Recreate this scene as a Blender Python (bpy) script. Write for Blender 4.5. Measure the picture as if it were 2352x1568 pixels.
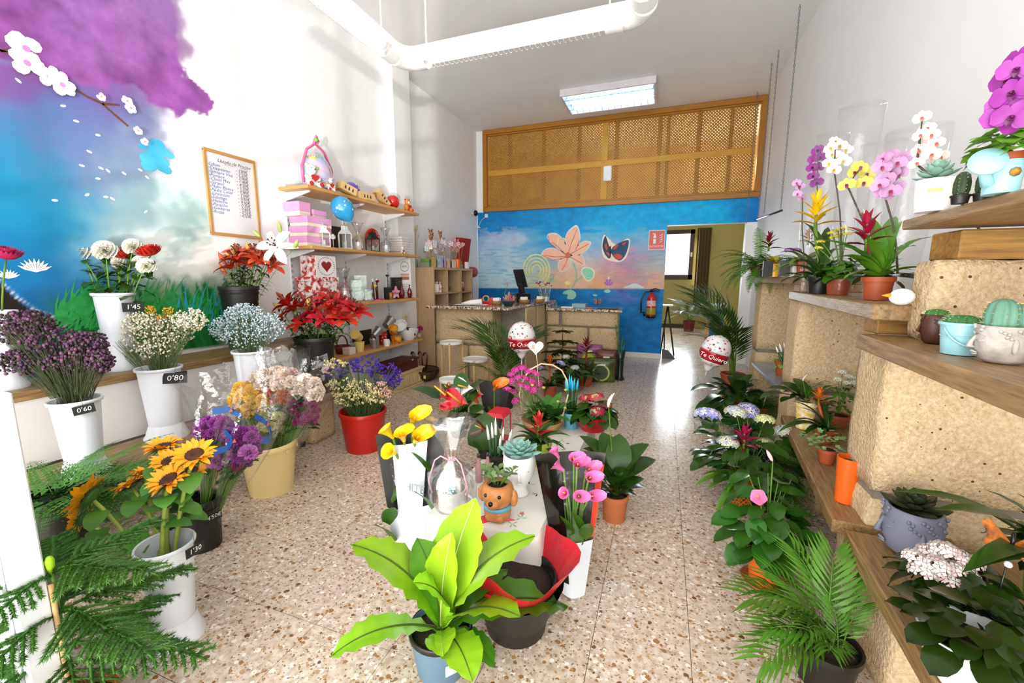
import bpy, bmesh, math, random
import numpy as np
from mathutils import Vector, Matrix, Euler, noise
sc = bpy.context.scene
for o in list(bpy.data.objects): bpy.data.objects.remove(o)
C = sc.collection
rnd = random.Random(7)
PI = math.pi
# ---------------------------------------------------------------- camera
FPX, CX, CY, CAMH = 957.575, 1176.0, 784.0, 1.29
def _rod(w):
    w = np.array(w); t = np.linalg.norm(w); k = w/t
    K = np.array([[0,-k[2],k[1]],[k[2],0,-k[0]],[-k[1],k[0],0]])
    return np.eye(3)+math.sin(t)*K+(1-math.cos(t))*K@K
RC = _rod([0.150037708,0.345686775,0.0280924016])@np.array([[1,0,0],[0,0,-1],[0,1,0]],float)
cam = bpy.data.objects.new('camera', bpy.data.cameras.new('camera')); C.objects.link(cam)
cam.data.lens = FPX/2352*36; cam.data.sensor_width = 36; cam.data.clip_start = .02
mw = np.eye(4); mw[:3,0] = RC[0]; mw[:3,1] = -RC[1]; mw[:3,2] = -RC[2]; mw[:3,3] = (0,0,CAMH)
cam.matrix_world = Matrix(mw.tolist()); sc.camera = cam
# ---------------------------------------------------------------- light and exposure
sc.view_settings.view_transform = 'Standard'; sc.view_settings.look = 'None'
sc.view_settings.gamma = 1; sc.view_settings.use_curve_mapping = False
sc.view_settings.exposure = 0.2
sc.cycles.transparent_max_bounces = 40
wd = bpy.data.worlds.new('daylight'); sc.world = wd; wd.use_nodes = True
wd.node_tree.nodes['Background'].inputs[0].default_value = (.86,.93,1,1)
wd.node_tree.nodes['Background'].inputs[1].default_value = 1.0
def area(name, loc, rot, sx, sy, power, col=(1,1,1), spread=180):
    l = bpy.data.lights.new(name,'AREA'); l.shape='RECTANGLE'; l.size=sx; l.size_y=sy; l.energy=power; l.color=col
    l.spread = math.radians(spread)
    o = bpy.data.objects.new(name,l); C.objects.link(o); o.location=loc; o.rotation_euler=rot; return o
# daylight falling in through the shopfront glazing behind the camera
area('shopfront_daylight', (-1.0,-1.45,1.75), (math.radians(90),0,0), 4.3, 3.2, 195, (1,.98,.95))
# sunlit pavement in front of the shop, throwing light up into the room
area('pavement_bounce', (-1.0,-2.0,.12), (math.radians(128),0,0), 4.4, 1.3, 175, (1,.985,.96))
# daylight of the window in the room behind
area('back_window_daylight', (.3,11.68,1.65), (math.radians(-90),0,0), 1.2, 1.1, 110, (.86,.94,1))
# low sun thrown back by the pavement and windows across the street
sl = bpy.data.lights.new('street_reflection','SUN'); sl.energy = 1.4; sl.angle = math.radians(1.3); sl.color=(1,.97,.92)
so = bpy.data.objects.new('street_reflection', sl); C.objects.link(so)
so.rotation_euler = Vector((-.62,1.0,.34)).to_track_quat('-Z','Y').to_euler()
# ---------------------------------------------------------------- pixel helpers (photo pixel -> direction; distance from what it touches)
def ray(px,py):
    return RC.T@np.array([(px-CX)/FPX,(py-CY)/FPX,1.0])
def P(px,py,z=0.0):
    d=ray(px,py); t=(z-CAMH)/d[2]; return Vector((t*d[0],t*d[1],z))
def PY(px,py,y):
    d=ray(px,py); t=y/d[1]; return Vector((t*d[0],y,CAMH+t*d[2]))
def PX(px,py,x):
    d=ray(px,py); t=x/d[0]; return Vector((x,t*d[1],CAMH+t*d[2]))
def proj(p):
    v=RC@np.array([p[0],p[1],p[2]-CAMH]); return CX+FPX*v[0]/v[2], CY+FPX*v[1]/v[2]
def dep(p): return float((RC@np.array([p[0],p[1],p[2]-CAMH]))[2])
def MT(n,p):              # metres of n pixels at p, allowing for the wide-angle stretch off axis
    v=RC@np.array([p[0],p[1],p[2]-CAMH]); return float(n/FPX*v[2]*v[2]/math.hypot(v[2],math.hypot(v[0],v[1]*.5)))
def HT(p,py):
    lo,hi=p[2]-.5,p[2]+3
    for _ in range(40):
        m=(lo+hi)/2
        if proj((p[0],p[1],m))[1]>py: lo=m
        else: hi=m
    return lo
def PD(px,py,d):          # at camera depth d
    q=ray(px,py); return Vector((q[0]*d,q[1]*d,CAMH+q[2]*d))
# ---------------------------------------------------------------- materials
def lin(c):
    if isinstance(c,str):
        c=c.lstrip('#'); c=[int(c[i:i+2],16)/255 for i in (0,2,4)]
        c=[x/12.92 if x<=.04045 else ((x+.055)/1.055)**2.4 for x in c]
    return (c[0],c[1],c[2],1)
MATS={}
def mat(name,col,rough=.5,col2=None,scale=8,amt=.5,bump=0,bscale=40,metal=0,objvar=0,emit=0,spec=.5,stretch=None,coat=0):
    if name in MATS: return MATS[name]
    m=bpy.data.materials.new(name); m.use_nodes=True; nt=m.node_tree; b=nt.nodes['Principled BSDF']; N=nt.nodes.new; L=nt.links.new
    b.inputs['Roughness'].default_value=rough; b.inputs['Metallic'].default_value=metal
    b.inputs['Specular IOR Level'].default_value=spec; b.inputs['Coat Weight'].default_value=coat
    tc=N('ShaderNodeTexCoord'); src=tc.outputs['Object']
    if stretch:
        mp=N('ShaderNodeMapping'); mp.inputs['Scale'].default_value=stretch; L(src,mp.inputs[0]); src=mp.outputs[0]
    out=None
    nz=N('ShaderNodeTexNoise'); nz.inputs['Scale'].default_value=scale; nz.inputs['Detail'].default_value=4; L(src,nz.inputs['Vector'])
    mx=N('ShaderNodeMix'); mx.data_type='RGBA'; L(nz.outputs[0],mx.inputs[0])
    c=lin(col); c2=lin(col2) if col2 else tuple(min(1,x*.86) for x in c[:3])+(1,)
    rp=N('ShaderNodeMapRange'); rp.inputs[1].default_value=.5-amt/2; rp.inputs[2].default_value=.5+amt/2
    L(nz.outputs[0],rp.inputs[0]); L(rp.outputs[0],mx.inputs[0])
    mx.inputs[6].default_value=c; mx.inputs[7].default_value=c2; out=mx.outputs[2]
    if objvar:
        oi=N('ShaderNodeObjectInfo'); hs=N('ShaderNodeHueSaturation'); r2=N('ShaderNodeMapRange')
        r2.inputs[3].default_value=1-objvar; r2.inputs[4].default_value=1+objvar; L(oi.outputs['Random'],r2.inputs[0]); L(r2.outputs[0],hs.inputs['Value'])
        r3=N('ShaderNodeMapRange'); r3.inputs[3].default_value=.5-objvar*.07; r3.inputs[4].default_value=.5+objvar*.07; L(oi.outputs['Random'],r3.inputs[0]); L(r3.outputs[0],hs.inputs['Hue'])
        L(out,hs.inputs['Color']); out=hs.outputs[0]
    L(out,b.inputs['Base Color'])
    if emit: L(out,b.inputs['Emission Color']); b.inputs['Emission Strength'].default_value=emit
    if bump:
        n2=N('ShaderNodeTexNoise'); n2.inputs['Scale'].default_value=bscale; n2.inputs['Detail'].default_value=5; L(src,n2.inputs['Vector'])
        bp=N('ShaderNodeBump'); bp.inputs['Strength'].default_value=bump; bp.inputs['Distance'].default_value=.01; L(n2.outputs[0],bp.inputs['Height']); L(bp.outputs[0],b.inputs['Normal'])
    MATS[name]=m; return m
def film(name,tint=(1,1,1),gloss=.14,rough=.08):
    if name in MATS: return MATS[name]
    m=bpy.data.materials.new(name); m.use_nodes=True; nt=m.node_tree; N=nt.nodes.new; L=nt.links.new
    for n in list(nt.nodes): nt.nodes.remove(n)
    o=N('ShaderNodeOutputMaterial'); t=N('ShaderNodeBsdfTransparent'); t.inputs[0].default_value=(*tint,1)
    g=N('ShaderNodeBsdfGlossy'); g.inputs['Roughness'].default_value=rough
    lw=N('ShaderNodeLayerWeight'); lw.inputs[0].default_value=.35; ma=N('ShaderNodeMath'); ma.operation='MULTIPLY_ADD'; ma.inputs[1].default_value=.14; ma.inputs[2].default_value=gloss*.35
    tc=N('ShaderNodeTexCoord'); nz=N('ShaderNodeTexNoise'); nz.inputs['Scale'].default_value=14; nz.inputs['Detail'].default_value=3; L(tc.outputs['Object'],nz.inputs['Vector'])
    bp=N('ShaderNodeBump'); bp.inputs['Strength'].default_value=.5; bp.inputs['Distance'].default_value=.02; L(nz.outputs[0],bp.inputs['Height']); L(bp.outputs[0],g.inputs['Normal'])
    mx=N('ShaderNodeMixShader'); L(lw.outputs['Facing'],ma.inputs[0]); L(ma.outputs[0],mx.inputs[0]); L(t.outputs[0],mx.inputs[1]); L(g.outputs[0],mx.inputs[2]); L(mx.outputs[0],o.inputs[0])
    MATS[name]=m; return m
def vcmat(name,rough=.6,bump=.1,spec=.3):
    if name in MATS: return MATS[name]
    m=bpy.data.materials.new(name); m.use_nodes=True; nt=m.node_tree; b=nt.nodes['Principled BSDF']; N=nt.nodes.new; L=nt.links.new
    a=N('ShaderNodeVertexColor'); a.layer_name='Col'; b.inputs['Roughness'].default_value=rough; b.inputs['Specular IOR Level'].default_value=spec
    tc=N('ShaderNodeTexCoord'); nz=N('ShaderNodeTexNoise'); nz.inputs['Scale'].default_value=9; nz.inputs['Detail'].default_value=6; L(tc.outputs['Object'],nz.inputs['Vector'])
    mr=N('ShaderNodeMapRange'); mr.inputs[1].default_value=.3; mr.inputs[2].default_value=.7; mr.inputs[3].default_value=.97; mr.inputs[4].default_value=1.02; L(nz.outputs[0],mr.inputs[0])
    hs=N('ShaderNodeHueSaturation'); L(a.outputs[0],hs.inputs['Color']); L(mr.outputs[0],hs.inputs['Value']); L(hs.outputs[0],b.inputs['Base Color'])
    MATS[name]=m; return m
# ---------------------------------------------------------------- mesh building
class MB:
    def __init__(s): s.v=[]; s.f=[]; s.mi=[]; s.cur=0
    def add(s,vs,fs):
        o=len(s.v); s.v+= [tuple(v) for v in vs]; s.f+=[tuple(i+o for i in f) for f in fs]; s.mi+=[s.cur]*len(fs); return s
    def m(s,i): s.cur=i; return s
    def box(s,x0,x1,y0,y1,z0,z1,M=None):
        vs=[Vector((x,y,z)) for x in (x0,x1) for y in (y0,y1) for z in (z0,z1)]
        if M: vs=[M@v for v in vs]
        return s.add(vs,[(0,1,3,2),(4,6,7,5),(0,4,5,1),(2,3,7,6),(0,2,6,4),(1,5,7,3)])
    def tube(s,path,r,seg=6,cap=True):
        path=[Vector(p) for p in path]; n=len(path); rs=r if isinstance(r,(list,tuple)) else [r]*n
        vs=[]; fs=[]; up=Vector((0,0,1)); pa=None
        for i,p in enumerate(path):
            d=(path[min(i+1,n-1)]-path[max(i-1,0)])
            if d.length<1e-9: d=up.copy()
            d.normalize()
            if pa is None:
                pa=d.cross(up if abs(d.z)<.9 else Vector((1,0,0))).normalized()
            else:
                pa=(pa-d*pa.dot(d)); pa=pa.normalized() if pa.length>1e-6 else d.orthogonal().normalized()
            b=d.cross(pa)
            for k in range(seg):
                a=2*PI*k/seg; vs.append(p+(pa*math.cos(a)+b*math.sin(a))*rs[i])
        for i in range(n-1):
            for k in range(seg):
                k2=(k+1)%seg; fs.append((i*seg+k,i*seg+k2,(i+1)*seg+k2,(i+1)*seg+k))
        if cap: fs.append(tuple(range(seg))[::-1]); fs.append(tuple((n-1)*seg+k for k in range(seg)))
        return s.add(vs,fs)
    def lathe(s,prof,seg=24,c=(0,0,0),sx=1,sy=1,fn=None):
        vs=[];fs=[];n=len(prof)
        for r,z in prof:
            for k in range(seg):
                a=2*PI*k/seg; rr=r*(fn(a,z) if fn else 1); vs.append((c[0]+rr*math.cos(a)*sx,c[1]+rr*math.sin(a)*sy,c[2]+z))
        for i in range(n-1):
            for k in range(seg):
                k2=(k+1)%seg; fs.append((i*seg+k,i*seg+k2,(i+1)*seg+k2,(i+1)*seg+k))
        if prof[0]==prof[-1]: return s.add(vs,fs)
        if prof[0][0]>1e-6: fs.append(tuple(range(seg))[::-1])
        if prof[-1][0]>1e-6: fs.append(tuple((n-1)*seg+k for k in range(seg)))
        return s.add(vs,fs)
    def ball(s,c,r,seg=10,rings=6,sx=1,sy=1,sz=1):
        pr=[(max(1e-7,r*math.sin(PI*i/rings)),-r*sz*math.cos(PI*i/rings)) for i in range(rings+1)]
        return s.lathe(pr,seg,c,sx,sy)
    def grid(s,fn,nu,nv,wrap=False):
        vs=[fn(i/nu,j/nv) for i in range(nu+1) for j in range(nv+1)]
        return s.add(vs,[(i*(nv+1)+j,(i+1)*(nv+1)+j,(i+1)*(nv+1)+j+1,i*(nv+1)+j+1) for i in range(nu) for j in range(nv)])
    def poly(s,pts): return s.add(pts,[tuple(range(len(pts)))])
    def prism(s,pts,off):      # flat outline with thickness vector
        n=len(pts); off=Vector(off); a=[Vector(p) for p in pts]; b=[p+off for p in a]
        return s.add(a+b,[tuple(range(n))[::-1],tuple(range(n,2*n))]+[(i,(i+1)%n,n+(i+1)%n,n+i) for i in range(n)])
    def mesh(s,name,mats,smooth=True):
        me=bpy.data.meshes.new(name); me.from_pydata(s.v,[],s.f); me.update()
        for m_ in (mats if isinstance(mats,(list,tuple)) else [mats]): me.materials.append(m_)
        if any(s.mi): me.polygons.foreach_set('material_index',s.mi)
        if smooth: me.polygons.foreach_set('use_smooth',[True]*len(me.polygons))
        return me
    def obj(s,name,mats,parent=None,smooth=True,loc=(0,0,0),auto=False):
        me=s.mesh(name,mats,smooth)
        o=bpy.data.objects.new(name,me); C.objects.link(o); o.location=loc
        if parent: o.parent=parent
        return o
def rg(p): return p+[p[0]]      # closed ring profile
def sharp(o,ang=40):
    me=o.data; me.polygons.foreach_set('use_smooth',[True]*len(me.polygons))
    try: me.set_sharp_from_angle(angle=math.radians(ang))
    except Exception: pass
    return o
def tag(o,label=None,cat=None,group=None,kind=None):
    if label: o['label']=label
    if cat: o['category']=cat
    if group: o['group']=group
    if kind: o['kind']=kind
    return o
def thing(name,label,cat,loc=(0,0,0),rz=0,group=None):
    o=bpy.data.objects.new(name,None); C.objects.link(o); o.location=loc; o.rotation_euler=(0,0,rz); o.empty_display_size=.05
    return tag(o,label,cat,group)
def struct(o): o['kind']='structure'; return o
def inst(name,mesh,parent,loc,rot=(0,0,0),s=1):
    o=bpy.data.objects.new(name,mesh); C.objects.link(o); o.parent=parent; o.location=loc; o.rotation_euler=rot
    o.scale=(s,s,s) if not isinstance(s,(tuple,list)) else s
    return o
def bevbox(x0,x1,y0,y1,z0,z1,b=.004):
    m=MB(); bm=bmesh.new(); bmesh.ops.create_cube(bm,size=1)
    for v in bm.verts: v.co=Vector(((x0+x1)/2+v.co.x*(x1-x0),(y0+y1)/2+v.co.y*(y1-y0),(z0+z1)/2+v.co.z*(z1-z0)))
    bmesh.ops.bevel(bm,geom=bm.edges[:]+bm.verts[:],offset=b,segments=1,affect='EDGES')
    bm.verts.index_update(); m.add([v.co[:] for v in bm.verts],[[v.index for v in f.verts] for f in bm.faces]); bm.free(); return m
TEXTN=0
def text(s,name,mt,parent,loc,rot,size,shear=0,align='CENTER',sx=1):
    cu=bpy.data.curves.new('t','FONT'); cu.body=s; cu.size=size; cu.shear=shear; cu.align_x=align; cu.align_y='CENTER'; cu.resolution_u=2
    o=bpy.data.objects.new('t',cu); C.objects.link(o); bpy.context.view_layer.update()
    dg=bpy.context.evaluated_depsgraph_get(); me=bpy.data.meshes.new_from_object(o.evaluated_get(dg)); bpy.data.objects.remove(o); bpy.data.curves.remove(cu)
    me.materials.clear(); me.materials.append(mt); me.name=name
    q=bpy.data.objects.new(name,me); C.objects.link(q)
    if parent: q.parent=parent
    q.location=loc; q.rotation_euler=rot; q.scale=(sx,1,1); return q
# ================================================================ setting
XL,XR,YB,YF,ZC=-3.2,1.22,7.03,-1.15,3.785
white=mat('white_plaster','f6f6f5',.6,'f0f0f0',3,.6)
ceilm=mat('ceiling_paint','f0efed',.6,'e8e8e6',2,.6)
# ---- terrazzo
def terrazzo():
    m=bpy.data.materials.new('terrazzo'); m.use_nodes=True; nt=m.node_tree; b=nt.nodes['Principled BSDF']; N=nt.nodes.new; L=nt.links.new
    g=N('ShaderNodeNewGeometry'); pos=g.outputs['Position']
    base=N('ShaderNodeTexNoise'); base.inputs['Scale'].default_value=40; base.inputs['Detail'].default_value=6; L(pos,base.inputs['Vector'])
    rb=N('ShaderNodeValToRGB'); rb.color_ramp.elements[0].position=.35; rb.color_ramp.elements[0].color=lin('b7a28d'); rb.color_ramp.elements[1].position=.62; rb.color_ramp.elements[1].color=lin('d8c9b9'); L(base.outputs[0],rb.inputs[0])
    col=rb.outputs[0]
    for sc_,lo,hi,thr,cols in ((44,0,.30,.70,('ece5dc','e4dace')),(52,.0,.30,.82,('946638','b98f60')),(40,.0,.26,.88,('664528','a0703c')),(125,0,.38,.68,('80603f','c0a584'))):
        v=N('ShaderNodeTexVoronoi'); v.inputs['Scale'].default_value=sc_; mp=N('ShaderNodeMapping'); mp.inputs['Location'].default_value=(sc_*.37,sc_*.11,0); mp.inputs['Scale'].default_value=(1,1.15,0); mp.inputs['Rotation'].default_value=(0,0,sc_)
        dn=N('ShaderNodeTexNoise'); dn.inputs['Scale'].default_value=sc_*1.2; L(pos,dn.inputs['Vector'])
        va=N('ShaderNodeVectorMath'); va.operation='MULTIPLY_ADD'; va.inputs[1].default_value=(.012,.012,0); L(dn.outputs['Color'],va.inputs[0]); L(pos,va.inputs[2])
        L(va.outputs[0],mp.inputs[0]); L(mp.outputs[0],v.inputs['Vector'])
        sx=N('ShaderNodeSeparateColor'); L(v.outputs['Color'],sx.inputs[0])
        gt=N('ShaderNodeMath'); gt.operation='GREATER_THAN'; gt.inputs[1].default_value=thr; L(sx.outputs[0],gt.inputs[0])
        rad=N('ShaderNodeMath'); rad.operation='MULTIPLY_ADD'; rad.inputs[1].default_value=.25; rad.inputs[2].default_value=hi-.05; L(sx.outputs[1],rad.inputs[0])
        lt=N('ShaderNodeMath'); lt.operation='LESS_THAN'; L(v.outputs['Distance'],lt.inputs[0]); L(rad.outputs[0],lt.inputs[1])
        mu=N('ShaderNodeMath'); mu.operation='MULTIPLY'; L(gt.outputs[0],mu.inputs[0]); L(lt.outputs[0],mu.inputs[1])
        cm=N('ShaderNodeMix'); cm.data_type='RGBA'; cm.inputs[6].default_value=lin(cols[0]); cm.inputs[7].default_value=lin(cols[1]); L(sx.outputs[2],cm.inputs[0])
        mx=N('ShaderNodeMix'); mx.data_type='RGBA'; L(mu.outputs[0],mx.inputs[0]); L(col,mx.inputs[6]); L(cm.outputs[2],mx.inputs[7]); col=mx.outputs[2]
    L(col,b.inputs['Base Color'])
    b.inputs['Roughness'].default_value=.2; b.inputs['Specular IOR Level'].default_value=.45
    rn=N('ShaderNodeTexNoise'); rn.inputs['Scale'].default_value=5; rn.inputs['Detail'].default_value=4; L(pos,rn.inputs['Vector'])
    mr=N('ShaderNodeMapRange'); mr.inputs[3].default_value=.12; mr.inputs[4].default_value=.3; L(rn.outputs[0],mr.inputs[0]); L(mr.outputs[0],b.inputs['Roughness'])
    MATS['terrazzo']=m; return m
terr=terrazzo()
grout=mat('tile_grout','6e5540',.9)
fl=struct(MB().box(XL-.2,XR+1.0,YF-.1,12.0,-.08,-.0035).obj('floor',grout,smooth=False))
TX,TY,TG=.33,.333,.0011
tme=MB().box(TG,TX-TG,TG,TY-TG,-.006,0).mesh('floor_tile',terr,False)
x0=.155-TX*11; y0=1.39-TY*8
for i in range(15):
    for j in range(18):
        x=x0+i*TX; y=y0+j*TY
        if x+TX<=XL or x>=XR: continue
        inst('tile',tme,fl,(x,y,0))
nfar=int((12-(y0+18*TY))/TY)
far=MB()
for i in range(-1,17):
    for j in range(18,18+nfar):
        far.box(x0+i*TX+TG,x0+(i+1)*TX-TG,y0+j*TY+TG,y0+(j+1)*TY-TG,-.006,0)
far.obj('tile_field',terr,fl,False)['kind']='stuff'
# ---- painted wall helpers
def rbf(px,py,pts):
    num=np.zeros((len(px),3)); den=np.zeros(len(px))+1e-12
    for x,y,s,c in pts:
        w=np.exp(-((px-x)**2+(py-y)**2)/(2*s*s))+1e-9; num+=w[:,None]*np.array(lin(c)[:3]); den+=w
    return num/den[:,None]
def nz(v,sc_,sd=0,oct_=4): return noise.fractal(Vector((v[0]*sc_+sd,v[1]*sc_+sd*1.7,v[2]*sc_-sd)),.6,2.0,oct_)
def inpoly(px,py,poly):
    ins=np.zeros(len(px),bool); dist=np.full(len(px),1e9); n=len(poly)
    for i in range(n):
        x1,y1=poly[i]; x2,y2=poly[(i+1)%n]
        cond=((y1>py)!=(y2>py)); xi=(x2-x1)*(py-y1)/((y2-y1)+1e-12)+x1; ins^=cond&(px<xi)
        dx,dy=x2-x1,y2-y1; t=np.clip(((px-x1)*dx+(py-y1)*dy)/(dx*dx+dy*dy+1e-9),0,1); dist=np.minimum(dist,np.hypot(px-x1-t*dx,py-y1-t*dy))
    return np.where(ins,dist,-dist)
def sstep(x,a,b): t=np.clip((x-a)/(b-a),0,1); return t*t*(3-2*t)
def gridmesh(name,us,vs,pt,colfn,m):
    V=[pt(u,v) for u in us for v in vs]; nv=len(vs)
    F=[(i*nv+j,(i+1)*nv+j,(i+1)*nv+j+1,i*nv+j+1) for i in range(len(us)-1) for j in range(nv-1)]
    me=bpy.data.meshes.new(name); me.from_pydata(V,[],F); me.update()
    col=colfn(V); a=me.color_attributes.new('Col','FLOAT_COLOR','POINT'); a.data.foreach_set('color',np.hstack([np.clip(col,0,1),np.ones((len(V),1))]).astype(np.float32).ravel())
    me.materials.append(m); o=bpy.data.objects.new(name,me); C.objects.link(o); return o
# ---- left wall with watercolour mural
PURPLE=[(-300,-200),(385,-200),(372,20),(405,70),(420,140),(432,180),(470,205),(503,238),(492,268),(430,255),(412,272),(370,248),(300,200),(200,190),(80,150),(-20,130),(-300,150)]
LP=[(60,60,90,'b45fbd'),(250,90,90,'b66ac0'),(170,20,60,'a77fd0'),(330,30,50,'b98ad2'),(420,220,45,'b867c4'),(320,170,60,'a95cb4'),(20,180,55,'9a53a8'),(0,140,20,'88a8d8'),
 (120,240,60,'6f86cf'),(220,250,60,'6d7fcd'),(300,230,40,'7f86d2'),(140,330,60,'8e94d6'),(230,330,60,'8f9ad8'),(50,300,50,'4f9ad8'),(320,260,30,'8ea8dc'),(360,290,40,'b9d6ea'),(340,340,40,'b4c8e6'),
 (30,400,70,'12a6d8'),(100,430,60,'22aede'),(180,430,50,'2fb0de'),(260,400,50,'9dbde2'),(300,370,45,'aebfe4'),(40,560,90,'0a93d0'),(120,540,60,'0f9ed6'),(170,600,60,'1f86c8'),(60,660,80,'0e74bd'),(150,660,40,'1f7fc2'),
 (230,500,45,'4fc0de'),(300,500,50,'b9dfe6'),(330,560,50,'bfe0e4'),(220,560,40,'8fd2e2'),(420,470,40,'9be0df'),(440,520,40,'a6e2df'),(380,440,40,'f0efee'),(400,600,60,'e9e6e0'),(470,600,60,'efebe6'),(450,380,60,'f1f0ef'),(430,300,40,'f2f2f2'),(540,300,90,'f3f3f3'),(540,620,60,'f0ece6'),(620,300,120,'f3f3f3'),(360,620,35,'e2e6e2'),(280,620,30,'86cbe0'),
 (160,735,30,'2c9a63'),(260,720,40,'1fa04a'),(360,700,30,'2bb052'),(430,700,40,'1d9e48'),(500,700,40,'229a48'),(220,780,50,'177a3a'),(420,760,50,'168a3c'),(320,760,50,'178c40'),(560,740,60,'eceae6'),(620,700,80,'f0efee'),(520,780,40,'e8e8e4')]
def leftcol(V):
    pp=np.array([proj(v) if v[1]>.3 else (-900,600) for v in V]); n1=np.array([[nz(v,2.2,3),nz(v,2.2,9)] for v in V]); n2=np.array([[nz(v,7,1),nz(v,7,5)] for v in V])
    px=pp[:,0]+n1[:,0]*48+n2[:,0]*18; py=pp[:,1]+n1[:,1]*48+n2[:,1]*18
    col=rbf(px,py,LP)
    # purple cloud with a torn edge
    e=inpoly(pp[:,0]+n2[:,0]*13+n1[:,0]*8,pp[:,1]+n2[:,1]*13,PURPLE); k=sstep(e,-3,5)[:,None]
    pc=rbf(px*1.0,py,[p for p in LP if p[3] in('b45fbd','b66ac0','a77fd0','b98ad2','b867c4','a95cb4','9a53a8')])
    pc=pc*(1+.35*n2[:,:1]); col=col*(1-k)+pc*k
    # above and right of the cloud the wall is plain white
    plain=sstep(pp[:,0]-(395+np.maximum(0,pp[:,1]-270)*.35)+n1[:,0]*40,0,60)*(1-k[:,0])*(pp[:,1]<560)
    col=col*(1-plain[:,None])+np.array(lin('f2f2f2')[:3])*plain[:,None]
    # grass: vertical strokes
    ang=np.array([noise.noise(Vector((v[1]*38+v[2]*9,v[2]*3,0))) for v in V]); top=690-np.clip((pp[:,0]-130)/300,0,1)*25+ang*55
    gmask=sstep(pp[:,1]-top,-4,10)*sstep(pp[:,0],100,170)*(1-sstep(pp[:,0]+ang*30,500,560))*(pp[:,1]<1300)
    gc=rbf(px,py,[p for p in LP if p[1]>690 and p[0]<520]); gc=gc*(1+.9*ang[:,None]); col=col*(1-gmask[:,None])+np.clip(gc,0,1)*gmask[:,None]
    # white band under the grass
    wb=sstep(pp[:,1]-(815-(pp[:,0]-300)*.12),0,6)*(pp[:,0]>100); col=col*(1-wb[:,None])+np.array(lin('e9e8e6')[:3])*wb[:,None]
    # dark tree trunk sweeping in from the near edge
    tr=inpoly(pp[:,0],pp[:,1]+n2[:,1]*3,[(-200,560),(0,650),(40,685),(75,712),(120,730),(150,745),(110,770),(60,800),(0,830),(-200,840)]); k=sstep(tr,-1,2)[:,None]; col=col*(1-k)+np.array(lin('241512')[:3])*k
    sol=sstep(tr,-7,-2)*(tr<-1)*(pp[:,1]<760); col=col*(1-sol[:,None]*.8)+np.array((.75,.8,.85))*sol[:,None]*.8
    lum=col.min(axis=1); col*=(1-.42*sstep(-lum,-.72,-.5))[:,None]
    far_=(pp[:,0]>640)|(np.array([v[1] for v in V])>2.95); col[far_]=lin('f3f3f3')[:3]
    return col
ys=np.concatenate([[YF,.2],np.arange(.7,3.0,.0125),[3.2,4,5,6,YB]]); zs=np.concatenate([[0,.3],np.arange(.62,3.7,.0125),[ZC]])
wl=struct(gridmesh('wall_left',list(map(float,ys)),list(map(float,zs)),lambda u,v:(XL,u,v),leftcol,vcmat('mural_wash',.62)))
# painted blossoms and twigs of the left mural (flat paint on the wall)
def onL(px,py,off=.0012): p=PX(px,py,XL+off); return p
twig=mat('paint_twig','6a3f2a',.6); pw=mat('paint_white','f6f2f4',.6); pk=mat('paint_pink','d98bc8',.6); pteal=mat('paint_teal','1fa3cf',.6,'5cc4de',6)
tw=MB()
for path in ([(-10,112),(0,116),(30,124),(60,150),(100,165),(160,196),(200,222),(235,238),(262,262),(295,290)],[(235,238),(275,241)],[(0,116),(35,114)]):
    for a,b in zip(path[:-1],path[1:]):
        pa,pb=onL(*a),onL(*b); d=(pb-pa).normalized(); n=Vector((0,-d.z,d.y))*.007
        tw.poly([pa-n,pb-n*.8,pb+n*.8,pa+n])
tw.obj('painted_twig',twig,wl,False)
def blossom(px,py,r,seed=0):
    c=onL(px,py,.002+seed*.0042); m=MB(); rr=random.Random(seed)
    for k in range(5):
        a=2*PI*k/5+rr.random(); d=Vector((0,math.cos(a),math.sin(a)))*r*.55; s_=r*.5
        m.poly([c+d+Vector((.0006*k,math.cos(q)*s_,math.sin(q)*s_*rr.uniform(.8,1.1))) for q in [2*PI*i/9 for i in range(9)]])
    m.m(1); m.poly([c+Vector((.0036,math.cos(q)*r*.22,math.sin(q)*r*.22)) for q in [2*PI*i/7 for i in range(7)]])
    m.obj('painted_blossom',[pw,pk],wl,False)
for i,(x,y,r) in enumerate(((60,112,.075),(62,145,.07),(112,178,.05),(132,172,.042),(143,195,.058),(292,232,.03),(300,248,.032),(232,222,.024),(317,300,.026),(332,325,.024))):
    blossom(x,y,r,i)
pet=MB()
for x,y in ((42,185),(145,243),(175,278),(225,310),(188,380),(205,348),(232,386),(248,392),(285,398),(225,410),(338,407),(370,415),(322,390),(126,460),(200,447),(243,452),(258,456),(335,486)):
    c=onL(x,y,.0015); a=x*.7; u=Vector((0,math.cos(a)*.6+.8,math.sin(a)*.5)).normalized()*.014; w=Vector((0,-u.z,u.y))*.5
    pet.poly([c+u,c+(u+w)*.7,c+w,c+(w-u)*.7,c-u,c-(u+w)*.7,c-w,c+(u-w)*.7])
pet.obj('painted_petals',pw,wl,False)
tb=MB(); c=onL(360,358,.0014)
for k in range(26):
    a=rnd.random()*2*PI; d=rnd.random()**.6*.095; q=c+Vector((k*.00002,math.cos(a)*d,math.sin(a)*d)); s_=rnd.uniform(.02,.05)
    tb.poly([q+Vector((0,math.cos(t)*s_,math.sin(t)*s_*.8)) for t in [2*PI*i/8 for i in range(8)]])
tb.obj('painted_bird',pteal,wl,False)
wf=MB()
for bx,by in ((83,625),(20,640)):
    c=onL(bx,by,.0015)
    for k in range(9):
        a=PI*(.15+.7*k/8); d=Vector((0,-math.cos(a),math.sin(a)))*(.075 if bx>50 else .05); n=Vector((0,-d.z,d.y))*.1; wf.poly([c,c+d*.6+n,c+d,c+d*.6-n])
wf.obj('painted_dandelion',pw,wl,False)
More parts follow.
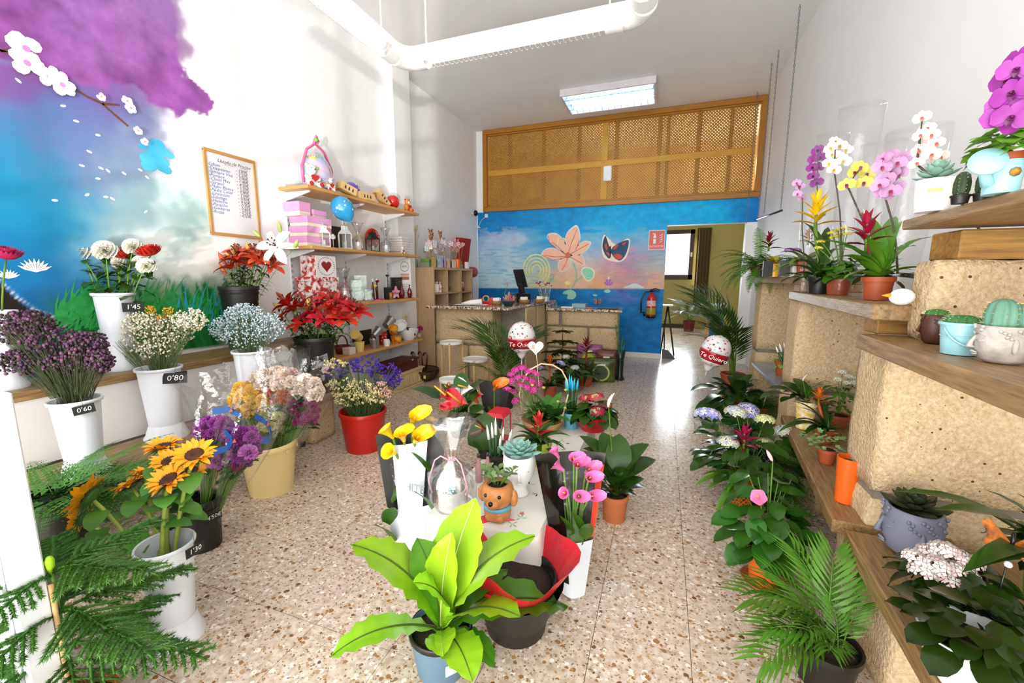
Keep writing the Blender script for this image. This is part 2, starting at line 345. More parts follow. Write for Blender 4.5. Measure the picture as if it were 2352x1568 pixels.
gst=mat('paint_grass','2fae4e',.6,'0f7d38',30,.6); gteal=mat('paint_grass_teal','27a9a8',.6,'1d8fb0',20)
gr=MB()
for k in range(240):
    px=rnd.uniform(130,540); py=rnd.uniform(700,760)-(px-130)*.02; c=onL(px,py,.0010+.0000035*k); h=rnd.uniform(.08,.22); le=rnd.uniform(.02,.16)*(1 if px<330 else rnd.choice((1,1,.4)))
    gr.m(1 if (px>400 and rnd.random()<.35) else 0); d=Vector((0,le,h)); n=Vector((0,.008,0)); gr.poly([c-n,c+n,c+d*.55+n*.6+Vector((0,-.01,0)),c+d,c+d*.55-n*.6+Vector((0,-.01,0))])
gr.obj('painted_grass',[gst,gteal],wl,False)
# ---- pilaster, right wall, ceiling, front
struct(MB().box(XL-.02,-3.085,4.45,4.8,0,ZC).obj('trim_1',white,smooth=False))
struct(MB().box(XR,XR+.15,YF,YB+.02,0,ZC).obj('wall_right',white,smooth=False))
struct(MB().box(XL-.2,XR+1.5,YF-.15,12.2,ZC,ZC+.12).obj('ceiling',ceilm,smooth=False))
alu=mat('white_aluminium','eceef0',.35)
fr=MB(); fr.box(XL,XR,YF-.12,YF,3.35,ZC); fr.box(XL,XL+.12,YF-.12,YF,0,3.35); fr.box(XR-.1,XR,YF-.12,YF,0,3.35)
fro=struct(fr.obj('wall_front',white,smooth=False))
wf_=MB()
for x in (-3.08,-2.35,-1.6,-.85,-.1,.65,1.08): wf_.box(x-.025,x+.025,YF-.09,YF-.03,0,3.35)
for z in (.05,.9,2.2,3.3): wf_.box(-3.08,1.1,YF-.085,YF-.035,z-.03,z+.03)
struct(wf_.obj('window_1',alu,smooth=False))
# ---- back wall with painted sunset, door opening 0..1.09, loft opening above
DX0,DX1,DZ=.003,1.085,2.09; LZ0=2.43
BP=[(1150,500,60,'0078c4'),(1300,495,60,'0a90d6'),(1450,490,60,'0aa6e6'),(1600,485,60,'00b2f0'),(1730,480,30,'007ccc'),(1130,530,40,'0088cc'),(1250,525,40,'14a0da'),(1400,520,40,'20b4e4'),
 (1125,548,12,'eef4f6'),(1160,546,14,'f0f4f6'),(1190,546,12,'eef4f6'),(1230,540,16,'86cde4'),(1120,580,30,'d6e9f0'),(1170,585,30,'e2eef2'),(1140,605,16,'3fa6cc'),(1120,625,25,'cfe6ec'),(1180,620,25,'b9dbe6'),(1110,650,20,'a9d4e2'),(1170,650,22,'cfe4ea'),(1220,580,25,'69bcd8'),(1230,620,22,'c9d9c0'),(1240,650,18,'e8dc9a'),
 (1350,540,26,'6ec8e2'),(1330,610,30,'e8c7b0'),(1300,650,25,'f3b98c'),(1380,560,25,'9fcbe0'),(1400,590,22,'d9a0b4'),(1430,600,22,'cf93ab'),(1470,575,20,'c7a3bf'),(1450,620,22,'b08a98'),(1490,610,22,'8fb3bd'),(1500,630,20,'e9b690'),(1400,630,20,'e2a78d'),(1370,650,18,'f0ab6a'),(1450,650,14,'e9a58c'),(1500,650,14,'eeb08a'),(1480,540,25,'7cc4dc'),(1515,600,14,'b9c4c2')]
def backcol(V):
    pp=np.array([proj(v) for v in V]); n1=np.array([[noise.noise(Vector((v[0]*2.2,v[2]*9,1))),noise.noise(Vector((v[0]*2.6,v[2]*13,7)))] for v in V]); n2=np.array([noise.noise(Vector((v[0]*5,v[2]*34,3))) for v in V]); n3=np.array([noise.fractal(Vector((v[0]*7,v[2]*11,2)),.6,2,4) for v in V])
    px=pp[:,0]+n1[:,0]*34; py=pp[:,1]+n1[:,1]*9+n2*7
    col=rbf(px,py,BP)*(1+.10*n3[:,None])
    wy=.5*(1+n2); streak=sstep(n2,.12,.4)*(1-sstep(pp[:,0],1230,1290))*sstep(pp[:,1],555,575)*(1-sstep(pp[:,1],660,668)); col=col*(1-.55*streak[:,None])+np.array(lin('4fb0d0')[:3])*.55*streak[:,None]
    st2=sstep(n2,.1,.45)*sstep(pp[:,0],1370,1420)*sstep(pp[:,1],545,570); col=col*(1-.6*st2[:,None])+np.array(lin('8a9fb0')[:3])*.6*st2[:,None]
    st3=sstep(-n2,.1,.45)*sstep(pp[:,0],1360,1410)*sstep(pp[:,1],555,580); col=col*(1-.6*st3[:,None])+np.array(lin('d98f9a')[:3])*.6*st3[:,None]
    sea=sstep(pp[:,1]-(662+(pp[:,0]-1300)*.006),-1,2); sc2=rbf(px,py,[(1150,700,80,'0068aa'),(1400,690,60,'0080c0'),(1500,700,60,'0076b8'),(1450,780,80,'0072ba'),(1430,665,18,'8f5aa6'),(1500,810,40,'007ec8')])*(1+.3*n3[:,None])
    col=col*(1-sea[:,None])+sc2*sea[:,None]
    sky=1-sstep(pp[:,1]-(520+n1[:,1]*22+n3*16),0,12); s2=rbf(px,py,BP[:8])*(1+.22*n3[:,None]); col=col*(1-sky[:,None])+s2*sky[:,None]
    return col
bm_=vcmat('sunset_wash',.6)
xs1=np.linspace(XL,DX0,330); zs1=np.concatenate([[0.0,.05],np.linspace(.1,LZ0,230)])
wb=struct(gridmesh('wall_back',list(map(float,xs1)),list(map(float,zs1)),lambda u,v:(u,YB,v),backcol,bm_))
o=gridmesh('mural_lintel',list(map(float,np.linspace(DX0,XR,110))),list(map(float,np.linspace(DZ,LZ0,40))),lambda u,v:(u,YB,v),backcol,bm_); o.parent=wb
wm=MB(); wm.box(XL,DX0,YB+.004,YB+.15,0,LZ0); wm.box(DX0-.001,DX1,YB+.004,YB+.15,DZ,LZ0); wm.box(DX1,XR,YB-.002,YB+.15,0,DZ); wm.box(XL,-3.085,YB-.001,YB+.15,LZ0,ZC); wm.box(XL,-3.19,YB-.0015,YB+.02,0,LZ0)
wm.obj('wall_core',white,wb,False)
struct(bevbox(-.75,DX0,YB-.015,YB-.0005,0,.085,.003).obj('baseboard_back',mat('white_gloss','efeeea',.35),smooth=False))
# painted motifs of the back wall
def onB(px,py,off=.002): return PY(px,py,YB-off)
def decal(name,polys,m,off,parent=None):
    b=MB()
    for pl in polys:
        for _ in range(2): pl=[q for a,c in zip(pl,pl[1:]+pl[:1]) for q in ((a[0]*.78+c[0]*.22,a[1]*.78+c[1]*.22),(a[0]*.22+c[0]*.78,a[1]*.22+c[1]*.78))]
        b.poly([onB(x,y,off) for x,y in pl])
    return b.obj(name,m,parent or wb,False)
hal=mat('paint_halo','dfe4ee',.6); pp1=mat('paint_peach','f9c9ad',.6,'f2b394',5,.6); pr=mat('paint_red_line','d96a52',.6); pgs=mat('paint_stem','8fc9a4',.6); pgy=mat('paint_yellow','f0d84a',.6,'f6ecae',8); mint=mat('paint_mint','7fcfae',.6,'a6dcc2',6); vio=mat('paint_violet','a86cc8',.6,'7d4bb0',8); dblue=mat('paint_butterfly_blue','1d4f7c',.6,'0f2f50',10); orn=mat('paint_butterfly_orange','d9502c',.6,'b83a20',8); gl=mat('paint_glow','fbe6cf',.6)
petals=[[(1302,586),(1285,572),(1268,560),(1258,545),(1263,538),(1278,537),(1292,548),(1300,565)],[(1303,586),(1298,560),(1302,538),(1312,527),(1324,519),(1330,535),(1331,552),(1322,572),(1310,584)],[(1310,584),(1325,566),(1340,554),(1357,557),(1350,570),(1338,582),(1318,588)],[(1310,587),(1335,585),(1342,596),(1341,610),(1328,606),(1314,598)],[(1303,588),(1290,594),(1270,596),(1244,586),(1255,572),(1272,570),(1290,578)],[(1304,590),(1312,602),(1308,612),(1296,621),(1288,624),(1282,610),(1288,594)]]
def grow(pl,k):
    cx=sum(p[0] for p in pl)/len(pl); cy=sum(p[1] for p in pl)/len(pl); return [(cx+(x-cx)*k,cy+(y-cy)*k) for x,y in pl]
decal('painted_halo',[grow(p,1.16) for p in petals],hal,.0008)
for i,p in enumerate(petals): decal('painted_petal',[p],pp1,.0016+i*.0003)
def strokes(name,lines,w,m,off):
    b=MB()
    for ln in lines:
        for (a,c) in zip(ln[:-1],ln[1:]):
            A,B=onB(*a,off),onB(*c,off); d=(B-A)
            if d.length<1e-6: continue
            d.normalize(); n=Vector((-d.z,0,d.x))*w; b.poly([A-n,B-n*.7,B+n*.7,A+n])
    return b.obj(name,m,wb,False)
strokes('painted_veins',[[(1303,588),(1280,565),(1268,556)],[(1304,586),(1312,560),(1326,524)],[(1306,586),(1330,572),(1352,560)],[(1306,588),(1325,598),(1338,606)],[(1302,589),(1275,590),(1250,586)],[(1304,592),(1298,608),(1290,620)],[(1244,586),(1270,597),(1288,594)],[(1258,540),(1262,556),(1285,575)],[(1331,552),(1322,574)]],.006,pr,.004)
decal('painted_flower_heart',[[(1298,582),(1306,578),(1312,585),(1308,593),(1299,592)]],pr,.0045)
strokes('painted_stamens',[[(1282,548),(1280,564)],[(1294,546),(1300,552)],[(1320,552),(1312,564)]],.009,pgy,.0043)
strokes('painted_stem',[[(1318,606),(1324,625),(1324,640),(1318,655),(1310,665)],[(1338,634),(1324,645)]],.014,pgs,.003)
decal('painted_leaf',[[(1340,640),(1333,622),(1340,612),(1356,614),(1367,622),(1365,638),(1352,648)]],gl,.0012); decal('painted_leaf',[[(1342,637),(1336,622),(1343,615),(1355,616),(1364,624),(1362,637),(1352,645)]],mint,.002)
strokes('painted_leaf_veins',[[(1342,637),(1352,627),(1362,626)],[(1342,637),(1347,620)],[(1345,638),(1358,637)]],.003,gl,.0028)
decal('painted_lily_pad',[[(1290,675),(1298,667),(1312,665),(1322,670),(1324,680),(1316,688),(1300,686),(1306,676)]],mint,.002); decal('painted_lily_pad',[[(1386,668),(1394,664),(1404,667),(1400,672),(1390,672)]],mint,.002); decal('painted_lily_pad',[[(1360,677),(1366,675),(1374,678),(1366,681)]],mint,.002)
lot=[]
for k in range(9):
    a=PI*(.05+.9*k/8); lot.append([(1398,658),(1398-math.cos(a)*7-3,655-math.sin(a)*9),(1398-math.cos(a)*13,657-math.sin(a)*20),(1398-math.cos(a)*6+3,656-math.sin(a)*10)])
decal('painted_lotus',[grow(lot[4],1.5)],gl,.001)
for i,p in enumerate(lot): decal('painted_lotus_petal',[p],vio if i%2 else pk,.002+.0003*i)
strokes('painted_lotus_stem',[[(1398,658),(1396,668)]],.008,pgs,.0015)
decal('painted_daisy',[[(1296,650),(1302,644),(1310,646),(1312,650),(1304,655)]],pgy,.0025); strokes('painted_daisy_stem',[[(1305,655),(1306,668)]],.006,pgs,.0022)
sw=[]
for r in (12,20,28,36):
    sw.append([(1232+r*.85*math.cos(t),620-r*math.sin(t)) for t in [i*.35-.9 for i in range(14)]])
strokes('painted_sun_swirl',sw,.012,pgy,.002)
decal('painted_island',[[(1428,661),(1445,655),(1456,649),(1470,655),(1484,662),(1450,661)]],mat('paint_island','cfe6ea',.6),.002)
W1=[[(1412,575),(1400,560),(1392,542),(1390,540),(1386,556),(1383,568),(1386,585),(1398,596),(1404,590)],[(1404,590),(1398,582),(1404,577),(1412,578)]]
decal('painted_butterfly_halo',[grow([(1386,538),(1382,568),(1385,590),(1400,598),(1424,602),(1440,590),(1448,552),(1440,546),(1415,566),(1396,545)],1.03)],gl,.001)
decal('painted_butterfly_wing',[[(1403,577),(1396,556),(1391,539),(1386,550),(1383,566),(1388,582),(1398,595),(1404,590)]],dblue,.002); decal('painted_butterfly_wing',[[(1402,577),(1408,566),(1424,556),(1445,549),(1444,562),(1440,578),(1434,590),(1424,600),(1410,592)]],dblue,.002)
decal('painted_wing_patch',[[(1396,568),(1392,556),(1388,566),(1394,576)],[(1400,590),(1390,578),(1400,580)],[(1406,574),(1414,563),(1422,560),(1414,572)],[(1426,560),(1440,554),(1434,564)],[(1408,584),(1420,582),(1432,588),(1424,596),(1412,592)]],orn,.003)
decal('painted_butterfly_body',[[(1400,564),(1403,564),(1405,580),(1402,588),(1399,576)]],mat('paint_dark','20202a',.6),.0035)
# ---- loft screen
wood=mat('varnished_pine','b87c22',.4,'94600f',3,.7,stretch=(2,20,20)); woodv=mat('varnished_pine_upright','b87c22',.4,'94600f',3,.7,stretch=(20,20,2)); railw=mat('light_pine','d09c34',.5,'b98722',4,.7,stretch=(2,20,20)); latm=mat('lattice_pine','b9852a',.5,'a06c18',5,.6)
x0f,x1f,z0f,z1f=-3.07,XR-.006,LZ0,ZC-.003
scr=thing('loft_screen','varnished pine lattice screen closing the loft above the blue painted wall','screen',((x0f+x1f)/2,YB,z0f))
def ls(m,name,ma): o=m.obj(name,ma,scr,False); o.location=-scr.location; return o
for a,b,c_,d,n,ma in ((x0f,x1f,z1f-.075,z1f,'frame_rail',wood),(x0f,x1f,z0f,z0f+.075,'frame_rail',wood),(x0f,x0f+.075,z0f+.075,z1f-.075,'frame_stile',woodv),(x1f-.075,x1f,z0f+.075,z1f-.075,'frame_stile',woodv)):
    ls(bevbox(a,b,YB-.045,YB+.03,c_,d,.006),n,ma)
for a,b,c_,d in ((x0f+.075,x1f-.075,z1f-.1,z1f-.075),(x0f+.075,x1f-.075,z0f+.075,z0f+.1)): ls(bevbox(a,b,YB-.02,YB+.02,c_,d,.004),'frame_bead',wood)
mx_=-.985; mz=3.075
ls(bevbox(x0f+.1,x1f-.1,YB-.012,YB+.004,mz-.045,mz+.045,.003),'middle_rail',railw)
for a,b in ((z0f+.1,mz-.045),(mz+.045,z1f-.1)): ls(bevbox(mx_-.05,mx_+.05,YB-.012,YB+.004,a,b,.003),'middle_stile',mat('light_pine_upright','d09c34',.5,'b98722',4,.7,stretch=(20,20,2)))
def lattice(xa,xb,za,zb):
    m=MB(); w=.0088; p=.0435
    for sgn,yy in ((1,YB+.008),(-1,YB+.014)):
        k0=int((xa-(zb-za))/p)-2; k1=int((xb+(zb-za))/p)+2
        for k in range(k0,k1):
            c=k*p   # line x = c + sgn*(z-za)
            pts=[]
            if sgn>0: ta=max(0,xa-c); tb=min(zb-za,xb-c)
            else: ta=max(0,c-xb); tb=min(zb-za,c-xa)
            if tb-ta<.01: continue
            A=Vector((c+sgn*ta,yy,za+ta)); B=Vector((c+sgn*tb,yy,za+tb)); n=Vector((w*.7071,0,-sgn*w*.7071))
            q=[A-n,B-n,B+n,A+n]; m.prism(q,(0,.005,0))
    o=ls(m,'lattice_panel',latm); o['kind']='stuff'
for a,b in ((x0f+.1,mx_-.05),(mx_+.05,x1f-.1)):
    for c_,d in ((z0f+.1,mz-.045),(mz+.045,z1f-.1)): lattice(a,b,c_,d)
for px in (1172,1250,1332,1418,1517,1536,1607,1680):
    xx=PY(px,300,YB+.05).x; ls(MB().box(xx-.03,xx+.03,YB+.03,YB+.07,z0f,z1f),'stud',mat('stud_pine','7a5018',.6))
# loft interior
lofw=mat('loft_plaster','d8bd86',.7)
lo=MB(); lo.box(XL-.2,XR+1.3,8.9,9.0,LZ0-.03,ZC); lo.box(XL-.2,XL-.1,YB+.15,8.9,LZ0,ZC); lo.box(XR+1.2,XR+1.3,YB+.15,8.9,LZ0,ZC)
struct(lo.obj('wall_loft',lofw,smooth=False))
struct(MB().box(XL-.2,XR+1.5,YB+.15,8.9,LZ0-.03,LZ0).obj('floor_loft',white,smooth=False))
cart=mat('cardboard','a97a45',.8)
def loftlamp(x,y,pw):
    l=bpy.data.lights.new('loft_lamp','POINT'); l.energy=pw; l.color=(1,.72,.4); l.shadow_soft_size=.1; o=bpy.data.objects.new('loft_lamp',l); C.objects.link(o); o.location=(x,y,3.1)
loftlamp(-.9,7.75,17); loftlamp(.7,8.2,20)
for px,py,w,h in ((1240,480,.3,.28),(1135,480,.35,.2)):
    q=PY(px,py,7.6); tag(bevbox(q.x-w/2,q.x+w/2,7.45,7.75,LZ0,LZ0+h).obj('cardboard_box',cart,smooth=False),'brown cardboard box in the loft behind the lattice, %s'%('beside the end stile' if px<1200 else 'the taller one of two'),'box')
# ---- room behind the doorway
olive=mat('olive_paint','b9ae72',.7,'aaa066',2,.6)
br=MB(); yb=11.75; wx0,wx1,wz0,wz1=PY(1500,600,yb).x,PY(1592,600,yb).x,PY(1590,640,yb).z-.02,PY(1590,527,yb).z
br.box(-3.4,wx0,yb,yb+.12,0,ZC); br.box(wx1,2.4,yb,yb+.12,0,ZC); br.box(wx0,wx1,yb,yb+.12,0,wz0); br.box(wx0,wx1,yb,yb+.12,wz1,ZC)
br.box(-3.5,-3.4,YB+.15,yb,0,ZC); br.box(XR+.95,XR+1.05,YB+.15,yb,0,LZ0-.04); br.box(XR+.95,XR+1.05,9.0,yb,LZ0-.04,ZC)
struct(br.obj('wall_far',olive,smooth=False))
br2=MB(); br2.box(wx0-.02,wx1,yb-.03,yb-.001,0,.09); struct(br2.obj('baseboard_far',mat('dark_skirting','4a3a28',.5),smooth=False))
wfm=mat('brown_window_frame','3f2420',.4)
w=MB(); 
for a in ((wx0,wx1,wz1-.1,wz1),(wx0,wx1,wz0,wz0+.12),(wx1-.1,wx1,wz0,wz1),(wx0,wx0+.1,wz0,wz1)): w.box(a[0],a[1],yb-.02,yb+.06,a[2],a[3])
wo=struct(w.obj('window_2',wfm,smooth=False))
MB().box(wx0+.1,wx1-.1,yb+.02,yb+.03,wz0+.12,wz1-.1).obj('pane',mat('bright_pane','f4f8ff',.3,emit=2.2),wo,False)
bevbox(wx1-.075,wx1-.03,yb-.05,yb-.02,(wz0+wz1)/2-.05,(wz0+wz1)/2+.06).obj('latch',alu,wo,False)
cur=MB(); cx0=PY(1598,600,yb-.1).x; cx1=PY(1630,600,yb-.1).x
cur.grid(lambda u,v:(cx0+(cx1-cx0)*u,yb-.12+.03*math.sin(u*30),.62+v*1.9),40,1)
tag(cur.obj('curtain',mat('brown_curtain','6d5a3a',.8,'4e4028',4,.6,stretch=(30,30,1))),'long brown curtain hanging beside the bright window of the far room','curtain')
struct(MB().box(1.60,1.68,9.3,9.4,0,ZC).obj('trim_2',white,smooth=False))
struct(MB().box(1.68,2.16,9.33,9.39,0,ZC).obj('wall_side',mat('tan_paint','b39b78',.7),smooth=False))
# ================================================================ generators
def shp(t,peak=.45,q=.8):
    p=math.log(.5)/math.log(peak); return max(0,math.sin(PI*min(1,max(0,t))**p))**q
def leafmesh(name,L,W,mt,n=6,bend=.6,fold=.12,peak=.45,q=.8,strap=False,wave=0,waves=5,nv=1,rib=None,stalk=0,droop0=0,tipc=0):
    m=MB(); pts=[]; x=z=0.0; a=droop0
    for i in range(n+1):
        t=i/n; pts.append((x,z,a,t)); a=droop0-bend*((i+1)/n)**1.2*1.0-tipc*max(0,(i+1)/n-.7); x+=math.cos(a)*L/n; z+=math.sin(a)*L/n
    vs=[]; cols=2*nv+1
    for x,z,a,t in pts:
        tt=(t-stalk)/(1-stalk) if t>stalk else 0
        w=W/2*((min(1,.35+tt*5)*(1-tt**3)**.8) if strap else shp(tt,peak,q)); w=max(w,W*.015 if t<1 else .0002)
        for k in range(cols):
            v=(k-nv)/nv; up=abs(v)*w*fold+wave*abs(v)*math.sin(t*waves*2*PI+ (1.3 if v>0 else 0))
            vs.append((x-math.sin(a)*up,v*w,z+math.cos(a)*up))
    m.add(vs,[(i*cols+k,(i+1)*cols+k,(i+1)*cols+k+1,i*cols+k+1) for i in range(n) for k in range(cols-1)])
    if rib:
        m.m(1); m.tube([(x-math.sin(a)*.001,0,z+.0015) for x,z,a,t in pts],[max(.0006,W*.028*(1-t*.8)) for *_,t in pts],4)
        return m.mesh(name,[mt,rib])
    return m.mesh(name,mt)
def put(parent,mesh,name,pos,az,pitch=0,roll=0,s=1):
    return inst(name,mesh,parent,pos,(roll,-pitch,az),s)
def rosette(parent,mesh,n,c,p0,p1,s0=.8,s1=1.1,name='leaf',a0=0,rad=0,rr=rnd,roll=.15):
    for i in range(n):
        t=i/max(1,n-1); az=a0+i*2.39996+rr.uniform(-.2,.2); pt=p0+(p1-p0)*t+rr.uniform(-.08,.08)
        put(parent,mesh,name,(c[0]+rad*math.cos(az),c[1]+rad*math.sin(az),c[2]),az,pt,rr.uniform(-roll,roll),rr.uniform(s0,s1))
def curve(a,b,sag=.0,n=5,out=None):
    a=Vector(a); b=Vector(b); r=[]
    for i in range(n+1):
        t=i/n; p=a.lerp(b,t); p.z+=sag*math.sin(PI*t); r.append(p)
    return r
def bow(a,b,k=.35,n=6):     # leaves a upward, arrives at b leaning outwards
    a=Vector(a); b=Vector(b); c=Vector((a.x+(b.x-a.x)*k,a.y+(b.y-a.y)*k,a.z+(b.z-a.z)*.62))
    return [(a*(1-t)**2+c*2*t*(1-t)+b*t*t) for t in [i/n for i in range(n+1)]]
def extra(t,me,z,n,R_,H_,bend,ln,name='leaf',z0=0):
    for i in range(n):
        a=i*2.39996+rnd.random(); u=rnd.uniform(.35,1); aim(t,me,name,(0,0,z),(math.cos(a)*R_*u,math.sin(a)*R_*u,z+z0+H_*(1.1-u)*rnd.uniform(.5,1.2)),bend,rnd.uniform(-.3,.3),ln)
def aim(root,mesh,name,base,tip,bend=0,roll=0,ln=.30):
    b=Vector(base); d=Vector(tip)-b; az=math.atan2(d.y,d.x); pt=math.atan2(d.z,math.hypot(d.x,d.y)); return put(root,mesh,name,b,az,pt+bend*.5,roll,d.length/ln/(1-bend*bend*.03))
def at(root,px,py,dd=0): return PD(px,py,dep(root.location)+dd)-root.location
G=lambda n,c,c2=None,rough=.38,ov=.14: mat(n,c,rough,c2,14,.7,objvar=ov,spec=.28)
green=G('leaf_green','466f16','2a4d0c'); dgreen=G('leaf_dark','365a1a','1e380c',.3); vdark=G('leaf_very_dark','263a0c','121f05',.28); lgreen=G('leaf_light','7dae3a','5d9128'); bright=G('leaf_bright','a4cf2c','7db31c',.3); stemg=G('stem_green','6d8f35','4f7527',.5); palmg=G('palm_green','3b5c14','22390a',.35); ferng=G('fern_green','3a681b','22440f',.5); grey_g=G('grey_green','8fb3a0','6f9a88',.5); brown=mat('brown_stem','5b3d22',.7)
terra=mat('terracotta','b4562a',.55,'9c4420',6,.6); terra2=mat('terracotta_pale','c4713f',.6,'b05f30',6,.6); orangep=mat('orange_glaze','e8661a',.3,'d95a12',4,.6); soilm=mat('potting_soil','3d2b1d',.95,'1f1610',60,.8,bump=.9,bscale=120); blackp=mat('black_plastic','16140f',.45,'1f1c17',5); whitep=mat('white_plastic','e0e3e9',.38,'d8dbe2',3); clay=mat('sandstone','dcbf94',.9,'c9a673',7,.8)
cel=film('cellophane'); celg=film('cellophane_crisp',gloss=.7,rough=.15); cel2=film('clear_sleeve',gloss=.1,rough=.2); glassf=film('clear_glass',(.93,.97,.95),.3,.03)
def potprof(rt,rb,h,rim=.0,rimh=0,t=.004,ins=.9):
    p=[(rb,0)]
    if rim: p+=[(rb+(rt-rb)*(1-rimh/h),h-rimh),(rt+rim,h-rimh),(rt+rim,h)]
    else: p+=[((rt+rb)/2,h/2),(rt,h)]
    p+=[(rt-t,h),(rt-t-(rt-rb)*(1-ins),h*ins),(.0001,h*ins)]
    return p
def pot(root,rt,rb,h,mt,rim=.004,rimh=.02,soil=True,name='pot',ins=.88,seg=24,z=0):
    o=sharp(MB().lathe(potprof(rt,rb,h,rim,rimh,ins=ins),seg,(0,0,z)).obj(name,mt,root))
    if soil:
        m=MB(); m.lathe([(rt*.93,0),(rt*.6,.006),(.0001,.009)],16,(0,0,z+h*ins)); m.obj('soil',soilm,root)
    return z+h*ins
def potted(name,label,cat,px,py,zb,wpx,hpx,mt,taper=.75,rim=.004,group=None,**k):
    p=P(px,py,zb); r=thing(name,label,cat,p,0,group); rt=MT(wpx/2,p); zt=HT(p,py-hpx)-zb
    r['_']=0; del r['_']
    z=pot(r,rt,rt*taper,zt,mt,rim,min(.2*zt,.025),**k); return r,z,rt
# ---- flowers (meshes grow along +Z from the stalk end)
def petal(m,L,W,az,pitch,bend,fold=.2,n=4,peak=.5,z0=0,r0=0,q=.8):
    ca,sa=math.cos(az),math.sin(az); x=r0;z=z0;a=pitch; vs=[]
    for i in range(n+1):
        t=i/n; w=W/2*shp(min(.985,t*.93+.05),peak,q)
        for v in (-1,0,1):
            up=abs(v)*w*fold; xx=x-math.sin(a)*up; zz=z+math.cos(a)*up; y=v*w
            vs.append((ca*xx-sa*y,sa*xx+ca*y,zz))
        a-=bend/n; x+=math.cos(a)*L/n; z+=math.sin(a)*L/n
    m.add(vs,[(i*3+k,(i+1)*3+k,(i+1)*3+k+1,i*3+k+1) for i in range(n) for k in (0,1)])
def lily(name,c1,c2,s=1,openn=.75):
    m=MB()
    for k in range(6): petal(m,.075*s,.034*s if k%2 else .026*s,k*PI/3,1.35-openn*.5,openn*1.6,.25,5,.55,0,.004*s)
    m.m(1)
    for k in range(6):
        a=k*PI/3+.4; m.tube([(0,0,.01*s),(math.cos(a)*.012*s,math.sin(a)*.012*s,.045*s)],.0011*s,3); m.ball((math.cos(a)*.013*s,math.sin(a)*.013*s,.047*s),.0035*s,5,3)
    return m.mesh(name,[mat(name+'_petal',c1,.5,c2,30,.7,objvar=.1),mat('stamen_brown','5a2414',.7)])
def bud(name,c1,L=.06,r=.011):
    return MB().lathe([(.0005,0),(r*.7,L*.15),(r,L*.45),(r*.75,L*.75),(.0005,L)],7).mesh(name,mat(name+'_m',c1,.5,objvar=.12))
def mum(name,c1,c2,r=.04,layers=6,n0=11,cup=.2):
    m=MB()
    for l in range(layers):
        t=l/(layers-1); n=int(n0*(1-.35*t)); pit=.0+1.35*t
        for k in range(n): petal(m,r*(1-.45*t),r*.3,2*PI*k/n+l*.5,pit+cup,-.9*(1-t)-.3,.35,3,.6,r*.15*t,r*.05)
    return m.mesh(name,mat(name+'_petal',c1,.6,c2,20,.7,objvar=.07))
def pompon(name,c1,c2,r=.02,n=40):
    m=MB(); 
    for i in range(n):
        z=1-1.5*(i+.5)/n; a=i*2.39996; q=math.sqrt(max(0,1-z*z)); d=Vector((q*math.cos(a),q*math.sin(a),z)); u=d.orthogonal().normalized()*r*.26; w=d.cross(u)
        c=d*r; m.add([d*r*.55-u,d*r*.55+u,c+u*.8+w*.2,c+d*r*.08,c-u*.8-w*.2],[(0,1,2,3,4)]); m.add([d*r*.55-w,d*r*.55+w,c+w*.8,c-w*.8],[(0,1,2,3)])
    return m.mesh(name,mat(name+'_p',c1,.6,c2,30,.7,objvar=.1))
def floret_head(name,c1,c2,R,n,fs,flat=.6,cent=None,petals=4):
    m=MB()
    for i in range(n):
        z=1-1.05*(i+.5)/n; a=i*2.39996; q=math.sqrt(max(0,1-z*z)); d=Vector((q*math.cos(a),q*math.sin(a),z)); p=Vector((d.x*R,d.y*R,d.z*R*flat)); u=d.orthogonal().normalized(); w=d.cross(u); f=fs*rnd.uniform(.8,1.15); al=rnd.uniform(0,1.5)
        m.m(0 if (c2 is None or rnd.random()<.6) else 1)
        for k in range(petals):
            b=al+2*PI*k/petals; e=u*math.cos(b)+w*math.sin(b); g=u*-math.sin(b)+w*math.cos(b)
            m.add([p,p+e*f*.6+g*f*.42+d*f*.12,p+e*f+d*f*.05,p+e*f*.6-g*f*.42+d*f*.12],[(0,1,2,3)])
        if cent: m.m(2); m.ball(p+d*f*.12,f*.16,5,3)
    ms=[mat(name+'_a',c1,.6,objvar=.08),mat(name+'_b',c2 or c1,.6)]
    if cent: ms.append(mat(name+'_c',cent,.6))
    return m.mesh(name,ms)
def sunflower_mesh(R=.055):
    m=MB(); rr=random.Random(5)
    for l in range(2):
        for k in range(17): petal(m,R*rr.uniform(.75,.95),R*.36,2*PI*k/17+l*.18+rr.uniform(-.07,.07),.55+l*.35+rr.uniform(-.2,.2),rr.uniform(.3,.9),.25,4,.45,0,R*.42)
    m.m(1); m.lathe([(R*.52,-.004),(R*.54,.006),(R*.36,.012),(R*.16,.009),(.0001,.006)],18)
    for i in range(90):
        q=R*.52*math.sqrt((i+.5)/90); a=i*2.39996; m.add([(q*math.cos(a)+dx,q*math.sin(a)+dy,.010-.004*(q/R)) for dx,dy in ((.002,0),(-.001,.0017),(-.001,-.0017))]+[(q*math.cos(a),q*math.sin(a),.016)],[(0,1,3),(1,2,3),(2,0,3)])
    m.m(2)
    for k in range(16): petal(m,R*.75,R*.26,2*PI*k/16,.1,.3,.2,3,.3,-.006,R*.3)
    m.lathe([(R*.15,-.022),(R*.45,-.012),(R*.55,-.003)],14)
    return m.mesh('sunflower_head',[mat('sunflower_petal','f7b513',.55,'f09a08',20,.7,objvar=.06),mat('sunflower_disc','3b1f10',.8,'5a3216',60),mat('sepal_green','3d6a22',.6)])
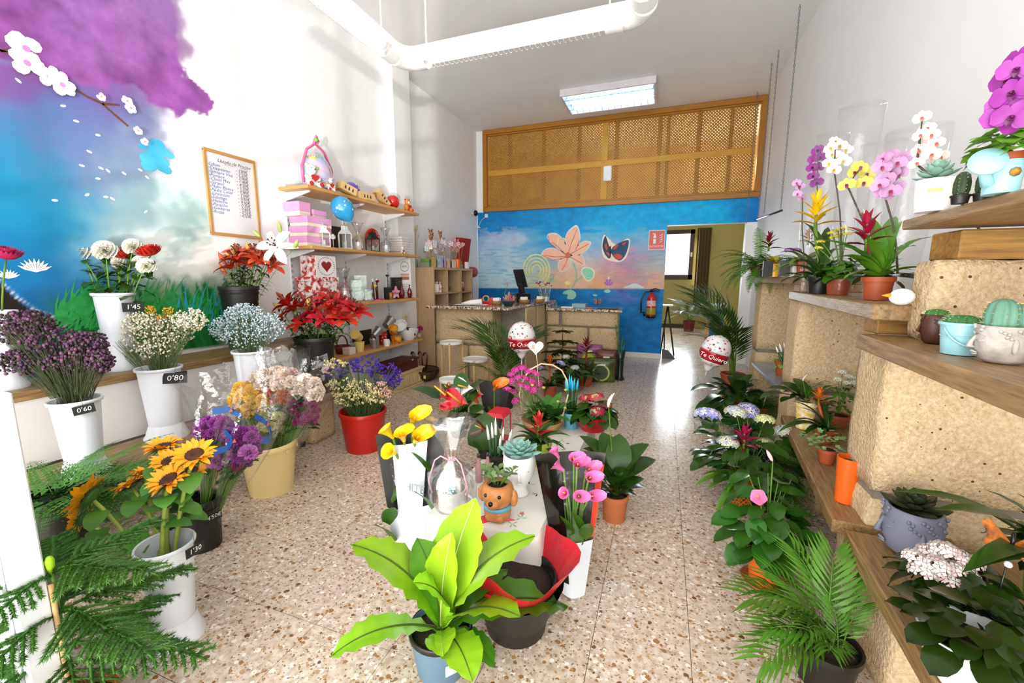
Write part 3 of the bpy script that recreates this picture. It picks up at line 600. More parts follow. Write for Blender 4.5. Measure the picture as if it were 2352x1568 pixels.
def calla_mesh(name,c1,c2,s=1):
    m=MB(); nu,nv=14,9
    def fn(u,v):
        a=u*2*PI*1.04-PI; r=(.012+.030*v**1.6)*s*(1+.55*max(0,math.cos(a))*v); z=.10*s*v*(1+.25*max(0,math.cos(a)))-.012*s*v**3*(1+math.cos(a+PI)); return (r*math.cos(a)*(1+.5*v*max(0,math.cos(a))),r*math.sin(a),z)
    m.grid(fn,nu,nv); m.m(1); m.tube([(0,0,.015*s),(0,0,.07*s)],[.005*s,.004*s],6)
    return m.mesh(name,[mat(name+'_spathe',c1,.4,c2,12,.7,objvar=.05),mat('spadix_yellow','f2c21a',.6)])
def heart_pts(s,n=18):
    r=[]
    for i in range(n):
        t=2*PI*i/n; r.append((16*math.sin(t)**3/17*s,(13*math.cos(t)-5*math.cos(2*t)-2*math.cos(3*t)-math.cos(4*t))/17*s))
    return r
def anthurium_mesh(name,c1,s=1,spad='f0c040'):
    m=MB(); pts=[(y*.05*s+0,x*.042*s) for x,y in heart_pts(1,20)]
    c=(-.005*s,0,.0); vs=[(-px*1.0-.012*s,py,.01*s*math.cos(px/s*30)+abs(py)*.25) for px,py in pts]
    m.add([c]+vs,[(0,1+i,1+(i+1)%20) for i in range(20)]); m.m(1); m.tube([(.012*s,0,.004*s),(0,0,.03*s),(-.01*s,0,.055*s)],[.004*s,.0035*s,.0025*s],6)
    return m.mesh(name,[mat(name+'_spathe',c1,.12,None,5,.5,coat=.6),mat('spadix_'+name,spad,.6)])
def orchid_mesh(name,c1,c2,lip,s=1):
    m=MB()
    for az,L,W in ((PI/2,.034,.026),(PI*7/6,.032,.022),(PI*11/6,.032,.022)): petal(m,L*s,W*s,az,.15,.25,.1,4,.55)
    for az in (.12,PI-.12): petal(m,.036*s,.044*s,az,.2,.35,.08,4,.6,.001*s)
    m.m(1)
    petal(m,.018*s,.014*s,-PI/2,.7,.8,.5,3,.5,.003*s); petal(m,.010*s,.012*s,-PI/2+1,.9,.2,.4,3,.5,.003*s); petal(m,.010*s,.012*s,-PI/2-1,.9,.2,.4,3,.5,.003*s); m.ball((0,.002*s,.006*s),.0035*s,6,4)
    return m.mesh(name,[mat(name+'_p',c1,.5,c2,40,.8,objvar=.06),mat(name+'_lip',lip,.5)])
def bract_mesh(name,c1,c2,h=.14,n=16,w=.03,spread=1.0):
    m=MB(); rr=random.Random(3); m.m(2); m.tube([(0,0,0),(0,0,h*.75)],[.008,.006],6)
    for i in range(n):
        t=i/(n-1); m.m(0 if t>.25 else 1); petal(m,h*(.62-.3*t),w*(1-.3*t),i*2.39996,.55+.85*t-.15*spread*(1-t),.5*spread*(1-t),.5,4,.35,h*(.12+.62*t),.006)
    return m.mesh(name,[mat(name+'_a',c1,.35,c2,14,.7),mat(name+'_b',c2,.4),stemg])
def rose_mesh(name,c1,r=.018):
    m=MB()
    for l,(n,rr_,p) in enumerate(((5,1,.75),(5,.8,1.05),(4,.55,1.3),(3,.35,1.45))):
        for k in range(n): petal(m,r*1.25,r*1.5*rr_,2*PI*k/n+l*.6,p,-.3,.3,4,.6,0,r*.12)
    return m.mesh(name,mat(name+'_p',c1,.6,None,20,.7,objvar=.06))
# ---- foliage units
def palm_frond(name,L,nl,ll,mt,bend=.9,w=.014,up=.35,dr=.5,stem=.25):
    m=MB(); pts=[]; x=z=0;a=0;n=14
    for i in range(n+1):
        pts.append(Vector((x,0,z))); a-=bend/n*(.3+1.4*i/n); x+=math.cos(a)*L/n; z+=math.sin(a)*L/n
    m.m(1); m.tube(pts,[.006*(1-.8*i/n)*max(1,L/.6) for i in range(n+1)],5); m.m(0)
    rr=random.Random(11)
    for i in range(nl):
        t=stem+(1-stem)*(i+.5)/nl; f=t*n; k=min(n-1,int(f)); p=pts[k].lerp(pts[k+1],f-k); d=(pts[k+1]-pts[k]).normalized()
        le=ll*(.55+.45*math.sin(PI*min(1,(t-stem)/(1-stem)*.85+.12)))*rr.uniform(.9,1.08); nrm=Vector((-d.z,0,d.x))
        for sd in (-1,1):
            dirv=(d*(.5+.6*t)+Vector((0,sd,0))*(1-.3*t)+nrm*up*rr.uniform(.6,1.2)).normalized(); tip=p+dirv*le+Vector((0,0,-dr*le*.45)); mid=p+dirv*le*.5+Vector((0,0,-dr*le*.05)); sidev=dirv.cross(nrm).normalized()*w*.5; lift=nrm*w*.25
            m.add([p,mid-sidev+lift*.5,mid,mid+sidev+lift*.5,tip],[(0,1,2),(0,2,3),(1,4,2),(2,4,3)])
    return m.mesh(name,[mt,stemg])
def fern_frond(name,L,n,pl,mt,bend=1.1,tri=False,tooth=0,w=.35):
    m=MB(); pts=[];x=z=0;a=0;N_=12
    for i in range(N_+1):
        pts.append(Vector((x,0,z))); a-=bend/N_; x+=math.cos(a)*L/N_; z+=math.sin(a)*L/N_
    m.tube(pts,[.0022*(1-.7*i/N_) for i in range(N_+1)],4); rr=random.Random(4)
    for i in range(n):
        t=.1+.9*i/n; f=t*N_; k=min(N_-1,int(f)); p=pts[k].lerp(pts[k+1],f-k); d=(pts[k+1]-pts[k]).normalized(); nm=Vector((-d.z,0,d.x))
        le=pl*((1-t)**.8*1.15 if tri else math.sin(PI*min(1,t*.9+.14))**.7)+.004; ww=w*L/n*(1.35 if not tooth else 1)
        for sd in (-1,1):
            dv=(Vector((0,sd,0))+d*.35-nm*.12*rr.uniform(0,2)).normalized(); e=d*ww
            if tooth:
                for j in range(tooth):
                    u=(j+.5)/tooth; c=p+dv*le*u; s_=le*.24*(1-u*.75)
                    for s2 in (-1,1):
                        q=(dv*.7+d*s2+nm*.1).normalized(); m.add([c-dv*s_*.35,c+q*s_,c+dv*s_*.55],[(0,1,2)])
                m.add([p-d*.001,p+dv*le,p+d*.001],[(0,1,2)])
            else: m.add([p-e*.5,p+dv*le*.6-e*.45,p+dv*le,p+dv*le*.6+e*.4,p+e*.5],[(0,1,2,3,4)])
    return m.mesh(name,mt)
def needle_branch(name,L,mt,n=26,side=True,sag=.35,sl=.45):
    m=MB(); rr=random.Random(8)
    def shoot(path,r,dens):
        m.tube(path,[r*.5]*(len(path)-1)+[r*.3],5)
        for i in range(len(path)-1):
            A,B=path[i],path[i+1]; d=(B-A); ln=d.length; d.normalize(); u=d.orthogonal().normalized(); w=d.cross(u)
            for j in range(max(2,int(ln*dens))):
                p=A+(B-A)*rr.random()
                for q in range(4):
                    an=rr.random()*2*PI; e=(u*math.cos(an)+w*math.sin(an)); t=p+e*r*1.7+d*r*1.3; g=d.cross(e)*r*.22; m.add([p-g,p+g,t],[(0,1,2)])
    main=[Vector((L*i/9,0,-sag*L*(i/9)**2+.03*L*math.sin(i))) for i in range(10)]
    shoot(main,.009,420)
    if side:
        for i in range(n):
            t=.16+.8*i/n; f=t*9; k=min(8,int(f)); p=main[k].lerp(main[k+1],f-k); ll=L*sl*(1-t*.7)*rr.uniform(.8,1.1)
            sd=1 if i%2 else -1; d=Vector((.55,sd*.85,-.12+rr.uniform(-.2,.12))).normalized(); shoot([p+d*ll*q/4+Vector((0,0,-.16*ll*(q/4)**2)) for q in range(5)],.0078,420)
    return m.mesh(name,mt)
# ---- stone blocks
stonem=None
def sandstone():
    m=bpy.data.materials.new('volcanic_sandstone'); m.use_nodes=True; nt=m.node_tree; b=nt.nodes['Principled BSDF']; N=nt.nodes.new; L=nt.links.new
    g=N('ShaderNodeNewGeometry'); pos=g.outputs['Position']
    a=N('ShaderNodeTexNoise'); a.inputs['Scale'].default_value=70; a.inputs['Detail'].default_value=8; a.inputs['Roughness'].default_value=.7; L(pos,a.inputs['Vector'])
    r=N('ShaderNodeValToRGB'); r.color_ramp.elements[0].position=.3; r.color_ramp.elements[0].color=lin('b8976a'); r.color_ramp.elements[1].position=.68; r.color_ramp.elements[1].color=lin('e2cda8'); L(a.outputs[0],r.inputs[0])
    v=N('ShaderNodeTexVoronoi'); v.inputs['Scale'].default_value=48; L(pos,v.inputs['Vector']); sx=N('ShaderNodeSeparateColor'); L(v.outputs['Color'],sx.inputs[0])
    g1=N('ShaderNodeMath'); g1.operation='GREATER_THAN'; g1.inputs[1].default_value=.9; L(sx.outputs[0],g1.inputs[0]); l1=N('ShaderNodeMath'); l1.operation='LESS_THAN'; l1.inputs[1].default_value=.2; L(v.outputs['Distance'],l1.inputs[0]); mu=N('ShaderNodeMath'); mu.operation='MULTIPLY'; L(g1.outputs[0],mu.inputs[0]); L(l1.outputs[0],mu.inputs[1])
    mx=N('ShaderNodeMix'); mx.data_type='RGBA'; mx.inputs[7].default_value=lin('5a4634'); L(mu.outputs[0],mx.inputs[0]); L(r.outputs[0],mx.inputs[6]); L(mx.outputs[2],b.inputs['Base Color']); b.inputs['Roughness'].default_value=.95; b.inputs['Specular IOR Level'].default_value=.15
    n2=N('ShaderNodeTexNoise'); n2.inputs['Scale'].default_value=90; n2.inputs['Detail'].default_value=6; L(pos,n2.inputs['Vector']); bp=N('ShaderNodeBump'); bp.inputs['Strength'].default_value=.9; bp.inputs['Distance'].default_value=.012; L(n2.outputs[0],bp.inputs['Height']); L(bp.outputs[0],b.inputs['Normal'])
    return m
stonem=sandstone(); mortar=mat('grey_mortar','8d8478',.95,'70695f',20,.7,bump=.5)
def stone(parent,x0,x1,y0,y1,z0,z1,name='stone_block',seed=0,rough=.006):
    bm=bmesh.new(); bmesh.ops.create_cube(bm,size=1); bmesh.ops.subdivide_edges(bm,edges=bm.edges[:],cuts=7,use_grid_fill=True)
    sx,sy,sz=x1-x0,y1-y0,z1-z0; o=parent.location if parent else Vector()
    m=MB()
    for v in bm.verts:
        c=Vector((v.co.x*sx,v.co.y*sy,v.co.z*sz)); ex=[sx/2-abs(c.x),sy/2-abs(c.y),sz/2-abs(c.z)]; near=sum(1 for e in ex if e<.004)
        if near>=2: c*=1-.005/max(.2,min(sx,sy,sz)) if near==2 else 1-.009/max(.2,min(sx,sy,sz))
        w=Vector((x0+sx/2,y0+sy/2,z0+sz/2))+c; n_=noise.noise_vector((w+Vector((seed,seed*2,0)))*14)*rough+noise.noise_vector((w+Vector((seed,0,seed)))*45)*rough*.6
        v.co=w+n_-o
        if w.z>=z1-.02: v.co.z=min(v.co.z,z1-o.z)
        if w.z<=z0+.02: v.co.z=max(v.co.z,z0-o.z)
    bm.verts.index_update(); m.add([v.co[:] for v in bm.verts],[[v.index for v in f.verts] for f in bm.faces]); bm.free()
    return m.obj(name,stonem,parent)
woodg=mat('weathered_timber','ad8b5a',.4,'5f4528',7,.55,bump=.25,bscale=30,stretch=(14,1.3,14)); woodend=mat('cut_timber_end','d49a4e',.7,'b9782f',20,.7); woodgx=mat('weathered_timber_cross','c08f42',.5,'7d5a2a',6,.55,bump=.25,bscale=30,stretch=(1.3,14,14))
def plank(name,label,a,b,w,t,side=1,group=None,mt=None):
    # timber whose aisle-side top edge runs from a to b; the board extends w to `side` (x)
    a=Vector(a); b=Vector(b); d=(b-a); L=d.length; rz=math.atan2(d.y,d.x)-PI/2
    m=bevbox(0 if side>0 else -w,w if side>0 else 0,0,L,-t,0,.004); o=m.obj(name,mt or woodg,None,False); o.location=a; o.rotation_euler=(math.atan2(d.z,math.hypot(d.x,d.y)),0,rz)
    return tag(o,label,'plank',group)
# ================================================================ furniture
# ---- left staging of planks on stone
UZ,LZ=.75,.37
for k,(xa,xb) in enumerate(((-3.19,-3.02),(-3.015,-2.83))):
    tag(bevbox(xa,xb,.45,2.9,UZ-.045,UZ,.004).obj('timber_plank',woodg,smooth=False),('weathered timber plank of the upper flower tier, tight against the mural' if k==0 else 'weathered timber plank edging the upper flower tier above the white riser'),'plank')
for k,(xa,xb) in enumerate(((-2.81,-2.63),(-2.625,-2.44))):
    tag(bevbox(xa,xb,.45,2.75,LZ-.05,LZ,.004).obj('timber_plank',woodg,smooth=False),('inner timber plank of the lower flower tier, against the white riser' if k==0 else 'outer timber plank edging the lower flower tier above the floor'),'plank')
tag(bevbox(-2.86,-2.845,.45,2.9,LZ,UZ-.045,.002).obj('riser_board',mat('riser_white','e2deda',.6,'d6d0ca',3),smooth=False),'long white riser board under the upper flower tier','board')
def stonepier(label,xa,xb,ya,yb,z1,seed,courses=1):
    t=thing('stone_support',label,'stone support',((xa+xb)/2,(ya+yb)/2,0)); z=0; h=(z1-.02*(courses-1))/courses
    for c in range(courses):
        stone(t,xa,xb,ya,yb,z,z+h,seed=seed+c*3.1); z+=h
        if c<courses-1: 
            m=MB().box(xa+.012,xb-.012,ya+.012,yb-.012,z-.004,z+.024); o=m.obj('mortar_joint',mortar,t,False); o.location=-t.location; z+=.02
    return t
for i,(y,l) in enumerate(((.7,'sandstone block under the lower flower tier beneath the limonium bucket'),(1.55,'sandstone block under the lower flower tier below the gypsophila bucket'),(2.5,'sandstone block under the end of the lower flower tier beside the red bucket'))):
    stonepier(l,-2.82,-2.5,y-.12,y+.12,LZ-.05,i*7)
for i,(y,l) in enumerate(((1.0,'hidden sandstone support behind the white riser, under the chrysanthemums'),(2.72,'sandstone support behind the white riser, under the lily buckets'))):
    stonepier(l,-3.18,-2.88,y-.14,y+.14,UZ-.045,30+i*5,2)
# ---- right staging: piers facing the camera and stepped planks
zD,zB,zA=1.10,1.205,1.30; zL=.41; zE=1.47
yD,yB_,yA=1.74,3.05,4.35
xD=P(1972,790,zD-.05).x/P(1972,790,zD-.05).y*(yD+.25); xB=.242*(yB_+.25); xA=PY(1737,660,yA+.25).x
stonepier('big sandstone pier under the plank of potted cacti',xD,XR-.01,yD,yD+.25,zD-.052,50,2)
stonepier('sandstone pier under the plank with the terracotta guzmania pot',xB,XR-.01,yB_,yB_+.25,zB-.052,60,2)
stonepier('sandstone pier nearest the doorway, under the plank of the hanging fern',xA,XR-.01,yA,yA+.25,zA-.052,70,2)
plank('timber_plank','weathered timber plank carrying the small cactus pots',P(1968,765,zD),P(2352,894,zD)+Vector((-.03,-.5,0)),.42,.05,-1)
plank('timber_plank','grey timber plank carrying the guzmania and kalanchoe terracotta pots',P(1813,668,zB)+Vector((0,0,0)),P(2008,699,zB),.40,.052,-1)
a=PY(1728,632,yA+.15); plank('timber_plank','bluish-white lit plank by the doorway carrying the fern and croton pots',(a.x,yA+.2,zA),(xB+.06,yB_+.1,zA),.36,.05,-1)
tag(bevbox(.70,1.15,yD+.03,yD+.14,zD,zD+.052,.004).obj('timber_offcut',woodgx,smooth=False),'short timber offcut wedged between the cactus plank and the guzmania plank','timber block')
tag(bevbox(.80,1.15,yB_+.03,yB_+.15,zB,zB+.044,.004).obj('timber_offcut',woodgx,smooth=False),'short timber offcut wedged under the end of the fern plank','timber block')
plank('timber_plank','glossy low timber plank between two stone piers, under the ivy pot',P(1794,952,zL),P(1912,1193,zL),.34,.05,-1)
plank('timber_plank','low weathered timber plank under the grey head planter',P(1940,1215,zL),P(2150,1568,zL)+Vector((-.03,-.5,0)),.50,.06,-1)
stonepier('low sandstone block under the plank of the grey head planter',.70,1.19,1.40,1.68,zL-.062,80)
stonepier('low sandstone block under the low plank of the ivy pot',.86,1.19,2.6,2.95,zL-.052,84)
eb=thing('stone_block_loose','pale sandstone block standing on the cactus plank','stone block',(.98,1.62,zD)); stone(eb,P(2062,770,zD).x,XR-.01,1.60,1.72,zD,1.345,seed=91)
tag(bevbox(.80,XR-.01,1.60,1.75,1.345,1.43,.005).obj('timber_beam',woodgx,smooth=False),'thick timber beam lying on the pale sandstone block','timber beam')
plank('timber_plank','topmost pale plank carrying the white pot and the watering can planter',P(2073,506,zE),P(2352,432,zE)+Vector((-.02,-.4,0)),.42,.03,-1)
# ---- central table under floral cloth
TX0,TX1,TY0,TY1,TZ=-.89,-.41,1.42,2.90,.30
t=thing('display_table','low display table hidden under the floral cloth','table',((TX0+TX1)/2,(TY0+TY1)/2,0)); pine=mat('pale_pine','d8ab6c',.5,'c69656',4,.6,stretch=(12,12,2))
o=bevbox(TX0+.01-t.location.x,TX1-.01-t.location.x,TY0+.01-t.location.y,TY1-.01-t.location.y,TZ-.03,TZ-.004).obj('table_top',pine,t,False)
for sx_ in (-1,1):
    for sy_ in (-1,1): bevbox(sx_*.18-.02,sx_*.18+.02,sy_*.64-.02,sy_*.64+.02,0,TZ-.03).obj('leg',pine,t,False)
clothm=mat('white_cloth','e2dfd7',.85,'d8d4ca',5,.6)
def cloth():
    m=MB(); per=[]; nx,ny=8,26
    for i in range(nx): per.append((TX0+(TX1-TX0)*i/nx,TY0,0,-1))
    for i in range(ny): per.append((TX1,TY0+(TY1-TY0)*i/ny,1,0))
    for i in range(nx): per.append((TX1-(TX1-TX0)*i/nx,TY1,0,1))
    for i in range(ny): per.append((TX0,TY1-(TY1-TY0)*i/ny,-1,0))
    n=len(per); vs=[]; rows=((0,TZ+.001),(.005,TZ-.012),(.010,TZ-.10),(.014,TZ-.22),(.018,.10),(.02,.02))
    for r,(o_,z) in enumerate(rows):
        for i,(x,y,a,b) in enumerate(per):
            w=1+.7*math.sin(i*.95)*r/3; vs.append((x+a*o_*w,y+b*o_*w,z))
    fs=[(r*n+i,r*n+(i+1)%n,(r+1)*n+(i+1)%n,(r+1)*n+i) for r in range(len(rows)-1) for i in range(n)]
    m.add(vs,fs); m.poly([(x,y,TZ+.001) for x,y,a,b in per]); return m.obj('tablecloth',clothm)
cl=tag(cloth(),'white floral cloth draped over the low display table','tablecloth')
pr1=MB(); rr=random.Random(21)
for k in range(46):
    x=rr.uniform(TX0+.03,TX1-.03); y=rr.uniform(TY0+.03,TY1-.03); c=Vector((x,y,TZ+.0018)); pr1.m(rr.choice((0,0,1,1,1)))
    if pr1.cur==0:
        for q in range(5):
            a=2*PI*q/5; pr1.poly([c,c+Vector((math.cos(a-.4),math.sin(a-.4),0))*.009,c+Vector((math.cos(a),math.sin(a),0))*.013,c+Vector((math.cos(a+.4),math.sin(a+.4),0))*.009])
    else:
        for q in range(4):
            a=rr.random()*6.3; d=Vector((math.cos(a),math.sin(a),0)); n=Vector((-d.y,d.x,0)); pr1.poly([c,c+d*.016+n*.003,c+d*.03,c+d*.016-n*.003])
for k in range(14):
    y=rr.uniform(TY0+.05,TY1-.1); z=rr.uniform(.1,.33)
    for X_,sgn in ((TX0,-1),):
        pass
pr1.obj('printed_flowers',[mat('print_red','cf4a3c',.8),mat('print_green','8fae7c',.8)],cl,False)['kind']='stuff'
# ---- counter
granite=mat('granite_edge','b8ab9c',.12,'6d6258',90,.7,coat=.3)
def granite_mat():
    m=granite; nt=m.node_tree; b=nt.nodes['Principled BSDF']; N=nt.nodes.new; L=nt.links.new; tc=N('ShaderNodeTexCoord'); v=N('ShaderNodeTexVoronoi'); v.inputs['Scale'].default_value=75; L(tc.outputs['Object'],v.inputs['Vector']); sx=N('ShaderNodeSeparateColor'); L(v.outputs['Color'],sx.inputs[0]); r=N('ShaderNodeValToRGB'); r.color_ramp.interpolation='CONSTANT'
    for p_,c_ in ((0,'3c342e'),(.2,'c9b49c'),(.5,'a08c7c'),(.72,'e0d3c4'),(.9,'7b5f4c')):
        e=r.color_ramp.elements.new(p_) if p_>0 else r.color_ramp.elements[0]; e.color=lin(c_)
    L(sx.outputs[0],r.inputs[0]); L(r.outputs[0],b.inputs['Base Color'])
granite_mat()
CZ,CZ2=.95,.85
ct=thing('counter_base','sandstone block base of the sales counter behind the white stools','counter',(-2.2,5.0,0))
def cst(*a,**k): stone(ct,*a,**k)
core=MB(); core.box(-2.70,-1.96,4.68,4.98,0,CZ-.035); core.box(-1.9,-1.64,5.02,6.3,0,CZ-.035); core.box(-1.64,-.6,5.97,6.25,0,CZ2-.04); core.box(-2.0,-1.64,4.98,5.04,0,CZ-.035)
o=core.obj('mortar_core',mortar,ct,False); o.location=-ct.location
cst(-2.72,-1.94,4.66,4.99,.47,.915,seed=1); cst(-2.72,-2.28,4.66,4.99,0,.45,seed=2); cst(-2.26,-1.94,4.66,4.99,0,.45,seed=3)
for k,(ya,yb2) in enumerate(((5.02,5.5),(5.51,5.96))): cst(-1.92,-1.62,ya,yb2,.49,.915,seed=5+k); 
for k,(ya,yb2) in enumerate(((5.02,5.33),(5.34,5.66),(5.67,5.96))): cst(-1.92,-1.62,ya,yb2,0,.47,seed=8+k)
cst(-1.6,-1.42,5.95,6.27,.60,.815,seed=12); cst(-1.38,-.58,5.95,6.27,.60,.815,seed=13); cst(-1.6,-1.0,5.95,6.27,.28,.58,seed=14); cst(-.97,-.58,5.95,6.27,.28,.58,seed=15); cst(-1.6,-.58,5.95,6.27,0,.26,seed=16)
def slab(name,label,pts,z,t,cat='worktop'):
    m=MB(); m.prism([(x,y,z-t) for x,y in pts],(0,0,t)); o=m.obj(name,granite,None,False)
    md=o.modifiers.new('b','BEVEL'); md.width=.006; md.segments=2; return tag(o,label,cat)
slab('granite_worktop','polished granite top of the taller counter arm with the register',[(-2.74,4.47),(-1.66,4.47),(-1.56,6.33),(-2.3,6.33),(-2.3,5.2),(-2.74,5.2)],CZ,.033)
slab('granite_worktop','lower granite shelf of the counter below the lily mural',[(-1.6,5.88),(-.52,5.88),(-.55,6.4),(-1.54,6.4)],CZ2+.004,.035)
tag(bevbox(-1.6,-1.535,5.885,6.33,CZ2,CZ-.034,.003).obj('granite_upstand',granite,smooth=False),'granite upstand between the two heights of counter','upstand')
# ---- cubby cabinet
oak=mat('pale_oak','bfa07c',.5,'a98a66',3.5,.7,stretch=(14,14,1.5))
cx0,cx1,cy0,cy1,cz=XL+.012,-2.83,4.82,6.02,1.425
cb=thing('cubby_cabinet','pale oak cubby cabinet behind the counter, greeting picks on top','cabinet',((cx0+cx1)/2,cy0,0))
def cpart(name,*a,b=.002): o=bevbox(*a,b).obj(name,oak,cb,False); o.location=-cb.location; return o
cpart('side_panel',cx0,cx1,cy0,cy0+.035,0,cz); cpart('side_panel',cx0,cx1,cy1-.035,cy1,0,cz); cpart('top_panel',cx0,cx1,cy0+.035,cy1-.035,cz-.035,cz); cpart('back_panel',cx0,cx0+.01,cy0+.035,cy1-.035,0,cz-.035); cpart('plinth',cx0+.01,cx1,cy0+.035,cy1-.035,0,.04)
for k,y in enumerate((5.21,5.60,5.635)): cpart('divider',cx0+.01,cx1,y-.009,y+.009,.04,cz-.035)
czs=[.04+.345*k for k in range(1,4)]
for z in czs: cpart('shelf_board',cx0+.01,cx1,cy0+.035,cy1-.035,z-.009,z+.009)
# ---- wall shelves
beech=mat('beech_shelf','cf9c5c',.45,'bb8645',3,.7,stretch=(14,1.5,14))
SY0,SY1,SX=2.85,4.56,-2.85; SZ=[2.06,1.56,1.04,.53]; snm=['top','second','third','lowest']
for z,n,w in zip(SZ,snm,('with the gift basket and balloons','with the lanterns and pink boxes','with the red heart boxes','with the metal pails')):
    s=thing('wall_shelf','beech wall shelf on white brackets, %s one, %s'%(n,w),'shelf',(XL+.17,(SY0+SY1)/2,z))
    o=bevbox(XL+.02,SX,SY0,SY1,z-.028,z,.003).obj('board',beech,s,False); o.location=-s.location
    for yb3 in (2.93,3.62,4.33):
        m=MB(); m.prism([(XL+.02,yb3-.006,z-.03),(SX-.06,yb3-.006,z-.03),(SX-.06,yb3-.006,z-.042),(XL+.06,yb3-.006,z-.095),(XL+.02,yb3-.006,z-.1)],(0,.012,0)); o=m.obj('bracket',alu,s,False); o.location=-s.location
holes=mat('slot_dark','555555',.6)
for k,yb3 in enumerate((2.93,3.62,4.33)):
    u=thing('shelf_upright','slotted white shelf upright on the wall, %s'%('beside the whiteboard','between the other two uprights','beside the pilaster')[k],'rail',(XL+.01,yb3,.35))
    bevbox(-.009,.012,-.012,.012,0,1.75,.002).obj('rail',alu,u,False)
    m=MB()
    for i in range(34): m.box(.0122,.0128,-.006,-.002,.03+i*.05,.055+i*.05); m.box(.0122,.0128,.002,.006,.03+i*.05,.055+i*.05)
    m.obj('slots',holes,u,False)['kind']='stuff'
# ---- whiteboard
wbz0,wbz1,wby0,wby1=PX(481,535,XL).z,PX(470,343,XL).z,PX(475,440,XL).y,PX(588,460,XL).y
wbd=thing('whiteboard','whiteboard price list in a thin oak frame on the mural wall','whiteboard',(XL,(wby0+wby1)/2,wbz0)); lw=wby1-wby0; lh=wbz1-wbz0
MB().box(.004,.009,-lw/2,lw/2,0,lh).obj('board',mat('whiteboard_surface','eceaec',.2),wbd,False)
fo=mat('oak_frame','c08f4a',.5)
for a in ((-lw/2-.008,-lw/2+.012,0,lh),(lw/2-.012,lw/2+.008,0,lh)): bevbox(.002,.018,a[0],a[1],a[2],a[3],.002).obj('frame_side',fo,wbd,False)
for a in ((-lw/2-.008,lw/2+.008,-.012,.01),(-lw/2-.008,lw/2+.008,lh-.01,lh+.012)): bevbox(.002,.0185,*a,.002).obj('frame_side',fo,wbd,False)
bl=mat('marker_blue','1f4fae',.6); bk=mat('marker_black','262626',.6); RL=(PI/2,0,PI/2)
text('Listado de Precios','title_text',bk,wbd,(.0098,.03,lh-.055),RL,.036,.25); m=MB().box(.0094,.0097,-.05,.035,lh-.073,lh-.071); m.box(.0094,.0097,.075,.14,lh-.073,lh-.071); m.obj('underline',bk,wbd,False)
for i,(a,b) in enumerate((('-Lilium',"1'80€"),('-Crisantemo',"2'20€"),('-Siempre Viva',"3'80€"),('-Pompon',"1'40€"),('-Clavel Mini',"4'50€"),('-Girasol',"1'30€"),('-Nube Blanca',"0'80€"),('-Nube Color',"1'00€"),('-Limonium',"0'60€"),('-Solidago',"0'60€"),('-Helecho',"0'35€"),('-Pistacho',"0'60€"),('-Gerberas',"0'55€"),('-Rosas',"0'55€"))):
    z=lh-.092-i*.0262; text(a,'flower_name_text',bl,wbd,(.0098,-lw/2+.02,z),RL,.033,.25,'LEFT'); text('→' if False else '- '+b,'price_text',bk,wbd,(.0098,.035,z-.004),RL,.034,.15,'LEFT')
# ================================================================ left side: cut flowers in buckets
wp2=mat('white_plastic_base','e6e8ee',.35)
chalk=mat('chalk_white','e8e8e8',.9); slate=mat('slate_black','1b1916',.7)
def flare_bucket(name,label,p,h,rr_,group=None,h2=None):
    r=thing(name,label,'bucket',p,0,group)
    sharp(MB().lathe([(rr_*.72,.07),(rr_*.78,h*.4),(rr_*.93,h-.02),(rr_*1.02,h-.016),(rr_*1.05,h-.006),(rr_*1.02,h),(rr_*.95,h-.003),(rr_*.75,h*.45),(rr_*.66,.10),(.0001,.10)],28).obj('bucket_body',whitep,r),50)
    sharp(MB().lathe(rg([(rr_*1.0,0),(rr_*1.02,.012),(rr_*.86,.035),(rr_*.76,.065),(rr_*.745,.085)]),28).obj('bucket_foot',wp2,r),60)
    return r
def black_bucket(name,label,p,h,rt,rb,m=None,ring=True,cat='bucket',group=None):
    r=thing(name,label,cat,p,0,group); m=m or blackp
    sharp(MB().lathe([(rb,0),(rt*.97,h-.03),(rt*1.03,h-.028),(rt*1.04,h-.004),(rt*1.02,h),(rt*.96,h-.002),(rb*.96,.02),(.0001,.02)],30).obj('bucket_body',m,r),50)
    if ring: MB().lathe(rg([(rt*.985,h-.055),(rt*1.02,h-.05),(rt*.985,h-.045)]),30).obj('collar_ring',m,r)
    return r
def pricetag(root,s,pos,w,rz,tilt=0,str_=None):
    h=w*.55; b=bevbox(-w/2,w/2,-.0015,.0015,-h/2,h/2,.0006); o=b.obj('price_tag',slate,root,False); o.location=pos; o.rotation_euler=(0,tilt,rz)
    text(s,'chalk_text',chalk,o,(0,-.0019,0),(PI/2,0,0),w*.4,.1)
    MB().tube([(0,0,h/2),(.002,.004,h/2+.05)],.0008,3).obj('string',mat('string_green','5a7a58',.7),o)
def rz_to_cam(p): return math.atan2(p[0],-p[1])*1.0 if False else math.atan2(-p[0]*-1,p[1])*-1
def facecam(p): return -math.atan2(p[0],p[1])
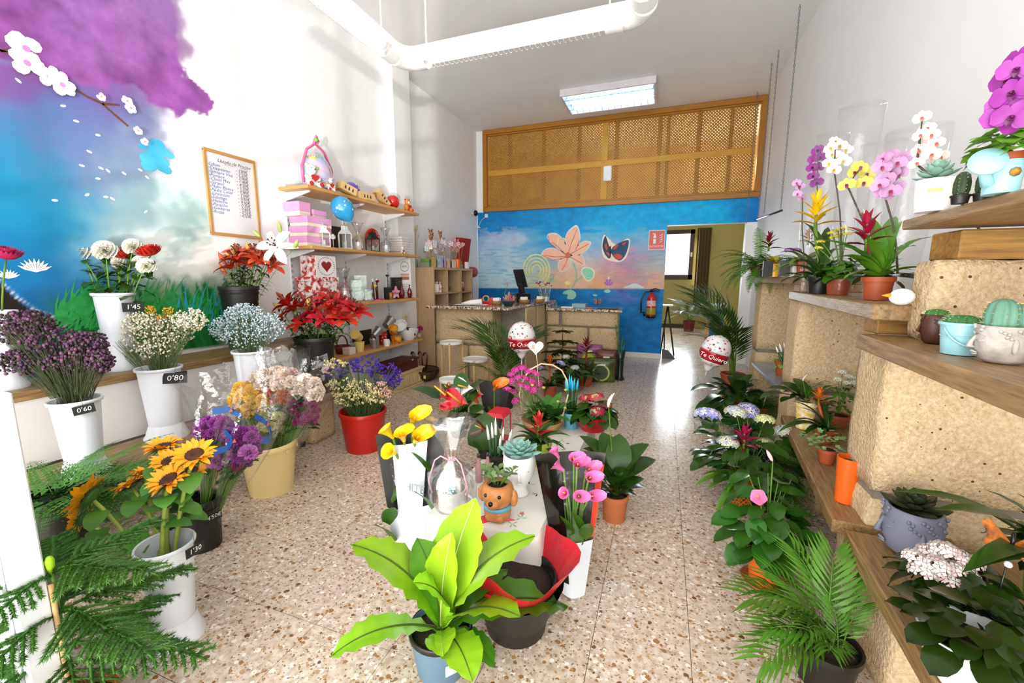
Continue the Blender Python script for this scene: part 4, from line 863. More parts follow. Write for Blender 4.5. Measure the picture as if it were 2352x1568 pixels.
def stemthing(name,label,group,root,head,headmesh,headname,tilt=(0,0,0),hs=1,base=(0,0,.1),leafs=None,nl=6,r=.003,k=.35,cat='flower',lsz=1,buds=None,fr=(.35,.95),stm=None):
    """one cut stem as a thing standing in the vessel `root`: head given in root coordinates"""
    b=Vector(base); t=thing(name,label,cat,root.location+b,0,group); hd=Vector(head)-b
    path=bow((0,0,0),hd,k,7); MB().tube(path,[r]*7+[r*.8],5).obj('stem',stm or stemg,t)
    d=(path[-1]-path[-2]).normalized() if tilt==(0,0,0) else Vector(tilt).normalized()
    o=inst(headname,headmesh,t,hd,d.to_track_quat('Z','Y').to_euler(),hs)
    if leafs:
        for i in range(nl):
            f=fr[0]+(fr[1]-fr[0])*(i+.5)/nl; k2=min(6,int(f*7)); p=path[k2].lerp(path[k2+1],f*7-k2); put(t,leafs,'leaf',p,i*2.4+rnd.random(),rnd.uniform(-.1,.6),0,lsz*rnd.uniform(.8,1.15))
    return t
lf_thin=leafmesh('lily_leaf',.105,.022,dgreen,5,.7,.15,.35); lf_mum=leafmesh('mum_leaf',.10,.045,dgreen,5,.9,.1,.5,.6,wave=.004,waves=3); lf_sun=leafmesh('sunflower_leaf',.12,.10,G('sunflower_leaf_green','5d8f34','3f6d22'),6,1.0,.1,.35,.55)
wtag=[]
# -- upper tier: gerbera vase at the frame edge, chrysanthemums, orange lilies
p=Vector((-3.0,1.03,UZ)); v=flare_bucket('flower_vase','white flared vase holding one dark pink gerbera on the upper tier',p,.38,.075)
ger=mum('gerbera','b3124f','8d0e3c',.08,3,22,.0)
stemthing('gerbera','dark pink gerbera standing in the white vase beside the painted tree trunk',None,v,at(v,14,596),ger,'flower_head',(.35,.1,.95),1.0,(0,0,.12),r=.004)
p=P(285,848,UZ); p.x=-3.0; p.y=P(285,848,UZ).y*(-3.0)/P(285,848,UZ).x; v=flare_bucket('flower_vase','white flared vase of white and red chrysanthemums in front of the painted grass',p,HT(p,672)-UZ,MT(50,p))
pricetag(v,"1'45",at(v,306,705,-.075),MT(50,p),facecam(p)+.05)
mw_=pompon('white_chrysanthemum','f2f0e8','e6e2cf',.052,110); mr_=mum('red_chrysanthemum','d5341c','a8200f',.075,6,16,-.25)
for i,(x,y,dd,s) in enumerate(((178,560,.0,1.0),(184,581,-.03,1.05),(226,568,.05,1.0),(243,577,-.02,1.15),(306,568,0,.95),(322,603,.02,.75),(337,612,-.04,.9),(270,590,.05,.8),(275,603,.03,.75))):
    stemthing('white_chrysanthemum','round white chrysanthemum standing in the vase with red ones','white chrysanthemums',v,at(v,x,y,dd),mw_,'flower_head',(rnd.uniform(-.3,.3),-.35,1),s,(rnd.uniform(-.03,.03),rnd.uniform(-.03,.03),.14),lf_mum,7,.0035)
for i,(x,y,dd,s) in enumerate(((347,586,.0,1.1),(284,590,.04,.9),(300,580,.06,.8))):
    stemthing('red_chrysanthemum','red chrysanthemum among the white ones in the flared vase','red chrysanthemums',v,at(v,x,y,dd),mr_,'flower_head',(rnd.uniform(-.1,.5),-.4,.9),s,(rnd.uniform(-.03,.03),rnd.uniform(-.03,.03),.14),lf_mum,6,.0035)
# lilies
lo_=lily('orange_lily','d9471b','b8320f',1.8); lr_=lily('red_lily','cf2a12','a31708',1.9); lw_=lily('white_lily','f4f4ec','e2e6d0',1.7,.95); bo=bud('orange_bud','c9643a',.09,.016); by_=bud('yellow_bud','d9b24a',.075,.014); bg=bud('green_bud','a9b860',.06,.012); brd=bud('red_bud','a8392a',.09,.016)
p=PX(562,800,-3.0); p.z=UZ; v=black_bucket('flower_bucket','black bucket of orange lilies with one white lily on the upper tier',p,HT(p,657)-UZ,MT(46,p),MT(35,p))
def lilies(v,heads,mesh,buds,name,label,group,lz):
    for i,(x,y,dd) in enumerate(heads):
        q=at(v,x,y,dd); q.x=max(q.x,-3.06-v.location.x); stemthing(name,label,group,v,q,mesh,'flower_head',(q.x*2.2+rnd.uniform(-.25,.25),q.y*2-.45,rnd.uniform(.45,.9)),rnd.uniform(.9,1.1),(rnd.uniform(-.03,.03),rnd.uniform(-.03,.03),.06),lf_thin,13,.003,fr=(.5,.93))
    for x,y,dd,bm2 in buds:
        q=at(v,x,y,dd); q.x=max(q.x,-3.08-v.location.x); stemthing(name,label,group,v,q,bm2,'bud',(q.x*3,q.y*2-.2,.8),rnd.uniform(.9,1.2),(rnd.uniform(-.03,.03),rnd.uniform(-.03,.03),.06),lf_thin,8,.0025,fr=(.5,.9))
lilies(v,[(524,617,-.05),(545,590,.0),(585,588,0),(560,600,.05),(596,600,-.03),(505,600,.04),(575,612,-.02),(620,612,.0)],lo_,[(466,632,0,bo),(460,608,0,bo),(480,600,.02,by_),(596,572,0,bo),(500,590,.04,by_),(612,600,-.04,bo),(570,580,.03,by_),(520,585,.04,bo)],'orange_lily','orange lily in the black bucket on the upper tier','orange lilies',0)
stemthing('white_lily','open white lily rising above the orange lilies',None,v,at(v,637,568,-.03),lw_,'flower_head',(.35,-.8,.35),1.25,(0,0,.06),lf_thin,8,.0035,fr=(.5,.95))
for x,y in ((598,545),(645,535),(676,570)): stemthing('white_lily','green lily bud rising beside the open white lily','white lily buds',v,at(v,x,y,-.03),bg,'bud',(x-640,-10,40),1.4,(0,0,.06),None,0,.002)
p=PX(728,850,-2.60); p.z=LZ; v=black_bucket('flower_bucket','tall black bucket of red lilies at the end of the lower tier',p,HT(p,772)-LZ,MT(47,p),MT(33,p))
RLH=[(650,735,-.03),(680,712,.02),(700,745,-.08),(722,720,-.02),(745,735,-.08),(770,712,.0),(790,735,-.03),(806,712,.03),(735,700,.0),(665,700,.0),(695,705,.02),(760,695,.02),(785,700,.02),(815,720,.0),(765,740,-.06)]
lilies(v,RLH,lr_,[(655,690,0,brd),(712,705,-.04,by_),(725,715,-.06,brd),(740,700,0,brd),(733,755,-.1,brd),(700,690,.05,brd),(645,710,0,by_),(775,690,.03,brd)],'red_lily','deep red lily in the tall black bucket beside the wall shelves','red lilies',0)
# -- gypsophila
def cloud(root,name,label,blobs,n,cols,size,base,stems=26,stc='5f7340',ellip=None,group=None):
    t=thing(name,label,'flowers',root.location+Vector(base),0,group); rr=random.Random(len(label)+n); m=MB(); st=MB(); tips=[]
    for i in range(n):
        c,rx,rz_=rr.choice(blobs); 
        while True:
            d=Vector((rr.uniform(-1,1),rr.uniform(-1,1),rr.uniform(-1,1)))
            if .25<d.length<1: break
        p=c-Vector(base)+Vector((d.x*rx,d.y*rx*.9,d.z*rz_)); m.m(rr.choices(range(len(cols)),[k for _,k in cols])[0]); m.ball(p,size*rr.uniform(.7,1.3),5,3)
        if i%max(1,n//(stems*7))==0: tips.append(p)
    for i,p in enumerate(tips):
        q=bow((rr.uniform(-.02,.02),rr.uniform(-.02,.02),0),p,.3,5); st.tube(q,.0011,3,False)
    o=m.obj('blossoms',[mat('blossom_'+c.replace('#',''),c,.7) for c,_ in cols],t); o['kind']='stuff'
    o=st.obj('twigs',mat('twig_'+stc,stc,.7),t); o['kind']='stuff'; return t
p=P(385,1003,LZ); v=flare_bucket('flower_vase',"white flared vase of white gypsophila with a black 0'80 tag",p,HT(p,842)-LZ,MT(54,p))
pricetag(v,"0'80",at(v,402,868,-.085),MT(56,p),facecam(p)-.05,.08); o=bevbox(-.03,.03,-.0015,.0015,-.018,.018,.0006).obj('price_tag',slate,v,False); o.location=at(v,416,860,-.06); o.rotation_euler=(0,.05,facecam(p)+.4)
B=lambda v,x,y,rx,rz,dd=0:(at(v,x,y,dd),MT(rx,v.location),MT(rz,v.location))
cloud(v,'gypsophila_bunch',"cloud of creamy white gypsophila in the vase tagged 0'80",[B(v,345,770,80,58),B(v,400,760,55,50),B(v,440,735,45,38),B(v,250,770,32,30,.02),B(v,330,740,55,32),B(v,370,800,60,30)],1900,(('f0ead4',6),('e2d8b8',3),('c8bd92',1)),.0055,(0,0,.2))
cloud(v,'solidago_sprig',"yellow solidago tips poking out of the white gypsophila",[B(v,345,712,14,14),B(v,388,716,16,16),B(v,375,730,20,10)],220,(('d8a416',3),('b98a14',1)),.004,(0,0,.2),6)
p=P(592,955,LZ); v=flare_bucket('flower_vase','white flared vase of pale blue gypsophila beside the red lilies',p,HT(p,803)-LZ,MT(45,p))
cloud(v,'gypsophila_bunch','cloud of pale blue dyed gypsophila beside the red lilies',[B(v,565,735,68,42),B(v,520,755,45,35),B(v,615,750,45,40),B(v,570,770,70,34),B(v,560,715,48,22)],2000,(('c9dde4',5),('e6ece8',3),('9cbccb',2),('7e99a0',1)),.0055,(0,0,.2),30)
# -- purple limonium
p=P(205,1095,LZ); p=Vector((-2.42,.93,LZ)); p=P(200,1090,LZ); v=flare_bucket('flower_vase',"white flared vase of purple limonium with a black 0'60 tag",p,HT(p,915)-LZ,MT(80,p)*.8)
pricetag(v,"0'60",at(v,193,940,-.10),MT(50,p),facecam(p),-.1)
cloud(v,'limonium_bunch',"dusky purple limonium spilling over the vase tagged 0'60",[B(v,60,740,75,40),B(v,120,780,80,45),B(v,200,790,60,45),B(v,60,830,80,45),B(v,160,830,80,40),B(v,230,830,40,40),B(v,20,760,50,50,.05)],2300,(('4d2a46',5),('3a1c38',4),('6b4258',2),('33311c',3)),.0072,(0,0,.2),40,'3f4a22')
# -- leatherleaf ferns in black bucket on the floor
p=P(125,1120,.44); p.z=0; v=black_bucket('flower_bucket','tall black bucket of cut fern leaves beside the sunflowers',p,.42,.11,.085); pricetag(v,"0'35",at(v,130,1150,-.13),.07,facecam(p),0)
ff=fern_frond('fern_leaf',.46,19,.15,G('cut_fern_green','4f8230','2f5a18',.5),.8,True,6)
for i,(az,pt,s,px,py) in enumerate(((.25,.5,1.0,95,1000),(.1,.75,1.05,90,985),(.55,.62,.9,80,1000),(-.25,.55,.95,100,1010),(.9,.6,.85,70,1000),(-.6,.45,.85,90,1030),(2.2,.7,.8,60,1000),(3.0,.6,.8,50,1000),(.4,.25,.9,100,1060),(0,.3,.95,100,1040),(1.4,.8,.9,80,990),(-1.2,.4,.7,100,1060))):
    q=Vector((.03*math.cos(az),.03*math.sin(az),.40)); t=thing('fern_leaf','dark green cut fern leaf standing in the tall black bucket','leaf',p+Vector((0,0,.05)),0,'cut fern leaves'); MB().tube([(0,0,0),q-Vector((0,0,.05))],.002,4).obj('stalk',stemg,t); put(t,ff,'frond',q-Vector((0,0,.05)),az,pt,rnd.uniform(-.3,.3),s)
# -- sunflowers
p=P(408,1462,0); v=flare_bucket('flower_vase',"white flared vase of sunflowers on the floor with a black 1'30 tag",p,HT(p,1245),MT(76,p)*.93)
pricetag(v,"1'30",at(v,448,1262,-.085),.062,facecam(p)+.55,0)
sf=sunflower_mesh(.066)
SUN=[(205,1140,-.05,(-.75,-.5,.45),1.0),(190,1190,.02,(-.9,-.3,.2),.62),(300,1112,.05,(-.4,-.3,.9),.75),(388,1102,-.04,(.05,-.45,.9),.82),(390,1060,.05,(.2,-.2,.9),.75),(447,1045,.0,(.3,-.35,.9),.85),(375,1026,.12,(0,-.1,1),.8),(440,1080,.06,(.5,-.1,.8),.6),(330,1085,.1,(-.2,.2,1),.6)]
for i,(x,y,dd,tl,s) in enumerate(SUN):
    q=at(v,x,y,dd); stemthing('sunflower','yellow sunflower in the white floor vase, '+('largest, its dark disc turned to the fern bucket','small one hanging below the largest','half open one above the largest','full one in the middle, dark disc up','one behind the middle bloom','one leaning to the purple pompons','one held highest, petals up','small one under the leaning bloom','small one hidden by the leaves')[i],'sunflowers',v,q,sf,'flower_head',tl,s,(rnd.uniform(-.04,.04),rnd.uniform(-.03,.03),.12),lf_sun,3,.0075,k=.3,fr=(.55,.92),stm=mat('sunflower_stem','a3b046',.6,'86983a',10),lsz=.75)
o=put(None,lf_sun,'x',(0,0,0),0); bpy.data.objects.remove(o)
# -- mums in black bucket, cream bucket, red bucket
ppur=pompon('purple_pompon','b04bab','8f2f8e',.027); pmag=pompon('magenta_pompon','a41d70','7d1254',.026); pyel=pompon('yellow_pompon','ffd80a','f2bc00',.030); pcre=pompon('cream_pompon','ece6b4','d9d592',.037); pwh=pompon('white_pompon','f1e4d6','e3cdbb',.038); porg=pompon('orange_pompon','d9783a','b8562a',.03); ppk=pompon('pink_pompon','edd0c6','dcb4ac',.034); plil=pompon('lilac_pompon','cf7fc6','b45fb0',.042)
blueband=mat('blue_band','1257a0',.4,'0d478c',6); orband=mat('band_logo','e2623a',.5)
def bouquet(root,label,heads,base,film_=cel,group=None,name='wrapped_bouquet',band=None,flw=1.0,slackz=.05,leafm=lf_mum):
    t=thing(name,label,'bouquet',root.location+Vector(base),0,group); b=Vector(base); pts=[]; st=MB()
    for x,y,dd,me,s in heads:
        q=at(root,x,y,dd)-b; pts.append(q); o=inst('flower_head',me,t,q,(rnd.uniform(-.4,.4),rnd.uniform(-.5,.1),rnd.random()*6),s); st.tube(bow((rnd.uniform(-.01,.01),rnd.uniform(-.01,.01),0),q,.45,5),.0022,4)
        put(t,leafm,'leaf',q*.86,rnd.random()*6,.5,0,.8)
    st.obj('stems',stemg,t); c=sum(pts,Vector())/len(pts); ax=c.normalized(); u=ax.orthogonal().normalized(); w=ax.cross(u); L=max(p.dot(ax) for p in pts)
    R=max((p-ax*p.dot(ax)).length for p in pts)+.035*flw; m=MB(); rr=random.Random(len(pts)+int(L*1000)); n=26; rows=[]
    for k,(f,rf) in enumerate(((.02,.16),(.35,.45),(.62,.78),(.88,1.0),(1.08,1.06),(1.22,1.1))):
        rows.append([(ax*(L*f+(rr.uniform(-.03,.035) if k==5 else 0))+(u*math.cos(2*PI*i/n)+w*math.sin(2*PI*i/n))*R*rf*(1+(.05*math.sin(i*2.1+k*1.7)+rr.uniform(-.03,.03)) * (k>0))) for i in range(n)])
    vs=[v_ for r in rows for v_ in r]; m.add(vs,[(k*n+i,k*n+(i+1)%n,(k+1)*n+(i+1)%n,(k+1)*n+i) for k in range(len(rows)-1) for i in range(n)]); m.obj('wrapper',film_,t)
    if band:
        # printed ribbon across the film
        bb=MB(); e=[at(root,x,y,dd)-b for x,y,dd in band]; hh=MT(9,root.location)
        bb.grid(lambda a_,b_:tuple(_pl(e,a_)+Vector((0,0,(b_-.5)*2*hh))),12,1); o=bb.obj('printed_band',blueband,t); 
        q=_pl(e,.35); lg=MB(); lg.poly([q+Vector((.0,-.004,-hh*.8)),q+Vector((.028,-.004,-hh*.2)),q+Vector((.02,-.004,hh*.9))]); lg.obj('band_logo',orband,t,False)
    return t
def _pl(e,t):
    f=t*(len(e)-1); k=min(len(e)-2,int(f)); return e[k].lerp(e[k+1],f-k)
p=P(470,1252,0); v=black_bucket('flower_bucket',"black floor bucket of purple pompons with a 4'50€ tag",p,HT(p,1142),MT(52,p),MT(43,p)); pricetag(v,"4'50€",at(v,492,1185,-.115),.066,facecam(p)+.45,0)
rr=random.Random(2)
def scat(cx,cy,rx,ry,n,me,s=1,dd=.04):
    r=[]
    for i in range(n):
        a=i*2.39996; q=math.sqrt((i+.5)/n); r.append((cx+rx*q*math.cos(a),cy+ry*q*math.sin(a),rr.uniform(-dd,dd),me,s*rr.uniform(.85,1.15)))
    return r
bouquet(v,'cellophane bunch of purple pompon mums leaning over the black floor bucket',scat(495,990,40,28,34,ppur,1.1)+[(500,1060,-.02,plil,1.0),(470,1055,-.03,plil,.8)],(0,0,.05),band=[(488,945,-.12),(525,940,-.13),(555,955,-.12),(556,985,-.1)])
bouquet(v,'cellophane bunch of magenta purple pompon mums beside the cream bucket',scat(560,1025,32,40,34,ppur,1.1)+[(570,1040,-.06,plil,1.0),(545,1070,-.04,pmag,1.0),(535,1075,-.02,pmag,1)],(.02,.02,.05),band=[(515,990,-.12),(535,1010,-.13),(520,1030,-.13),(485,1040,-.12)])
p=P(625,1122,0); cream=mat('cream_plastic','e6cf8e',.4,'dfc684',3); v=black_bucket('flower_bucket','cream plastic bucket of cellophane wrapped chrysanthemums on the floor',p,HT(p,1012),MT(68,p),MT(52,p),cream,False); pricetag(v,' ',at(v,695,1020,.06),.06,facecam(p)+.9,.3)
for k in range(8):
    a=k*PI/4; q=Vector((math.cos(a),math.sin(a),0)); o=bevbox(-.01,.01,-.004,.004,-.012,.012,.002).obj('grip_rib',cream,v,False); o.location=q*MT(67,p)+Vector((0,0,HT(p,1012)-.045)); o.rotation_euler=(0,0,a+PI/2)
H0=HT(p,1012)
bouquet(v,'cellophane bunch of bright yellow chrysanthemums in the cream bucket',scat(570,920,36,36,44,pyel,1.15)+scat(520,960,30,16,14,pcre,.9),(-.02,0,.08),band=[(585,955,-.14),(605,965,-.14),(622,985,-.14),(618,1010,-.12),(590,1012,-.12)])
bouquet(v,'cellophane bunch of cream chrysanthemums in the cream bucket',scat(628,965,30,30,26,pcre,1.1),(.0,-.02,.08))
bouquet(v,'cellophane bunch of magenta mums leaning out of the cream bucket',scat(695,945,34,30,38,pmag,1.1),(.03,0,.08))
bouquet(v,'cellophane bunch of white and blush chrysanthemums behind the yellow ones',scat(630,875,42,24,26,pwh,1.1)+scat(650,865,25,15,6,ppk,1),(0,.03,.08),flw=1.4)
bouquet(v,'cellophane bunch of orange mums between the white and the cream ones',scat(630,912,34,16,20,porg,1),(.01,.02,.08),flw=.6)
bouquet(v,'cellophane bunch of ivory chrysanthemums beside the red bucket',scat(705,895,28,24,22,pwh,1.1),(.04,.03,.08),flw=1.5)
p=P(838,1028,0); redp=mat('red_plastic','c4200f',.35,'b01a0c',3); v=black_bucket('flower_bucket','red plastic bucket of statice on the terrazzo floor',p,HT(p,940),MT(54,p),MT(42,p),redp,False); pricetag(v,' ',at(v,880,945,.02),.055,facecam(p)+.6,.1)
lf_st=leafmesh('statice_stem_leaf',.14,.006,stemg,3,.5)
def statice(label,col,col2,heads,n,dd0=0):
    t=thing('statice_bunch',label,'flowers',v.location+Vector((0,0,.08)),0); m=MB(); rr=random.Random(n); st=MB()
    for x,y,rx,ry,dd in heads:
        for i in range(n):
            a=rr.random()*6.28; q=math.sqrt(rr.random()); c=at(v,x+rx*q*math.cos(a),y+ry*q*math.sin(a),dd+rr.uniform(-.04,.05))-Vector((0,0,.08)); m.m(rr.choice((0,0,1)))
            for j in range(5): m.ball(c+Vector((rr.gauss(0,.007),rr.gauss(0,.007),rr.gauss(0,.005))),rr.uniform(.0045,.008),5,3)
            if i%2==0: st.tube(bow((rr.uniform(-.05,.05),rr.uniform(-.05,.05),0),c,.35,4),.0018,3,False)
    m.obj('blossoms',[mat('statice_'+col,col,.7),mat('statice_'+col2,col2,.7)],t)['kind']='stuff'; st.obj('stems',mat('statice_stem','4f6a30',.6),t)['kind']='stuff'
statice('violet blue statice at the back of the red bucket','45209c','5a30b4',[(790,845,38,18,.06),(845,838,38,22,.06),(885,855,36,24,.05),(905,875,18,16,.03),(768,860,20,14,.06)],42)
statice('pale yellow statice at the front of the red bucket','efe3a6','d9c978',[(790,890,42,24,-.06),(835,900,42,26,-.07),(800,915,35,18,-.06),(770,835,25,12,.05),(860,915,22,14,-.05)],46)
statice('blush pink statice on the side of the red bucket','e0b4a4','cf9c8c',[(870,892,28,18,-.03),(885,905,14,12,-.02),(755,850,14,10,.05)],34)
# -- Norfolk pine in the near corner
p=PD(165,1568,1.12); base=Vector((p.x,p.y,0)); top=PD(131,1300,1.05)
t=thing('norfolk_pine','young Norfolk pine staked with a cane beside the white door leaf','plant',base); pot(t,.085,.06,.15,terra); hb=top.z
MB().tube([(0,0,.13),(0,0,hb)],[.006,.005],6).obj('trunk',stemg,t); MB().lathe([(.005,hb-.03),(.009,hb-.012),(.010,hb+.004),(.006,hb+.014),(.0002,hb+.017)],8).obj('growing_tip',bright,t)
MB().tube([(.012,-.01,.13),(.008,-.008,hb-.055)],.0055,7).obj('cane',mat('bamboo_cane','d8b074',.6),t)
nb=needle_branch('needle_branch',.34,G('needle_green','4a7a2c','305a1a',.5),22); 
for i,(az,z,pt,s) in enumerate(((.35,-.03,.32,1.0),(1.6,-.04,.35,.9),(2.75,-.05,.3,.95),(3.9,-.04,.3,.9),(5.1,-.04,.25,.85),(.15,-.14,.12,1.15),(1.35,-.15,.15,1.05),(2.6,-.15,.1,1.1),(3.7,-.15,.1,1.0),(4.9,-.15,.1,1.0),(.6,-.25,.0,1.2),(-.3,-.26,-.05,1.15),(1.9,-.26,0,1.15),(3.1,-.26,.0,1.1),(4.3,-.26,0,1.1))):
    put(t,nb,'branch',(0,0,hb+z),az,pt,rnd.uniform(-.2,.2),s*.78)
# -- white door leaf at the frame edge
q=PD(30,1150,1.0); d=thing('door_leaf','white aluminium door leaf folded open beside the fern bucket','door',(q.x-.03,q.y,0)); bevbox(-.05,.035,-.03,.03,.02,1.02,.004).obj('stile',alu,d,False); bevbox(-.5,-.05,-.018,.018,.02,.96,.004).obj('panel',alu,d,False); bevbox(.0,.012,-.036,-.03,.02,1.0,.002).obj('groove_strip',mat('grey_seal','c4c8cc',.4),d,False)
hz_=HT((q.x,q.y,.5),992); bevbox(-.05,.04,-.05,-.03,hz_-.02,hz_+.02,.003).obj('wooden_latch',mat('latch_wood','a9742c',.5),d,False)
# ================================================================ centre: table display, floor plants, counter
def ontable(px,py): return P(px,py,TZ+.002)
lf_spathi=leafmesh('peace_lily_leaf',.17,.066,dgreen,10,1.2,.18,.42,.7,stalk=.36); lf_br=leafmesh('bromeliad_leaf',.20,.036,G('brom_green','5f8f24','3f6d14'),7,1.1,.35,.3,strap=True); lf_brd=leafmesh('bromeliad_leaf_dark',.20,.032,dgreen,7,1.2,.35,.3,strap=True); lf_round=leafmesh('round_leaf',.05,.042,green,4,.5,.1,.5,.5); lf_anth=leafmesh('anthurium_leaf',.15,.125,dgreen,6,.8,.1,.33,.5); lf_broad=leafmesh('broad_leaf',.10,.06,dgreen,5,.6,.12,.4,.6,wave=.003); lf_jade=leafmesh('jade_leaf',.035,.022,G('jade_green','6f8a55','55723f'),4,.3,.15,.6,.5)
# ---- bird's nest fern
p=P(1015,1528,0); t=thing('birds_nest_fern',"bright green bird's nest fern in a grey-blue pot before the cloth",'plant',p)
gb=mat('grey_blue_plastic','5f7a8c',.45,'566f80',4); hp=HT(p,1440)+.01; rp=MT(76,p); zt=pot(t,rp,rp*.78,hp,gb,.0,0,ins=.86); MB().lathe(rg([(rp*.99,0),(rp*1.02,.004),(rp*1.02,.02),(rp*.985,.024)]),30,(0,0,hp-.02)).obj('pot_rim',blackp,t)
o=bevbox(-.022,.022,-.001,.001,-.018,.018,.0005).obj('price_sticker',mat('paper_white','f4f4f0',.7),t,False); a=facecam(p)+.25; o.location=Vector((-math.sin(-a)*0+rp*.93*math.sin(a+.1)*1,0,0)); d2=Vector((0,0,0))-p; d2.z=0; d2.normalize(); d3=Matrix.Rotation(.35,3,'Z')@d2; o.location=d3*(rp*.9)+Vector((0,0,hp*.45)); o.rotation_euler=(0,0,math.atan2(d3.y,d3.x)+PI/2)
ribm=mat('fern_rib_dark','4a5a1c',.5); ribl=mat('fern_rib_light','cfe08a',.5)
fb=[leafmesh('nest_fern_leaf',.30,.15,bright,16,b_,.10,.58,.75,wave=.006,waves=7,nv=2,rib=r_) for b_,r_ in ((.5,ribl),(1.0,ribm),(1.5,ribm))]
fb2=leafmesh('nest_fern_leaf_young',.22,.10,bright,14,.35,.25,.55,.8,wave=.003,waves=5,nv=2,rib=ribl); dk=leafmesh('nest_fern_leaf_deep',.30,.145,G('nest_fern_deep','5f9a22','3f7a18',.3),16,1.1,.10,.58,.75,wave=.006,waves=7,nv=2,rib=ribm)
b0=(0,0,zt)
for tipx,tipy,dd,me,bend,roll,ln in ((815,1225,-.02,fb[1],1.0,.3,.30),(755,1485,-.12,fb[1],1.0,.35,.30),(1085,1140,.10,fb[0],.5,-.2,.30),(1215,1200,.05,fb[1],.9,-.3,.30),(1220,1385,-.10,fb[1],1.0,-.5,.30),(1298,1380,.10,dk,1.1,-.2,.30),(1040,1220,-.02,fb2,.35,0,.22),(935,1310,-.08,fb[2],1.5,.3,.30),(975,1225,.08,dk,1.1,.2,.30),(1105,1562,-.24,fb[1],1.0,-.2,.30),(1012,1510,-.22,fb2,.35,.2,.22),(1150,1520,-.10,dk,1.1,-.3,.30),(1160,1300,.12,dk,1.1,-.2,.30)):
    aim(t,me,'leaf',b0,at(t,tipx,tipy,dd),bend,roll,ln)
# ---- pot wrapped in red paper behind the fern
p=P(1170,1440,0); p=P(1185,1432,0); t=thing('wrapped_pot','black pot in a red paper collar leaning by the table end','plant pot',p); r_=MT(95,p); h_=HT(p,1320); pot(t,r_,r_*.75,h_,blackp,.004,.02)
redpap=mat('red_paper','cf1f2c',.35,'a8141f',4,.7); m=MB(); n=18
def rp_(u,v):
    a=u*2*PI; q=r_*(.9+.55*v)*(1+.10*math.sin(a*5+1)*v); return (q*math.cos(a),q*math.sin(a),h_*.8+v*(.14+.025*math.sin(a*3+.5)))
m.grid(rp_,36,3); o=m.obj('paper_collar',redpap,t,False)
m=MB(); m.grid(lambda u,v:((r_*(.85+.35*v))*math.cos(u*2*PI),(r_*(.85+.35*v))*math.sin(u*2*PI),h_*.3+v*.13),24,2); m.obj('black_sleeve',blackp,t)
# ---- calla bouquets in sleeves
def sleeve(name,label,base,back,front,heads,mesh,leafs,title=None,backm=None,strip=None,panel=None):
    """flat florist sleeve: opaque back sheet, clear front; `back` = pixel outline corners (tl,tr,br,bl)"""
    t=thing(name,label,'bouquet',base); 
    tl,tr,br,bl=[at(t,x,y,dd) for x,y,dd in back]; bul=Vector((0,-.06,0))
    def sheet(u,v,dpt): 
        a=bl.lerp(br,u); b=tl.lerp(tr,u); q=a.lerp(b,v); return q+Vector((0,dpt*math.sin(PI*u)*(.35+.65*v),0))
    m=MB(); m.grid(lambda u,v:sheet(u,v,.035),8,8); m.obj('back_sheet',backm or blackp,t)
    m=MB(); m.grid(lambda u,v:sheet(u,v*.92,-.06),8,8); m.obj('front_film',cel2,t)
    wpap=mat('sleeve_white','d9dde0',.35,'cdd3da',4)
    m=MB(); lo_v=panel[0]; m.grid(lambda u,v:sheet(u,v*lo_v,-.0615),8,5); m.obj('sleeve_bottom',wpap,t)
    if panel[1]: 
        u0,u1,v1=panel[1]; m=MB(); m.grid(lambda u,v:sheet(u0+(u1-u0)*u,lo_v+(v1-lo_v)*v,-.0615),3,6); o=m.obj('printed_panel',wpap,t)
    return t,sheet
p=P(945,1290,0); t,sh=sleeve('calla_bouquet','yellow callas in a black and white printed florist sleeve beside the table',p,[(862,1000,.0),(1030,978,.06),(980,1290,.02),(910,1290,.0)],None,None,None,None,panel=(.43,(.30,.78,.93)))
cy=calla_mesh('yellow_calla','f5d21c','e9b90c',.78)
for x,y,dd,tl in ((903,1005,-.02,(-.3,-.5,.8)),(945,975,.0,(.5,-.2,.75)),(928,1012,-.03,(.1,-.5,.8)),(952,1015,-.02,(.6,-.3,.7)),(908,1040,-.05,(-.1,-.85,.5))):
    q=at(t,x,y,dd); u=(x-862)/168; MB().tube([sh(.5,.03,.01),sh(u*.5+.25,.4,.015),sh(u*.8+.1,.72,.02),q],.006,6).obj('stem',stemg,t); inst('flower_head',cy,t,q,Vector(tl).to_track_quat('Z','Y').to_euler(),1)
lf_cal=leafmesh('calla_leaf',.20,.08,green,6,.5,.2,.35,.6)
for x,y,dd in ((895,1160,-.01),(900,1110,0),(1000,1060,.0),(995,1130,0),(905,1200,-.01)): 
    q=at(t,x,y+45,dd); put(t,lf_cal,'leaf',q,rnd.uniform(0,6),1.2,0,.9)
gl_=mat('print_grey','9aa4a6',.6)
q=sh(.53,.64,-.064); fz=math.atan2(q.x+p.x,q.y+p.y)
text('WHITE','sleeve_text',mat('print_thin_grey','8d989c',.6),t,sh(.55,.60,-.066),(PI/2-.1,0,-.05),.055,0,'CENTER',1.0); text('SIMPLE IN WHITE','banner_text',gl_,t,sh(.54,.87,-.066),(PI/2-.1,-.1,-.05),.012)
cr=MB(); c=sh(.52,.75,-.066)
for pts in ([(-.022,0),(-.026,.012),(-.015,.006),(-.008,.016),(0,.006),(.008,.016),(.015,.006),(.026,.012),(.022,0)],):
    for a,b in zip(pts[:-1],pts[1:]): cr.box(0,math.hypot(b[0]-a[0],b[1]-a[1]),-.0003,.0003,-.0006,.0006,Matrix.Translation(c+Vector((a[0],0,a[1])))@Matrix.Rotation(-math.atan2(b[1]-a[1],b[0]-a[0]),4,'Y'))
